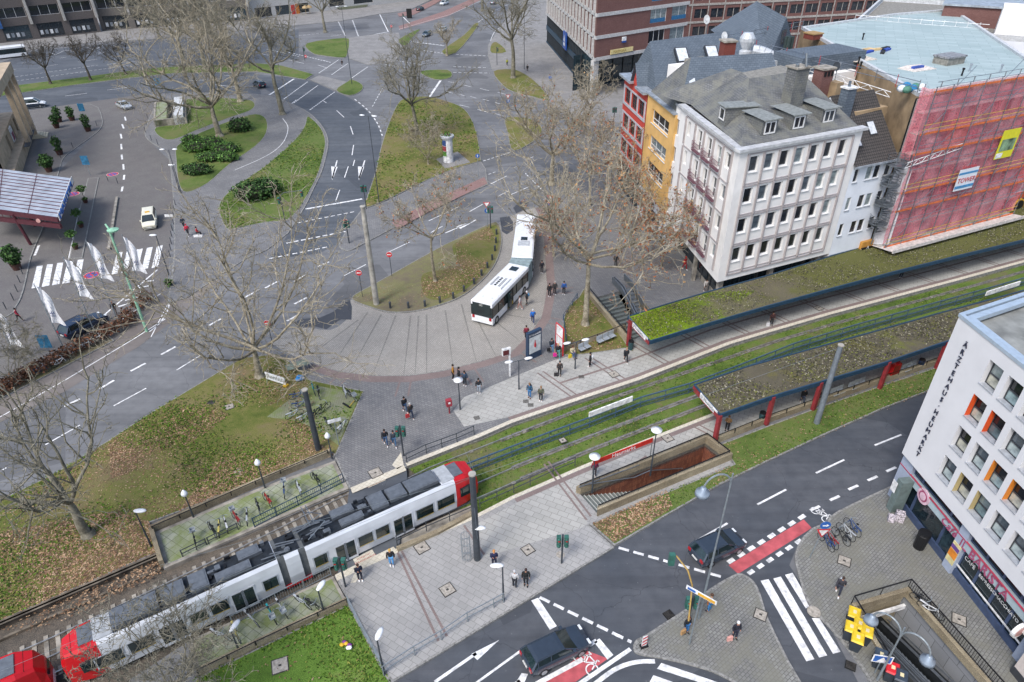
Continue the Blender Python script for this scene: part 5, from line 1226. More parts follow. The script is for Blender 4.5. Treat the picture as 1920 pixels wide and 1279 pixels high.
def top_row():
 specs=[((-60,88),(190,60),'brown-grey shop row with poster windows at the top left','#5e5856'),((192,58),(470,38),'grey building hidden by trees at the top left','#6a6560')]
 for k,(a,b,lb,col)in enumerate(specs):
  p=Vector(G2(a,.1));q=Vector(G2(b,.1));d=q-p;L=d.length;an=math.atan2(d.y,d.x);F=frm(p,an)
  r=root('shop_building',lb,'building',(p.x,p.y,0),an)
  n=int(L/8);bay=L/n;ops=[(i*bay+1.0,(i+1)*bay-1.0,.4,4.4)for i in range(n)];up_=[(i*bay+.6,(i+1)*bay-.6,6.6,9.4)for i in range(n)]
  mb=MB();wall(mb,F,0,L,.1,14,ops+up_,0,.6);mb.prism([tuple(W(F,*s)[:2])for s in((0,0),(L,0),(L,14),(0,14))],14,14.01,0,sides=False);mb.build('wall',plain('fac'+col,col,.85,var=.12),r,world=True)
  for o in ops:
   window(r,F,*o,.55,glass=m_glass_s,frame=m_frame_d,name='shop_window',style='double')
   pm=MB()
   for i in range(4):u=o[0]+.5+i*1.35;pm.box(u,u+.8,.40,.45,1.2,2.4,i%2,F)
   pm.build('poster',[m_white,plain('poster_grey','#9aa0a6',.6,var=.4,scale=5)],r,world=True)
  for o in up_:window(r,F,*o,.5,frame=m_frame,style='triple')
  c=MB()
  for i in range(n+1):c.box(i*bay-.35,i*bay+.35,-.9,-.02,4.5,14,0,F)
  c.build('pilaster',plain('pilaster','#a9a6a0',.8,var=.15),r,world=True)
  if k==0:
   q_=MB();q_.box(9.6,10.4,-1.6,-1.0,4.2,9.5,0,F);q_.build('sign',plain('sign_midblue','#2f5d96',.5,var=.25,scale=2),r,world=True)
 p=Vector(G2((470,36),.1));q=Vector(G2((790,0),.1));d=q-p;L=d.length;an=math.atan2(d.y,d.x);F=frm(p,an)
 r=root('shop_building','white ground-floor shops with red door beside entrance steps at the top','building',(p.x,p.y,0),an)
 ops=[(2,8,.3,3.4),(9.5,15,.3,3.4),(17,22,.3,3.4),(30,36,1.2,3.6),(40,48,1.2,3.6)]
 mb=MB();wall(mb,F,0,L+30,.1,15,ops,0,.5);mb.build('wall',plain('pale_fac','#b5b4b2',.85,var=.1),r,world=True)
 for o in ops:window(r,F,*o,.45,glass=m_glass_s,frame=m_frame_d,style='triple',name='shop_window')
 m=MB();m.box(15.2,16.6,-.1,.1,.1,3.2,0,F);m.box(16.9,18.2,-.14,.05,.1,3.4,1,F);m.build('poster',[plain('poster_red','#c43a36',.6,var=.3,scale=4),plain('poster_orange','#c9792f',.6,var=.3,scale=3)],r,world=True)
 s=MB();
 for k in range(4):s.box(34-.4*k,44+.4*k,-2.2-.35*(3-k)+1.0,0,.1+.15*k,.25+.15*k,0,F)
 s.build('steps',plain('steps_green','#6f735f',.9),r,world=True)
 for i,(u,c)in enumerate(((19.5,'#b29a72'),(21.0,'#a58d66'))):
  b=MB();b.lathe([(.08,0),(.08,2.2),(1.2,2.0),(.9,2.5),(.1,2.9)],(0,0,0),10);o=b.build('parasol',plain('parasol'+c,c,.8));o.location=W(F,u,-2.6,.1);tag(o,['closed beige parasol in front of the orange poster, left one','closed beige parasol nearer the entrance steps'][i],'parasol')
top_row()
def railing(name,label,pts,h=1.0,n_rails=2,bal=False,step=1.8,mat=None,z=None,cat='railing',rr=.025,group=None,base=None):
 """posts and rails along world points; vertical bars when bal"""
 mat=mat or m_pole;P=[Vector(p)for p in pts]
 r=root(name,label,cat,tuple(P[0]),0,group)
 rl=MB()
 for a,b in zip(P,P[1:]):
  for k in range(n_rails):
   hh=Vector((0,0,h*(1-k/max(1,n_rails))));rl.bar(a+hh,b+hh,rr*2,rr*2)
  if bal:
   rl.bar(a+Vector((0,0,.12)),b+Vector((0,0,.12)),.04,.04);m=int((b-a).length/.16)
   for i in range(m):q=a.lerp(b,i/m);rl.tube(q+Vector((0,0,.1)),q+Vector((0,0,h)),.012,n=4,caps=False)
 rl.build('rail',mat,r,world=True)
 pp=[]
 for a,b in zip(P,P[1:]):
  m=max(1,round((b-a).length/step))
  for i in range(m):pp.append(a.lerp(b,i/m))
 pp.append(P[-1]);me=None
 for q in pp[:100]:
  if me is None:m_=MB();m_.box(-.03,.03,-.03,.03,-.05,h+.02);me=m_.mesh('post',mat)
  o=bpy.data.objects.new('post',me);COL.objects.link(o);o.parent=r;o.location=q-P[0]
 return r
def gl(pts,z=PZ):return[G(*p,z)for p in pts]
def stairwell_south():
 A,B,C,D=[Vector(G2(p))for p in((1088,929),(1322,833),(1360,863),(1119,964))]
 r=root('stairwell','stairwell to the underpass with red-brown tiled walls and pebble parapets','stairwell',(A.x,A.y,0),0)
 m_tl=paving('redbrown_tiles','#7a4636','#a06549','#452a20',.16,.5,0,.012,blot=.5,speck=.3,scalevar=1.2)
 w_=MB();d=(B-A).normalized();n_=(A-D).normalized()
 def col(p,z):return(p.x,p.y,z)
 depth=-3.6
 for p,q in((A,B),(B,C),(C,D)):w_.quad(col(p,depth),col(q,depth),col(q,-.2),col(p,-.2),0)
 w_.build('tile_wall',m_tl,r,world=True)
 pr=MB()
 outer=[A+n_*.3-d*.2,B+n_*.3+d*.35,C-n_*.3+d*.35,D-n_*.3-d*.2]
 for(i1,o1),(i2,o2)in(((A,outer[0]),(B,outer[1])),((B,outer[1]),(C,outer[2])),((C,outer[2]),(D,outer[3]))):
  pr.prism([tuple(i1),tuple(i2),tuple(o2),tuple(o1)],-.2,.85,0)
 pr.build('parapet',m_aggr,r,world=True)
 s=MB();L=(B-A).length;nst=22;run=L*.72/nst
 for k in range(nst):
  a=A+d*(k*run);b=D+d*(k*run);z=-.16*(k+1)
  s.prism([tuple(a),tuple(a+d*(run+.02)),tuple(b+d*(run+.02)),tuple(b)],z-.3,z,0,0);s.prism([tuple(a+d*(run-.07)),tuple(a+d*run),tuple(b+d*run),tuple(b+d*(run-.07))],z,z+.006,1,1)
 s.build('step',[plain('step_grey','#6e7572',.8),plain('step_edge','#b9bbb6',.7)],r,world=True)
 f=MB();f.prism([tuple(A),tuple(B),tuple(C),tuple(D)],-3.9,-3.62,0);f.build('lower_floor',m_conc,r,world=True)
 hr=MB();hr.tube((*(A-d*.2),1.0),(*(A+d*5.5),.75),.04);
 pts=[Vector((*(D.lerp(A,.97)+d*.3),1.1)),Vector((*(D.lerp(A,.9)+d*5.0),-.2)),Vector((*(D.lerp(A,.88)+d*6.5),-.1)),Vector((*(D.lerp(A,.85)+d*10),-1.4))]
 hr.path(pts,.045);hr.build('handrail',m_steel,r,world=True)
 for nm,zz in(('top_rail',1.12),):
  t=MB();c4=[A+n_*.12,B+n_*.12+d*.15,C-n_*.12+d*.15,D-n_*.12]
  for a,b in zip(c4,c4[1:]):
   t.bar((*a,zz),(*b,zz),.07,.06);m=max(2,int((b-a).length/1.6))
   for i in range(m+1):q=a.lerp(b,i/m);t.tube((*q,.85),(*q,zz),.02,n=5)
  t.build(nm,m_black,r,world=True)
 sg=MB();q=B.lerp(C,.8)-d*.6;sg.box(-.05,.05,-1.0,1.0,-1.9,-1.4,0,frm(q,math.atan2(d.y,d.x)));sg.build('sign',m_white,r,world=True)
stairwell_south()
def stairwell_north():
 A,B,C,D=[Vector(G2(p))for p in((1110,561),(1187,541),(1262,636),(1184,650))]
 r=root('stairwell','broad grey stairs and escalator going down beside the mossy platform roof','stairwell',(A.x,A.y,0),0)
 d=(D-A).normalized();L=(D-A).length;acr=(B-A)
 w_=MB()
 for p,q in((B,C),(C,D),(D,A)):w_.quad((*q,-3.6),(*p,-3.6),(*p,.1),(*q,.1),0)
 w_.build('wall',m_aggr,r,world=True)
 s=MB();n=18;run=L*.95/n;wd=.62
 for k in range(n):
  a=A+d*(k*run);b=a+acr*wd;z=-.17*(k+1)
  s.prism([tuple(a),tuple(a+d*(run+.02)),tuple(b+d*(run+.02)),tuple(b)],z-.3,z,0,0);s.prism([tuple(a+d*(run-.1)),tuple(a+d*run),tuple(b+d*run),tuple(b+d*(run-.1))],z,z+.006,1,1)
 s.build('step',[plain('step_grey','#6e7572',.8),plain('step_edge_dark','#2e3030',.7)],r,world=True)
 e=MB();k0=A+acr*.72;k1=A+acr*.95;nn=20;run=L*1.0/nn
 for k in range(nn):
  z=.12 if k<3 else .12-.2*(k-2);a=k0+d*((k-2)*run);b=k1+d*((k-2)*run)
  e.prism([tuple(a),tuple(a+d*(run+.02)),tuple(b+d*(run+.02)),tuple(b)],z-.4,z,0,0)
 e.build('escalator_step',plain('escalator_step','#8d9499',.4,.5),r,world=True)
 for t in(.66,.71,.96):
  b=MB();p=A+acr*t;pts=[(*(p-d*2.0),.2),(*(p-d*2.0),.95),(*(p+d*.6),1.0),(*(p+d*(L-.5)),-2.6)]
  b.path(pts,.07,6);b.build('handrail',m_steel,r,world=True)
  b=MB();q0,q1=p-d*2.0,p+d*.6;q2=p+d*(L-.5);b.add([(*q0,.1),(*q1,.1),(*q2,-3.2),(*q2,-2.65),(*q1,.95),(*q0,.9)],[(0,1,2,3,4,5)]);b.build('balustrade',plain('balustrade_grey','#767c80',.4,.4),r,world=True)
 pw=MB();g1=A-acr.normalized()*.35-d*1.5;pw.prism([tuple(A-d*1.5),tuple(D),tuple(D-acr.normalized()*.35),tuple(g1)],-.3,.75,0);pw.build('parapet',m_aggr,r,world=True)
 t=MB();t.bar((*(A-d*1.5),1.05),(*D,1.05),.07,.06)
 for i in range(8):q=(A-d*1.5).lerp(D,i/7);t.tube((*q,.75),(*q,1.05),.02,n=5)
 t.build('top_rail',m_black,r,world=True)
 f=MB();f.prism([tuple(A),tuple(B),tuple(C),tuple(D)],-3.9,-3.3,0);f.build('lower_floor',m_conc,r,world=True)
stairwell_north()
def stairwell_east():
 P=[Vector(G2(p))for p in((1594,1137),(1700,1106),(1870,1300),(1960,1420),(1790,1450),(1690,1300))]
 r=root('stairwell','deep escalator shaft with grey panel wall and black railing in front of the cafe','stairwell',(P[0].x,P[0].y,0),0)
 w_=MB()
 for i in range(6):
  p,q=P[i],P[(i+1)%6];w_.quad((*p,-4.4),(*q,-4.4),(*q,.1),(*p,.1),1 if i in(1,2)else 0)
 w_.prism([tuple(p)for p in P],-4.7,-4.4,0)
 w_.build('wall',[m_aggr,paving('grey_panels','#8b8e92','#95989c','#5f6266',1.2,1.2,0,.02,blot=.2)],r,world=True)
 ce=(P[0].lerp(P[1],.5)-P[3].lerp(P[4],.5));d=ce.normalized();n_=Vector((d.y,-d.x))
 bm=MB();bm.box(.1,5.0,-.25,-.05,-1.5,-1.15,0,frm(P[0]-d*.2,math.atan2((P[1]-P[0]).y,(P[1]-P[0]).x)));bm.build('lintel',m_white,r,world=True)
 base=P[3].lerp(P[4],.5);L=ce.length
 wid=(P[1]-P[0]).length
 def band(t0,t1,z_near,z_far,mat,nm,steps=0,ex=0):
  a0=P[4].lerp(P[3],t0);b0=P[5].lerp(P[2],t0);a1=P[0].lerp(P[1],t0);c0=P[4].lerp(P[3],t1);c1=P[0].lerp(P[1],t1)
  m=MB()
  if not steps:m.add([(*a0,z_near),(*c0,z_near),(*c1,z_far),(*a1,z_far)],[(0,1,2,3)]);m.add([(*a0,z_near),(*a1,z_far),(*a1,z_far-.8),(*a0,z_near-.8)],[(0,1,2,3)]);m.add([(*c0,z_near),(*c1,z_far),(*c1,z_far-.8),(*c0,z_near-.8)],[(3,2,1,0)])
  else:
   for k in range(steps):
    f0,f1=k/steps,(k+1)/steps;z=z_near+(z_far-z_near)*f0
    q=[a0.lerp(a1,f0),a0.lerp(a1,f1),c0.lerp(c1,f1),c0.lerp(c1,f0)];m.prism([tuple(x)for x in q],z-.5,z,0,0)
    if ex:m.prism([tuple(a0.lerp(a1,f1-.012)),tuple(a0.lerp(a1,f1)),tuple(c0.lerp(c1,f1)),tuple(c0.lerp(c1,f1-.012))],z,z+.008,1,1)
  return m.build(nm,mat,r,world=True)
 band(.02,.30,.1,-3.0,[plain('step_dark','#4c4f4c',.8),plain('step_edge_cream','#a8a287',.7)],'step',34,1)
 band(.32,.42,.7,-2.4,plain('shaft_grey','#55595c',.5,.3),'balustrade')
 band(.44,.60,.1,-3.0,plain('escalator_step','#8d9499',.4,.5),'escalator_step',34)
 band(.63,.72,.7,-2.4,plain('shaft_dark','#2b2e30',.5,.3),'balustrade')
 for t in(.335,.405,.435,.61,.63,.72):
  h=MB();a0=P[4].lerp(P[3],t);a1=P[0].lerp(P[1],t);h.bar((*a0,1.1),(*a1.lerp(a0,.05),-2.0),.07,.06);h.build('handrail',m_steel,r,world=True)
 pr=MB()
 for i in(0,1,2,5):
  p,q=P[i],P[(i+1)%6];m=(q-p).normalized();o=Vector((-m.y,m.x))*-.28;pr.prism([tuple(p),tuple(q),tuple(q-o*0+Vector((m.y,-m.x))*.28),tuple(p+Vector((m.y,-m.x))*.28)],-.3,.3 if i!=0 else .35,0)
 pr.build('parapet',m_aggr,r,world=True)
 t=MB();seq=[P[5],P[0],P[1],P[2],P[3]]
 for i,(a,b)in enumerate(zip(seq,seq[1:])):
  t.bar((*a,1.15),(*b,1.15),.07,.06);k=int((b-a).length/(.16 if i>=2 else 1.6))
  for j in range(k+1):q=a.lerp(b,j/k);t.tube((*q,.3),(*q,1.12),.014 if i>=2 else .022,n=4,caps=False)
  if i>=2:t.bar((*a,.42),(*b,.42),.04,.04)
 t.build('top_rail',m_black,r,world=True)
stairwell_east()
railing('railing','dark tube railing at the platform ramp beside the traffic light',gl([(763,868),(800,850),(857,829),(889,815)]),1.0,2)
railing('railing','dark tube railing along the plaza edge next to the tram nose',gl([(745,1022),(800,995),(886,958)]),1.0,2)
railing('railing','low tube railing on the plaza right of the tall catenary mast',gl([(900,952),(994,910),(1037,890),(1078,873)]),.95,2)
railing('railing','grey tube railing between plaza and lower road',gl([(720,1267),(778,1229),(828,1200),(877,1166),(926,1140),(944,1130)]),1.0,2,mat=plain('rail_galv','#8f989d',.5,.4))
railing('railing','grey railing between the bright green lawn and the plaza',gl([(654,1135),(682,1190),(722,1262)]),1.0,3,mat=plain('rail_galv','#8f989d',.5,.4))
railing('railing','black rail on the wall above the lower bicycle standing',gl([(372,1262),(480,1209),(651,1129)],.45),.35,1,mat=m_black)
railing('railing','black rail on the wall between leafy lawn and upper bicycle standing',gl([(287,993),(480,908),(615,850)],.5),.35,1,mat=m_black)
railing('railing','galvanised barred railing between tram and lower bicycles',gl([(438,1172),(520,1130),(621,1078)]),1.0,1,True,2.0,plain('rail_galv','#8f989d',.5,.4))
railing('railing','blue-grey barred railing in front of the upper bicycles',gl([(478,989),(560,948),(645,905)]),1.0,2,True,2.0,m_dkblue)
railing('railing','short steel hoop railing beside the parked bicycles, left of three',gl([(343,1044),(388,1022)],.14),.7,2,mat=m_pole)
railing('railing','steel hoop railing with bicycles leaning on it, middle of three',gl([(392,1020),(447,993)],.14),.7,2,mat=m_pole)
railing('railing','black rail along the back of the south platform',gl([(1345,824),(1440,786),(1540,751),(1657,711),(1762,676),(1900,628)],.5),.5,1,mat=m_black)
railing('railing','low wall rail behind the silver seats of the north platform',gl([(1055,655),(1120,632),(1172,612)],.5),.35,1,mat=m_black)
railing('railing','steel hoop railing at the left edge of the stairs under the plane tree',gl([(1062,650),(1056,600),(1082,560)],.13),.7,2,mat=m_dkblue)
def lowwall(label,pts,h=.5,w_=.3,z=PZ,mat=None,name='low_wall'):
 mb=MB();P=gl(pts,z)
 for a,b in zip(P,P[1:]):mb.bar(a+Vector((0,0,h)),b+Vector((0,0,h)),w_,h+.4)
 return tag(mb.build(name,mat or m_aggr),label,'wall')
lowwall('pebble wall under the black rail of the lower bicycle standing',[(372,1264),(480,1211),(652,1131)],.45)
lowwall('pebble wall behind the upper bicycle standing and leafy lawn',[(286,995),(480,910),(622,851)],.5)
lowwall('short wall closing the left end of the upper bicycle standing',[(286,997),(305,1060)],.5)
lowwall('pebble wall carrying the black rail behind the south platform',[(1345,827),(1440,789),(1540,754),(1657,714),(1762,679),(1900,631)],.5)
lowwall('low pebble wall behind the silver seats under the plane tree',[(1040,664),(1120,636),(1172,616)],.55)
lowwall('wall of pebble concrete on the plaza edge beside the tram',[(745,1032),(820,1000),(890,962)],.25,.35)
lowwall('slim concrete kerb wall dividing the hotel courtyard lanes',[(220,372),(205,470)],.3,.35,0,m_conc)
fp=[G(*p,TZ)for p in((868,893),(960,857),(1030,830),(1105,802),(1200,764),(1290,738),(1380,704))]+[Vector((x,y,TZ))for x,y in offset(Nl,3.55)[9:]]
m_fence=plain('fence_bluegrey','#4f6880',.5,.3)
railing('fence','blue-grey barred fence between the two grassed tram tracks',fp,1.25,2,True,2.4,m_fence,cat='fence',rr=.05)
for(a,b,lb)in(((1103,782),(1183,751),'long white line map board fixed on the track fence'),((1840,552),(1902,532),'white board fixed on the track fence at the right edge')):
 p,q=G(a[0],a[1]+20,TZ),G(b[0],b[1]+20,TZ);z=1.5
 mb=MB();mb.bar(Vector((p.x,p.y,z)),Vector((q.x,q.y,z)),.12,.55);tag(mb.build('line_map_board',m_white),lb,'notice board')
def moss_mat(name,cols):
 return grassm(name,cols,.6)
def platform_roof(label,front,back,z,posts,mossm,end_sign):
 """front and back edges as world polylines"""
 r=root('platform_roof',label,'platform roof',(front[0][0],front[0][1],0),0)
 ring=front+back[::-1];g=MB();g.prism(ring,z-.02,z,0,0,bottom=True);g.build('roof_deck',[mossm],r,world=True)
 e=MB();rn=ccw(ring);n=len(ring)
 for i in range(n):a=Vector(ring[i]);b=Vector(ring[(i+1)%n]);e.bar((*a,z+.08),(*b,z+.08),.14,.42,0)
 e.build('edge_beam',m_dkblue,r,world=True)
 for(p,q)in posts:
  m=MB();a=Vector(p);b=Vector(q);m.bar((*a,z-.05),(*b,z-.05),.22,.3,0);m.build('cross_beam',m_redsteel,r,world=True)
  m=MB();c=a.lerp(b,.03 if end_sign!='s' else .97);c=a if end_sign!='s' else b;m.box(-.16,.16,-.16,.16,PZ,z-.05,0,frm(c,.5));m.build('post',m_redsteel,r,world=True)
 return r
zc=3.28
nf=[G2(p,zc)for p in((1219,640),(1330,606),(1440,574),(1560,541),(1680,509),(1800,479),(1920,450),(2040,420))]
nb_=[G2(p,zc)for p in((1178,594),(1250,571),(1330,547),(1440,517),(1560,480),(1680,445),(1800,414),(1893,388),(2010,358))]
m_moss1=grassm('roof_moss',['#5b6a20','#6f7f28','#7c7c42','#74705a','#6a6658','#5f5c4c'],.9)
def moss_ramp():
 t=NT('roof_moss_a');tc=t.new('ShaderNodeTexCoord');sp=t.new('ShaderNodeSeparateXYZ');t.lk(tc.outputs['Object'],sp.inputs[0])
 v=t.uv();big=t.noise(v,.35,6,.7);fine=t.noise(v,9,4,.8)
 g=t.math('ADD',t.math('MULTIPLY',sp.outputs['X'],.035),t.math('MULTIPLY',big,1.1));g=t.math('ADD',g,t.math('MULTIPLY',fine,.22))
 c=t.ramp(t.math('MULTIPLY',g,.55),[(.27,'#869f14'),(.38,'#76901c'),(.45,'#66752c'),(.50,'#6c6a4a'),(.62,'#655f50'),(.75,'#5f6038')])
 c=t.mix(.8,c,t.ramp(fine,[(.3,(.4,.4,.4)),(.5,(1,1,1)),(.72,(1.6,1.6,1.4))]),'MULTIPLY');t.bump(fine,.9,.06)
 return t.out(c,.95,0,.2)
mma=moss_ramp()
posts=[(nb_[0],nf[0])]+[(tuple(Vector(nb_[i]).lerp(Vector(nb_[i+1]),.5)),tuple(Vector(nf[i]).lerp(Vector(nf[i+1]),.5)))for i in range(1,6)]
pr_=platform_roof('long mossy roof over the north platform, bright green at its left end',nf,nb_,zc,[(Vector(a).lerp(Vector(b),.12),Vector(b).lerp(Vector(a),.0))for a,b in posts],mma,'n')
sf=[G2(p,zc)for p in((1350,778),(1440,746),(1540,716),(1657,681),(1762,645),(1900,600),(2060,545))]
sb=[G2(p,zc)for p in((1302,722),(1400,688),(1520,655),(1640,622),(1760,588),(1880,556),(2010,520))]
m_moss2=grassm('roof_moss_b',['#6e7c2c','#66653f','#625c4e','#5a5548','#69643f','#545040'],.9)
posts=[((1350,778),(1302,722))]
ps=[(sb[0],sf[0])]+[(tuple(Vector(sb[i]).lerp(Vector(sb[i+1]),.1)),tuple(Vector(sf[i]).lerp(Vector(sf[i+1]),.1)))for i in(1,3,4)]+[(sb[2],sf[2])]
platform_roof('long grey-brown mossy roof over the south platform',sf,sb,zc,ps,m_moss2,'s')
for(a,b,z,lb,tx)in(((1176,594),(1219,640),3.2,'white station name panel at the end of the bright mossy roof','Heumarkt'),((1302,724),(1350,778),3.2,'white station name panel at the end of the grey mossy roof','Heumarkt')):
 p=G(*a,z);q=G(*b,z);d=(q-p);an=math.atan2(d.y,d.x);n_=Vector((math.sin(an),-math.cos(an),0));L=d.length
 r=root('station_sign',lb,'sign',tuple(p+n_*.1),an)
 m=MB();m.box(L*.3,L*.95,-.06,-.01,-.28,.22);m.build('panel',m_white,r)
 m=MB();m.box(L*.05,L,-.05,-.01,-.40,-.30);m.build('red_strip',m_redsteel,r)
 text('U  '+tx,.38,plain('letter_dark','#2e3246',.5),r,Matrix.Translation(r.location)@Matrix.Rotation(an,4,'Z')@Matrix.Translation((L*.33,-.07,-.15))@Matrix.Rotation(PI/2,4,'X'),'lettering',.005)
def name_board():
 a,b=G(1113,912,2.6),G(1226,868,2.6);a=Vector(G2((1113,897),.12)).to_3d();b=Vector(G2((1224,851),.12)).to_3d()
 p=G(1112,868,2.4);q=G(1224,825,2.4);d=q-p;an=math.atan2(d.y,d.x);L=d.length
 r=root('station_sign','long red station name board reading Heumarkt between two round lamps','sign',tuple(p),an)
 m=MB();m.box(0,L,-.03,.03,-.22,.22);m.build('board',plain('board_red','#c33328',.5),r)
 m=MB();m.box(L*.34,L*.68,-.045,-.03,-.2,.2);m.build('panel',plain('board_red','#c33328',.5),r)
 text('Heumarkt',.55,m_white,r,Matrix.Translation(p)@Matrix.Rotation(an,4,'Z')@Matrix.Translation((L*.5,-.055,-.17))@Matrix.Rotation(PI/2,4,'X'),'lettering',.006,align='CENTER')
 for x in(0.05,L-.05):t=MB();t.tube((x,0,-2.3),(x,0,.2),.035);t.build('post',m_steel,r)
name_board()
def kiosk():
 P=[Vector(G2(p,.1))for p in((291,238),(352,232),(350,196),(293,203))]
 r=root('underpass_entrance','low concrete entrance box with white stair cover beside the big plane tree','entrance',(P[0].x,P[0].y,0),0)
 m=MB();ring=[tuple(p)for p in P];m.prism(ring,0,1.4,0,holes=[inset(ring,.35)]);m.build('parapet',m_conc,r,world=True)
 m=MB();q=[P[0].lerp(P[1],.03),P[0].lerp(P[1],.4),P[3].lerp(P[2],.4),P[3].lerp(P[2],.03)];m.prism([tuple(x)for x in q],0,1.3,0);m.build('roof',m_moss,r,world=True)
 m=MB();q=[P[0].lerp(P[1],.62),P[0].lerp(P[1],.93),P[3].lerp(P[2],.95),P[3].lerp(P[2],.66)];m.prism([tuple(x)for x in q],0,1.9,0);m.build('stair_cover',plain('cover_white','#c9cbcb',.6,var=.15),r,world=True)
 m=MB();m.prism([tuple(x)for x in(P[0].lerp(P[1],.42),P[0].lerp(P[1],.6),P[3].lerp(P[2],.64),P[3].lerp(P[2],.42))],0,.14,0);m.build('stair_opening',m_black,r,world=True)
kiosk()
def chain(mb,pts,rads,n,mi=0):
 k0=len(mb.v);a=None
 for i,p in enumerate(pts):
  d=(pts[min(i+1,len(pts)-1)]-pts[max(i-1,0)]);d=d.normalized()if d.length>1e-6 else Vector((0,0,1))
  if a is None:a=d.orthogonal().normalized()
  else:a=(a-d*a.dot(d)).normalized()if(a-d*a.dot(d)).length>1e-4 else d.orthogonal().normalized()
  b=d.cross(a);r=rads[i]
  for j in range(n):t=2*PI*j/n;q=p+a*(math.cos(t)*r)+b*(math.sin(t)*r);mb.v.append((q.x,q.y,q.z))
 for i in range(len(pts)-1):
  for j in range(n):mb.f.append((k0+i*n+j,k0+i*n+(j+1)%n,k0+(i+1)*n+(j+1)%n,k0+(i+1)*n+j));mb.m.append(mi)
def rv(r):return Vector((r.gauss(0,1),r.gauss(0,1),r.gauss(0,1)))
def barkm(name,a,b,c):
 t=NT(name);v=t.uv(obj=True);n=t.noise(v,1.6,5,.7);f=t.noise(v,9,3)
 col=t.ramp(t.math('ADD',t.math('MULTIPLY',n,.75),t.math('MULTIPLY',f,.25)),[(.36,a),(.5,b),(.64,c)]);t.bump(f,.5,.03)
 return t.out(col,.9,0,.2)
bk_pale=barkm('bark_plane','#665d4e','#8f8775','#b5ad9b');bk_dark=barkm('bark_dark','#3a3631','#544e46','#6a6459');bk_mid=barkm('bark_mossy','#57544a','#777364','#938e80')
lf_or=[plain('leaf_orange','#b06c42',.8,var=.3),plain('leaf_rust','#8a5236',.8,var=.3),plain('leaf_tan','#b89468',.8,var=.3)]
def tree(label,base,ytop,spread,seed,bark=None,fork=.3,limbs=7,l2=7,l3=6,l4=3,leaves=0,r0=None,lean=(0,0),up_=.55,z=.14,gnarl=.16,leafside=None,tw=.021,name='plane_tree'):
 r=random.Random(seed);b=G(*base,z);h=min(25,zat(b,ytop))-z;bark=bark or bk_pale
 ro=root(name,label,'tree',tuple(b),0);r0=r0 or(.1+h*.019)
 T=MB();Cn=MB();LV=MB()
 def branch(p,d,L,rad_,lvl,dst):
  n=(7,6,5,4,3)[lvl];ns=(10,6,4,3,3)[lvl];pts=[p];rr=[rad_];q=p;end=(rad_*.5,rad_*.32,rad_*.35,tw*.8,tw*.55)[lvl]
  kinks=(.05,gnarl,gnarl*1.5,gnarl*1.9,.4)[lvl]
  for i in range(n):
   d=(d+rv(r)*kinks+Vector((0,0,(.10 if lvl<3 else -.02)))).normalized();q=q+d*(L/n);pts.append(q);rr.append(rad_+(end-rad_)*(i+1)/n)
  chain(dst,pts,rr,ns);return pts,d
 def ramify(pts,d0,L,lvl,rad_):
  if lvl>4:return
  cnt=(limbs,l2+2,l3+3,l4+2)[lvl-1]
  if lvl==2:cnt=max(3,int(cnt*r.uniform(.8,1.2)))
  for k in range(cnt):
   t=r.uniform(.25,1.0)if lvl>1 else r.uniform(.85,1.0);f=t*(len(pts)-1);i=min(int(f),len(pts)-2);p=pts[i].lerp(pts[i+1],f-i)
   d=(pts[i+1]-pts[i]).normalized()
   if lvl==1:
    a=2*PI*(k+r.uniform(-.3,.3))/cnt;nd=Vector((math.cos(a),math.sin(a),up_*r.uniform(.6,1.5)+(1.5 if k==0 else 0))).normalized()
    LL=math.hypot(spread*.80,(h*(1-fork))*.66)*r.uniform(.8,1.1)
   else:
    nd=(d*.75+rv(r)*.62+Vector((0,0,.12))).normalized();LL=L*(.62,.56,.5,.42)[lvl-1]*r.uniform(.6,1.15)*(1.15-.4*t)
   rr=max(tw,rad_*(.55,.42,.4,.5)[lvl-1])
   pp,e=branch(p,nd,LL,rr,lvl,T if lvl==1 else Cn)
   ramify(pp,e,LL,lvl+1,rr)
   if leaves and lvl>=3 and r.random()<leaves:
    if leafside is None or(p-b).dot(Vector((*leafside,0)))>r.uniform(-3,2):
     for _ in range(2):
      c=pp[r.randrange(len(pp))]+rv(r)*.12;s=r.uniform(.07,.15);u=rv(r).normalized()*s;w_=rv(r).normalized()*s;LV.quad(c-u,c-w_,c+u,c+w_,r.randrange(3))
 d=Vector((lean[0],lean[1],1)).normalized();fh=h*fork
 pts=[b+Vector((0,0,-.1))+Vector((0,0,0))];pp,e=branch(b,d,fh,r0,0,T);chain(T,[b-Vector((0,0,.1)),b+Vector((0,0,.5))],[r0*1.5,r0*.98],10)
 ramify(pp,e,h,1,r0*.75)
 T.build('trunk',bark,ro,smooth=True,world=True,uv=False);Cn.build('crown',bark,ro,world=True,uv=False)
 if LV.f:tag(LV.build('leaves',lf_or,ro,world=True,uv=False),kind='stuff')
 return ro
tree('largest bare plane tree beside the concrete underpass entrance',(412,255),-60,14.5,11,limbs=10,l3=6,l4=3,fork=.25,r0=.62)
tree('tall upright bare tree at the tip of the path island',(530,214),-90,7,12,bk_mid,fork=.36,limbs=6,up_=1.0)
tree('bare plane tree standing behind the underpass entrance, second largest',(451,190),-80,11,13,limbs=7,l3=7,fork=.3)
tree('small dark tree on the grass verge, leftmost of three',(95,157),62,4.6,14,bk_dark,limbs=6,l4=2,fork=.35,up_=.9,name='street_tree')
tree('small dark tree on the grass verge, middle of three',(170,150),52,5,15,bk_dark,limbs=6,l4=2,fork=.35,up_=.9,name='street_tree')
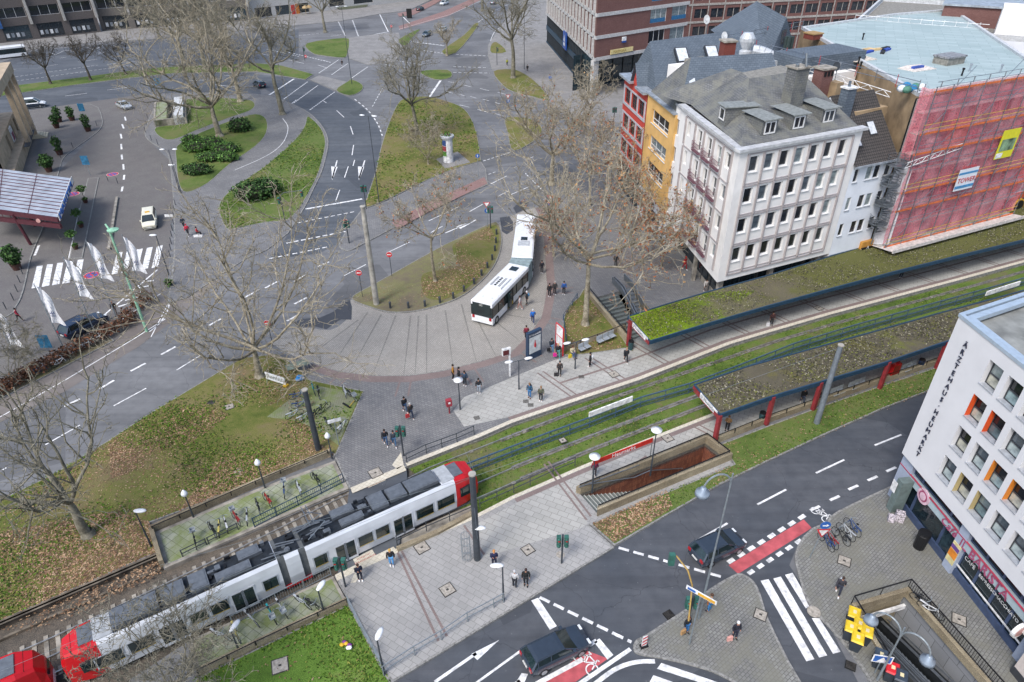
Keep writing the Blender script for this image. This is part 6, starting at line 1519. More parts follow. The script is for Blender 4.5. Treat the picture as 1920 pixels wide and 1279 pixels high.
tree('small dark tree on the grass verge, right of three',(236,139),60,5.5,16,bk_dark,limbs=6,l4=2,fork=.3,up_=.9,lean=(-.25,0),name='street_tree')
tree('bare wide tree in the middle lawn behind the advertising column',(783,252),50,10.5,17,bk_mid,r0=.42,limbs=8,fork=.33,l3=6)
tree('low pale sapling in front of the advertising column',(803,308),222,5,18,limbs=7,l4=3,fork=.15,r0=.14,up_=.9)
tree('slender plane tree with a few rust leaves on the bare soil island',(816,527),292,4.8,19,limbs=6,fork=.42,leaves=.04,r0=.2)
tree('bare tree between road crossing and red house',(1034,345),120,8,20,limbs=7,l3=7,fork=.3,leaves=.04)
tree('big plane tree with rust leaves beside the stairs going down',(1097,608),250,11.5,21,limbs=9,l2=7,l3=4,l4=2,fork=.40,leaves=.36,leafside=(1,-.3),r0=.36,up_=.4)
tree('bare tree cut by the top edge near the brick arcade',(962,146),-120,7,22,bk_mid,fork=.4)
tree('wide gnarled plane tree beside the white barrier',(487,706),395,11.2,23,limbs=10,l2=7,l3=5,l4=2,fork=.22,up_=.45,r0=.38)
tree('bare mossy tree at the left edge of the leafy lawn',(166,1003),690,7.0,24,bk_mid,limbs=7,l3=3,l4=1,fork=.25,lean=(-.25,.05),up_=.8)
tree('bare shrub-like tree at the bottom edge in front of the tram',(335,1330),1150,4.2,25,bk_mid,limbs=9,l3=7,fork=.1,up_=1.0,r0=.12,tw=.016)
tree('plane tree full of orange-brown leaves in front of the orange house',(1215,425),262,7,26,limbs=7,l3=5,l4=2,fork=.3,leaves=.35,r0=.2)
tree('thin bare tree by the concrete arcade column',(1106,252),110,4,27,limbs=6,fork=.4,r0=.14,name='street_tree')
tree('small bare tree among the far cars',(838,104),28,5,28,limbs=6,fork=.3,l4=2,name='street_tree')
tree('bare tree in front of the grey shop row',(300,72),-60,7,29,bk_mid,l4=2,name='street_tree')
tree('bare tree by the far crossing at the top',(610,60),-80,6,30,bk_mid,l4=2,name='street_tree')
tree('bare tree in front of the ivy brick block',(1400,30),-70,8,32,bk_mid,leaves=.1,name='street_tree')
tree('low bare street shrub tree over the bicycle hedge',(30,720),620,4.5,33,bk_mid,fork=.12,limbs=8,r0=.1,up_=.8,tw=.016,name='street_tree')
tree('young plane tree behind the bus with rust leaves',(1038,480),372,4.0,34,limbs=6,fork=.35,leaves=.25,r0=.14)
tree('bare plane tree left of the largest one, over the upper road',(345,118),-120,9,41,limbs=8,fork=.3)
tree('bare plane tree behind the underpass entrance near the verge',(385,128),-140,9,42,bk_mid,limbs=8,fork=.3)
tree('rust-leaved bare tree in front of the long ivy block, left one',(1345,40),-60,7,43,bk_mid,leaves=.25,name='street_tree')
tree('rust-leaved bare tree in front of the long ivy block, right one',(1500,20),-70,8,44,bk_mid,leaves=.25,name='street_tree')
tree('thin orange-leaved tree at the right foot of the stairs',(1240,500),330,4.5,45,limbs=6,fork=.25,leaves=.5,r0=.12)
tree('slim bare tree between bus front and red house',(1105,385),200,6,46,limbs=7,fork=.35,leaves=.12,r0=.2)
tree('bare tree by the top cycle lane',(905,20),-140,7,47,bk_mid,l4=2,name='street_tree')
m_bush=[plain('bush_'+c,c,.8,var=.35,spec=.3)for c in('#2c4524','#3f5f30','#587a40')]
m_bush2=[plain('bush_'+c,c,.8,var=.35,spec=.3)for c in('#4f7430','#6a9148','#3a5a2c')]
m_hedge=[plain('bush_'+c,c,.85,var=.3)for c in('#6f4a36','#865a40','#4f3a2c')]
def foliage(mb,c,rx,ry,rz,n,r,s=.16):
 for _ in range(n):
  d=rv(r).normalized();k=r.uniform(.55,1.04);bump_=1+.14*math.sin(d.x*7+c[0])*math.sin(d.y*6+c[1])+.1*math.sin(d.z*9)
  q=Vector((c[0]+d.x*rx*k*bump_,c[1]+d.y*ry*k*bump_,c[2]+d.z*rz*k*bump_))
  if q.z<.12:continue
  u=rv(r).normalized()*s*r.uniform(.5,1.2);w_=(d+rv(r)*.7).cross(u).normalized()*s*r.uniform(.4,1);mb.quad(q-u,q-w_,q+u,q+w_,r.randrange(3))
def bush(label,blobs,mats,n=1500,s=.2,z=.14):
 r=random.Random(len(label));c0=G(*blobs[0][0],z);ro=root('shrub',label,'shrub',tuple(c0));mb=MB();core=MB()
 for(p,rx,ry,rz)in blobs:
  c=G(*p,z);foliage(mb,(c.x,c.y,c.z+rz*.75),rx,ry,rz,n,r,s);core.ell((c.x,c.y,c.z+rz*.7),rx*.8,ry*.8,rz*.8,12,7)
 mb.build('foliage',mats,ro,world=True,uv=False);core.build('branches',plain('shrub_core_shade','#2a2a1e',.9),ro,world=True,uv=False)  # branches: solid dark ellipsoids whose colour paints the shade inside the leaves
bush('spreading light green laurel mass under the largest tree',[((372,282),2.6,2.0,.9),((395,275),2.8,2.2,1.0),((425,285),2.6,2.2,.9),((395,300),2.6,1.8,.8),((428,300),2.0,1.6,.8),((360,268),1.8,1.5,.8)],m_bush2,1000)
bush('smaller dark green bush at the lawn corner by the courtyard',[((370,325),2.5,1.6,.95)],m_bush,1500)
bush('largest round dark bush on the long lawn',[((475,372),2.8,2.2,1.5),((500,362),2.2,2.0,1.3)],m_bush,2200)
bush('round dark bush near the two plane trees',[((452,245),2.3,2.0,1.3)],m_bush,1700)
mb=MB();r=random.Random(5)
for t in range(26):
 x=-40+t*11.5;y=760-t*6.2;c=G(x,y,.12);foliage(mb,(c.x,c.y,.8),1.0,.6,.75*r.uniform(.6,1),150,r,.14)
tag(mb.build('hedge',m_hedge,uv=False),'copper-leaved low hedge beside the parked bicycles on the left','hedge')
for i,(x,y)in enumerate(((262,580),(275,565),(243,600))):
 mb=MB();c=G(x,y,.1);foliage(mb,(0,0,.7),.9,.7,.8,260,r,.14);o=mb.build('shrub',m_hedge,uv=False);o.location=c
 tag(o,['copper hedge clump under the green lamp post, middle','copper hedge clump behind the green lamp post, upper','copper hedge clump left of the green lamp post, lower'][i],'shrub')
bush('yellow-green tuft beside the hatched paint in the courtyard',[((318,535),.5,.5,.5)],m_bush2,250,.12)
def potted(label,p,hh,kind=0,group=None):
 r=random.Random(int(p[0]*7+p[1]));c=G(*p,.1);ro=root('potted_tree',label,'potted plant',tuple(c),0,group)
 s=1.0 if kind<2 else .6
 q=MB();q.lathe([(.45*s,0),(.62*s,.8*s),(.66*s,.85*s),(.58*s,.86*s)],(0,0,0),14);q.build('pot',plain('pot_brown','#4a2f2a',.6),ro,smooth=False)
 f=MB();foliage(f,(0,0,.95*s),.66*s,.66*s,.3,160,r,.12*s+.03)
 if kind==0:foliage(f,(0,0,1.2+hh*.42),.8,.8,hh*.45,420,r,.17)
 elif kind==1:foliage(f,(0,0,1.1+hh*.3),1.05,1.05,hh*.4,900,r,.2)
 else:foliage(f,(0,0,hh-.3),.72,.72,.5,300,r,.12)
 f.build('foliage',m_bush2 if kind==2 else m_bush,ro,uv=False);t=MB();t.tube((0,0,.3),(0,0,hh*.8),.05,.03,6);t.build('trunk',bk_dark,ro,uv=False)
for p,h,k,lb in(((112,229),2.2,0,'potted conifer nearest the hotel steps, upper left'),((136,226),1.8,0,'potted conifer between the steps and the blue signs'),((166,246),2.4,0,'potted conifer in front of the blue street signs'),((113,290),2.4,0,'potted conifer in the courtyard below the steps'),((93,322),2.6,1,'broad potted shrub behind the entrance canopy'),((33,505),3.0,1,'largest broad potted shrub in front of the entrance canopy'),((161,380),2.5,2,'small round-headed potted tree on the strip, far one'),((153,426),2.5,2,'small round-headed potted tree on the strip, middle one'),((143,467),2.5,2,'small round-headed potted tree on the strip, near one'),((107,240),1.6,0,'low potted conifer tucked beside the white van')):potted(lb,p,h,k)
def inpoly(x,y,P):
 c=False;j=len(P)-1
 for i in range(len(P)):
  if(P[i][1]>y)!=(P[j][1]>y)and x<(P[j][0]-P[i][0])*(y-P[i][1])/(P[j][1]-P[i][1])+P[i][0]:c=not c
  j=i
 return c
lf_g=[plain('leaf_fall_'+c,c,.85,var=.25)for c in('#a58464','#866448','#b79a7c','#6a523e')]
tf=[plain('tuft_'+c,c,.9,var=.25,spec=.2)for c in('#4a6a1e','#5f7f2a','#3c561c','#7f8440')]
def scatter(mb,P,z,n,size,nm,r,clump=.25,thr=0.0,seed=0,flat=.25):
 xs=[p[0]for p in P];ys=[p[1]for p in P];k=0;tries=0
 while k<n and tries<n*12:
  tries+=1;x=r.uniform(min(xs),max(xs));y=r.uniform(min(ys),max(ys))
  if not inpoly(x,y,P):continue
  f=math.sin(x*clump+seed)*math.sin(y*clump*1.3+seed*2)+math.sin((x+y)*clump*.6+seed)*.6+r.uniform(-.7,.7)
  if f<thr:continue
  a=r.uniform(0,PI);s=size*r.uniform(.5,1.25);c,d=math.cos(a)*s,math.sin(a)*s;t=[r.uniform(0,flat)*s*2 for _ in range(4)]
  mb.quad((x-c,y-d,z+t[0]),(x+d*.6,y-c*.6,z+t[1]),(x+c,y+d,z+t[2]),(x-d*.6,y+c*.6,z+t[3]),r.randrange(nm));k+=1
R2=random.Random(77);W1=px(L1)
mb=MB();scatter(mb,px([(0,1000),(220,960),(281,982),(297,1037),(0,1168),(-80,1200)]),.15,8500,.08,4,R2,.3,-.9)
scatter(mb,px([(130,880),(355,732),(455,672),(520,665),(575,717),(628,857),(480,903),(281,982),(0,1000),(0,960)]),.15,6500,.075,4,R2,.35,.1)
scatter(mb,px([(440,830),(560,780),(612,846),(480,903),(335,962)]),.15,4600,.075,4,R2,.35,-.6)
scatter(mb,px([(0,1168),(297,1040),(305,1075),(150,1150),(0,1215)]),.02,700,.09,4,R2,.35,-.6)
scatter(mb,px([(205,828),(355,740),(430,780),(330,860),(210,900)]),.155,2600,.08,4,R2,.5,.0)
tag(mb.build('fallen_leaves',lf_g,uv=False),kind='stuff')
mb=MB();scatter(mb,px([(855,456),(918,426),(935,460),(900,522),(830,570),(790,560),(790,510),(858,500)]),.17,2400,.10,4,R2,.5,.0);scatter(mb,px([(670,565),(780,500),(820,470),(880,500),(800,580)]),.16,350,.08,4,R2,.3,.2)
scatter(mb,px(L8[:9]+L8[14:]),.16,2600,.085,4,R2,.4,.2);scatter(mb,px([(1110,985),(1250,920),(1260,955),(1152,1020)]),.16,1600,.09,4,R2,.4,-.9)
scatter(mb,px([(1060,585),(1104,548),(1172,655),(1060,665)]),.17,700,.11,4,R2,.5,.1);scatter(mb,px([(1180,596),(1330,552),(1345,600),(1222,636)],zc),zc+.03,500,.07,4,R2,.5,.2)
scatter(mb,px(L4),.17,1700,.12,4,R2,.3,.2);scatter(mb,px([(1240,560),(1180,540),(1120,440),(1250,430),(1290,520)],PZ),PZ+.02,1100,.10,4,R2,.3,.0);scatter(mb,px(L7),.15,200,.07,4,R2,.3,.3)
scatter(mb,offset(Nl,-.2)[5:12]+offset(Sl,.2)[4:10][::-1],TZ+.06,900,.05,4,R2,.4,.2)
tag(mb.build('fallen_leaves',lf_g,uv=False),kind='stuff')
mb=MB()
scatter(mb,W1,.15,11000,.085,4,R2,.45,.25,3,.7);scatter(mb,px(L7),.14,5000,.07,4,R2,.45,-.6,2,.8);scatter(mb,px(L8),.15,4500,.08,4,R2,.4,-.3,1,.7)
scatter(mb,[Vector(p).to_tuple()for p in(Vector(q)for q in offset(Nl,.3)[3:13]+offset(Sl,-.3)[2:11][::-1])],TZ+.03,9000,.075,4,R2,.5,-.3,4,.8)
scatter(mb,px(L4),.15,2500,.18,4,R2,.3,.0,5,.5);scatter(mb,px(L5),.15,2500,.16,4,R2,.3,-.3,6,.5)
tag(mb.build('grass_tufts',tf,uv=False),kind='stuff')
ms_=[plain('moss_clump_'+c,c,.95,var=.3)for c in('#75881f','#829528','#5c6e22')];mg_=[plain('moss_clump_'+c,c,.95,var=.3)for c in('#98937f','#3d3a2f','#6f7430','#57544a')]
mb=MB();scatter(mb,px([(1182,596),(1330,549),(1420,545),(1330,600),(1221,636)],zc),zc+.02,3200,.075,3,R2,.6,-.2,1,.8);tag(mb.build('roof_moss',ms_,uv=False),kind='stuff')
mb=MB();P=nf+nb_[::-1];scatter(mb,inset(P,.25),zc+.02,9000,.08,4,R2,.6,-.6,3,.8);P=sf+sb[::-1];scatter(mb,inset(P,.25),zc+.02,8000,.08,4,R2,.6,-.6,4,.8);tag(mb.build('roof_gravel',mg_,uv=False),kind='stuff')
m_tyre=plain('tyre','#1c1c1e',.85);m_rim=plain('rim','#a5a9ad',.35,.8);m_cg=plain('car_glass','#1a2b2d',.05,spec=.9,var=.3,scale=.8)
m_hl=plain('headlight','#dfe3e6',.15);m_tl=plain('tail_light','#a81820',.3);m_plate=plain('number_plate','#d9d9d4',.5)
def paint(name,c,rough=.25,metal=.2):return plain('paint_'+name,c,rough,metal,var=.04,spec=.7)
def wheel(parent,x,y,r_,w_=.22):
 t=MB();t.tube((x,y-w_/2,r_),(x,y+w_/2,r_),r_,n=18);o=t.build('wheel',m_tyre,parent)
 s=1 if y>0 else -1;k=MB();k.tube((x,y+s*w_/2*.9,r_),(x,y+s*(w_/2+.012),r_),r_*.62,n=14);k.build('rim',m_rim,o)
def car(label,p,heading,L=4.6,Wd=1.82,Hh=1.48,pm=None,kind='estate',z=.02,sign=False,lower=None,cat='car',name='car'):
 """centre at p, nose towards heading"""
 ro=root(name,label,cat,(p[0],p[1],z),heading);hw=Wd/2;pm=pm or paint('black','#39434f')
 S={'estate':((-.5,.55,.90),(-.485,.35,1.0),(-.40,.24,1.02),(-.05,.22,.99),(.20,.22,.97),(.28,.22,.94),(.42,.24,.82),(.485,.3,.68),(.5,.42,.60)),'saloon':((-.5,.5,.82),(-.48,.35,.94),(-.38,.24,.97),(-.05,.22,.95),(.18,.22,.93),(.27,.22,.90),(.42,.24,.80),(.485,.3,.66),(.5,.42,.58)),'van':((-.5,.4,1.05),(-.49,.32,1.12),(-.4,.26,1.14),(0,.25,1.14),(.25,.25,1.12),(.31,.25,1.08),(.43,.27,.98),(.488,.32,.8),(.5,.45,.66))}[kind]
 W_=lambda t:hw*(1-.16*max(0,(abs(t)-.38)/.12)**1.6)
 mb=MB();secs=[]
 for t,z0,z1 in S:
  w_=W_(t);x=t*L;secs.append([(x,-w_*.9,z0),(x,-w_,z0+.2),(x,-w_,z1-.16),(x,-w_*.93,z1),(x,0,z1+.035),(x,w_*.93,z1),(x,w_,z1-.16),(x,w_,z0+.2),(x,w_*.9,z0)])
 n=9
 mb.add([p_ for s in secs for p_ in s],[(i*n+j,i*n+j+1,(i+1)*n+j+1,(i+1)*n+j)for i in range(len(secs)-1)for j in range(n-1)]+[tuple(range(n)),tuple(range((len(secs)-1)*n,len(secs)*n))[::-1]],0)
 if lower:mb.m=[1 if(f<(len(secs)-1)*(n-1)and(f%(n-1))in(0,7,1,6))else 0 for f in range(len(mb.f))]
 mb.box(-.46*L,.46*L,-hw*.8,hw*.8,.16,.3,0)
 mb.build('body',[pm,lower or pm],ro,smooth=False)
 g={'estate':(-.488,-.40,.06,.27),'saloon':(-.40,-.22,.04,.25),'van':(-.49,-.455,.16,.345)}[kind];zb={'estate':.97,'saloon':.93,'van':1.1}[kind]
 rw,bw=hw*.76,hw*.92
 gm=MB();a=[(g[0]*L,-bw,zb),(g[3]*L,-bw,zb-.05),(g[3]*L,bw,zb-.05),(g[0]*L,bw,zb)];b=[(g[1]*L,-rw,Hh-.04),(g[2]*L,-rw,Hh-.05),(g[2]*L,rw,Hh-.05),(g[1]*L,rw,Hh-.04)]
 for i in range(4):gm.quad(a[i],a[(i+1)%4],b[(i+1)%4],b[i])
 gm.build('glazing',m_cg,ro)
 rf=MB();x0,x1=g[1]*L,g[2]*L
 rf.add([(x0-.02,-rw,Hh-.05),(x1+.02,-rw,Hh-.06),(x1+.02,rw,Hh-.06),(x0-.02,rw,Hh-.05),(x0+.2,-rw*.82,Hh),(x1-.25,-rw*.82,Hh),(x1-.25,rw*.82,Hh),(x0+.2,rw*.82,Hh)],[(4,5,6,7),(0,1,5,4),(1,2,6,5),(2,3,7,6),(3,0,4,7)])
 for s in(-1,1):
  rf.bar((g[3]*L,s*bw,zb-.03),(g[2]*L,s*rw,Hh-.03),.09,.06);rf.bar((g[0]*L,s*bw,zb+.02),(g[1]*L,s*rw,Hh-.02),.12,.06)
  for t in(.05,.5)if kind!='saloon' else(.35,):
   xa=g[1]*L+(g[2]-g[1])*L*t;rf.bar((xa-.05,s*(bw+.004),zb),(xa,s*(rw+.01),Hh-.04),.07,.05)
  if kind=='estate':rf.tube((x0+.1,s*rw*.93,Hh+.03),(x1-.2,s*rw*.93,Hh+.02),.025,n=5)
 rf.build('roof',pm,ro)
 for s in(-1,1):
  m=MB();m.box(.455*L,.492*L,s*hw*.62-.18,s*hw*.62+.18,.60,.76);m.build('headlight',m_hl,ro)
  m=MB();m.box(-.502*L,-.47*L,s*hw*.72-.14,s*hw*.72+.14,.72,.98);m.build('tail_light',m_tl,ro)
  m=MB();m.box(g[3]*L-.45,g[3]*L-.25,s*(hw+.02)-.1,s*(hw+.02)+.1,zb,zb+.14);m.build('mirror',pm,ro)
  for x in(-.30,.31):wheel(ro,x*L,s*(hw-.11),.32)
 m=MB();m.box(.497*L,.507*L,-.26,.26,.42,.53);m.box(-.512*L,-.50*L,-.26,.26,.58,.70);m.build('number_plate',m_plate,ro)
 if sign:m=MB();m.box(-.15,.1,-.28,.28,Hh,Hh+.13);m.build('taxi_sign',plain('taxi_yellow','#d9a92f',.4),ro)
 return ro
def hd(a,b):p,q=G2(a),G2(b);return math.atan2(q[1]-p[1],q[0]-p[0])
hb=hd((985,1249),(1092,1196))
car('black estate car beside the red bicycle lane paint in the near lane',G2((1042,1228)),hb,4.3,1.72,1.43,paint('black','#39434f'))
car('black hatchback with tail lights towards us in the far lane',G2((1343,1036)),hd((1300,1062),(1392,1018)),4.1,1.75,1.5,paint('black','#39434f'))
car('cream white taxi with yellow roof sign in the courtyard',G2((283,420)),hd((284,395),(282,440)),5.0,1.9,1.75,paint('cream','#dedac6',.3,0),'van',sign=True,name='taxi',cat='taxi')
car('silver saloon car turning into the hotel courtyard',G2((234,203)),rad(-42),4.7,1.8,1.42,paint('silver','#c3c8cc',.3,.4),'saloon')
car('white van with dark lower body by the hotel piers',G2((60,202)),hd((20,206),(98,198)),5.8,2.0,2.0,paint('white','#dfe2e4',.3,0),'van',lower=paint('navy','#2a3644'),name='van',cat='van')
car('dark blue estate car parked behind the flagpoles',G2((160,618)),hd((120,640),(195,600)),4.8,1.85,1.55,paint('blueblack','#27344a'))
car('black car on the curve behind the tall tree',G2((487,163)),hd((500,170),(470,155)),4.5,1.8,1.45,paint('black','#39434f'))
car('dark small car beside the black board at the top',G2((788,20)),hd((770,26),(805,14)),4.0,1.75,1.5,paint('black','#39434f'))
car('white suv at the top edge',G2((833,9)),hd((855,3),(815,15)),4.6,1.85,1.65,paint('white','#dfe2e4',.3,0))
car('dark grey car behind the small bare tree, left one',G2((800,68)),hd((812,62),(790,74)),4.4,1.8,1.45,paint('graphite','#5a636c'))
car('silver car behind the small bare tree, right one',G2((830,60)),hd((842,54),(820,66)),4.4,1.8,1.45,paint('silver','#c3c8cc',.3,.4))
car('blue-grey car at the top edge beside the bare tree',G2((925,8)),hd((915,14),(937,0)),4.4,1.8,1.45,paint('bluegrey','#6c7c8c'))
m_busw=paint('bus_white','#e4e6e8',.3,0);m_bell=plain('bellows','#8fa0a3',.7,var=.15)
def bus_section(ro,C0,C1,Wd,zr,rear=False,front=False,doors=(),ac=None):
 """body section from centre point C0 to C1"""
 d=(C1-C0);L=d.length;F=frm(C0,math.atan2(d.y,d.x));h=Wd/2
 m=MB()
 m.box(0,L,-h,h,.35,1.15,0,F);m.box(0,L,-h*.985,h*.985,1.15,2.45,1,F);m.box(0,L,-h,h,2.45,zr-.12,0,F)
 m.add([W(F,x,y,z_)for x,y,z_ in((0,-h,zr-.12),(L,-h,zr-.12),(L,h,zr-.12),(0,h,zr-.12),(.12,-h*.86,zr),(L-.12,-h*.86,zr),(L-.12,h*.86,zr),(.12,h*.86,zr))],[(4,5,6,7),(0,1,5,4),(1,2,6,5),(2,3,7,6),(3,0,4,7)],0)
 m.build('body',[m_busw,m_cg],ro,world=True)
 p=MB()
 for i in range(int(L/1.5)+1):
  for s in(-1,1):p.box(min(i*1.5,L-.08),min(i*1.5,L-.08)+.08,s*h-.02,s*h+.02,1.15,2.45,0,F)
 p.build('window_post',m_black,ro,world=True)
 for x0 in doors:q=MB();q.box(x0,x0+1.5,-h-.03,-h-.0,.4,2.45,0,F);q.box(x0+.1,x0+.7,-h-.25,-h-.03,.5,2.3,1,F);q.box(x0+.1,x0+1.4,-h-.04,-h-.031,.42,.8,2,F);q.build('door',[m_black,m_cg,plain('door_yellow','#d6b02c',.5)],ro,world=True)
 if rear or front:
  x=-.012 if rear else L+.012
  q=MB();q.box(x-.02,x+.02,-h*.84,h*.84,1.55,2.75,0,F);q.build('end_window',m_cg,ro,world=True)
  for s in(-1,1):q=MB();q.box(x-.03,x+.03,s*h*.8-.14,s*h*.8+.14,.8,1.15,0,F);q.build('tail_light' if rear else 'headlight',m_tl if rear else m_hl,ro,world=True)
 for x in((1.0,L-1.2)if L>7 else(L*.5,)):
  for s in(-1,1):q=MB();q.tube(W(F,x,s*(h-.3),.48),W(F,x,s*(h+.02),.48),.48,n=18);o=q.build('wheel',m_tyre,ro,world=True);q=MB();q.tube(W(F,x,s*(h),.48),W(F,x,s*(h+.035),.48),.28,n=14);q.build('rim',m_rim,o);o.children[0].data.transform(ro.matrix_world.inverted())
 if ac:
  q=MB();q.box(ac,ac+2.6,-h*.62,h*.62,zr,zr+.22,0,F)
  for i in range(5):q.tube(W(F,ac+.5+i*.4,.1,zr+.22),W(F,ac+.5+i*.4,.1,zr+.25),.15,n=12,mi=1)
  for y in(-.5,-.35,.45,.6):q.box(ac+.3,ac+2.3,y,y+.06,zr+.22,zr+.235,1,F)
  q.build('air_conditioner',[m_busw,m_black],ro,world=True)
 return F,L
def main_bus():
 zr=3.0
 q=[G(*p,zr).to_2d()for p in((883,558),(922,573),(990,503),(955,489),(957,481),(1001,484),(1008,403),(968,400))]
 r0,r1=q[0].lerp(q[1],.5),q[2].lerp(q[3],.5);f0,f1=q[4].lerp(q[5],.5),q[6].lerp(q[7],.5);Wd=2.55
 ro=root('articulated_bus','white articulated bus with open yellow-edged door on the turning loop','bus',(r0.x,r0.y,0),0)
 F,L=bus_section(ro,r0,r1,Wd,zr,rear=True,doors=(3.6,),ac=3.0)
 bus_section(ro,f0,f1,Wd,zr,front=True)
 b=MB();n_=6;d0=(r1-r0).normalized();d1=(f1-f0).normalized()
 for k in range(n_):
  t0,t1=k/n_,(k+.85)/n_;dd=d0.lerp(d1,(t0+t1)/2).normalized();s=Vector((dd.y,-dd.x))*(Wd/2*.97);a=r1.lerp(f0,t0);c=r1.lerp(f0,t1);b.prism([tuple(a+s),tuple(c+s),tuple(c-s),tuple(a-s)],.4,zr-.08+.05*(k%2),0)
 b.build('bellows',m_bell,ro,world=True)
 for(u,v,w_,mt)in((8.0,0,.9,m_cg),(1.0,.5,.35,m_busw),(1.0,-.6,.35,m_busw)):
  if u<L:q_=MB();q_.box(u-w_/2,u+w_/2,v-w_/2,v+w_/2,zr,zr+.07,0,F);q_.build('roof_hatch',mt,ro,world=True)
 FF=frm(f0,math.atan2(d1.y,d1.x));q_=MB();q_.box(4.6,5.4,-.4,.4,zr,zr+.08,0,FF);q_.box(3.0,4.3,-.7,.7,zr,zr+.1,1,FF);q_.build('roof_hatch',[m_cg,plain('grille_grey','#b9bdc0',.5)],ro,world=True)
 text('132',.3,plain('led_white','#e8e8e0',.5),ro,F@Matrix.Translation((-.05,.3,2.45))@Matrix.Rotation(-PI/2,4,'Z')@Matrix.Rotation(PI/2,4,'X'),'lettering',.004)
main_bus()
c=G(20,108,.02);ro=root('city_bus','white city bus cut by the left edge on the upper road','bus',tuple(c));h_=hd((0,122),(50,116));v0=c.to_2d()-Vector((math.cos(h_),math.sin(h_)))*9;v1=c.to_2d()+Vector((math.cos(h_),math.sin(h_)))*4.2;bus_section(ro,v1,v0,2.5,3.0,rear=True)
m_tw=plain('tram_white','#d3d7dc',.35,.1,var=.06,scale=.8);m_tr=plain('tram_red','#c41a22',.3,.1,var=.05);m_trd=plain('tram_roof','#272d34',.6,.2,var=.25);m_box=plain('tram_roof_box','#676d74',.55,.2,var=.12)
def tram(label,F,flip=False):
 ro=root('tram',label,'tram',tuple(F.translation),F.to_euler().z);n0,n1=-.02,2.17;zf,zr=.12,3.02
 def sec(x0,x1,nm='car_body',mat=None,inn=0.0,z1=zr):
  m=MB();m.add([W(F,x,y,z_)for x in(x0,x1)for y,z_ in((n0+inn,zf+.1),(n0-.12+inn,1.2),(n0-.06+inn,2.3),(n0+.02+inn,z1-.2),(n0+.2,z1),(n1-.2,z1),(n1-.02-inn,z1-.2),(n1+.06-inn,2.3),(n1+.12-inn,1.2),(n1-inn,zf+.1))],[(j,j+1,10+j+1,10+j)for j in range(9)]+[tuple(range(10))[::-1],tuple(range(10,20))],0);return m.build(nm,mat or m_tw,ro,world=True)
 sec(0,10.75);sec(12.6,23.98);sec(11.2,12.15);sec(10.75,11.2,'articulation',plain('tram_bellows','#585c5e',.8),.12);sec(12.15,12.6,'articulation',plain('tram_bellows','#585c5e',.8),.12)
 for x0,s in((23.98,1),(0,-1)):
  m=MB();ex=[(0,0.0,0.0),(.9*s,.06,.02),(1.75*s,.28,.25),(2.1*s,.45,1.0)]
  prof=[]
  for dx,ins_,dz in ex:prof.append([W(F,x0+dx,y,z_)for y,z_ in((n0+ins_,zf+.1),(n0-.12+ins_,1.2),(n0+.02+ins_,zr-.2-dz),(n0+.2+ins_,zr-dz),(n1-.2-ins_,zr-dz),(n1-.02-ins_,zr-.2-dz),(n1+.12-ins_,1.2),(n1-ins_,zf+.1))])
  fs=[(i*8+j,i*8+j+1,(i+1)*8+j+1,(i+1)*8+j)for i in range(3)for j in range(7)]
  if s<0:fs=[f[::-1]for f in fs]
  m.add([p for q in prof for p in q],fs+[tuple(range(24,32))]);m.build('cab',m_tr,ro,world=True)
  g=MB();x2=x0+1.55*s
  a=[W(F,x0+1.25*s,n0+.32,zr-.16),W(F,x0+1.25*s,n1-.32,zr-.16),W(F,x0+2.14*s,n1-.55,1.45),W(F,x0+2.14*s,n0+.55,1.45)];off_=(F.to_3x3()@Vector((.06*s,0,.05)));g.add([p+off_ for p in a],[(0,1,2,3)])
  for y,e in((n0-.04,-1),(n1+.04,1)):g.box(x0+.35*s if s>0 else x0-1.2,x0+1.2*s if s>0 else x0-.35,y-.07,y+.07,1.2,2.05,0,F)
  g.build('windscreen',m_cg,ro,world=True)
  l=MB();l.box(min(x0+2.08*s,x0+2.14*s),max(x0+2.08*s,x0+2.14*s),n0+.55,n1-.55,.35,.6,0,F);l.build('headlight',m_hl,ro,world=True)
  l=MB();l.box(min(x0-.9*s,x0+.1*s),max(x0-.9*s,x0+.1*s),n0+.25,n1-.25,zr,zr+.06,0,F);l.box(min(x0+.1*s,x0+.9*s),max(x0+.1*s,x0+.9*s),n0+.4,n1-.4,zr+.0,zr+.04,1,F);l.build('cab_roof',[plain('cab_grey','#a9adb0',.5),m_box],ro,world=True)
 ww=[(22.37,23.77),(20.64,22.0),(17.45,18.45),(16.15,17.2),(12.95,13.85)];dd=[(18.85,20.25),(14.5,15.85)]
 ww+=[(23.35-b,23.35-a)for a,b in ww];dd+=[(23.35-b,23.35-a)for a,b in dd]
 for y in(n0-.115,n1+.115):
  for a,b in ww:
   m=MB();m.box(a-.09,b+.09,y-.012,y+.012,.92,2.02,1,F);m.box(a,b,y-.02,y+.02,1.0,1.95,0,F);m.box(a,b,y-.022,y+.022,.96,1.02,2,F);m.build('window',[m_cg,plain('tram_panel','#aeb4ba',.5),plain('reflection_yellow','#b59a3c',.4)],ro,world=True)
  for a,b in dd:
   m=MB();m.box(a-.1,b+.1,y-.012,y+.012,.2,2.1,1,F);mid=(a+b)/2;m.box(a,mid-.08,y-.02,y+.02,.45,1.98,0,F);m.box(mid+.08,b,y-.02,y+.02,.45,1.98,0,F);m.box(mid-.07,mid+.07,y-.022,y+.022,.25,2.05,2,F);m.build('door',[m_cg,m_tw,plain('door_grey','#6f757c',.5)],ro,world=True)
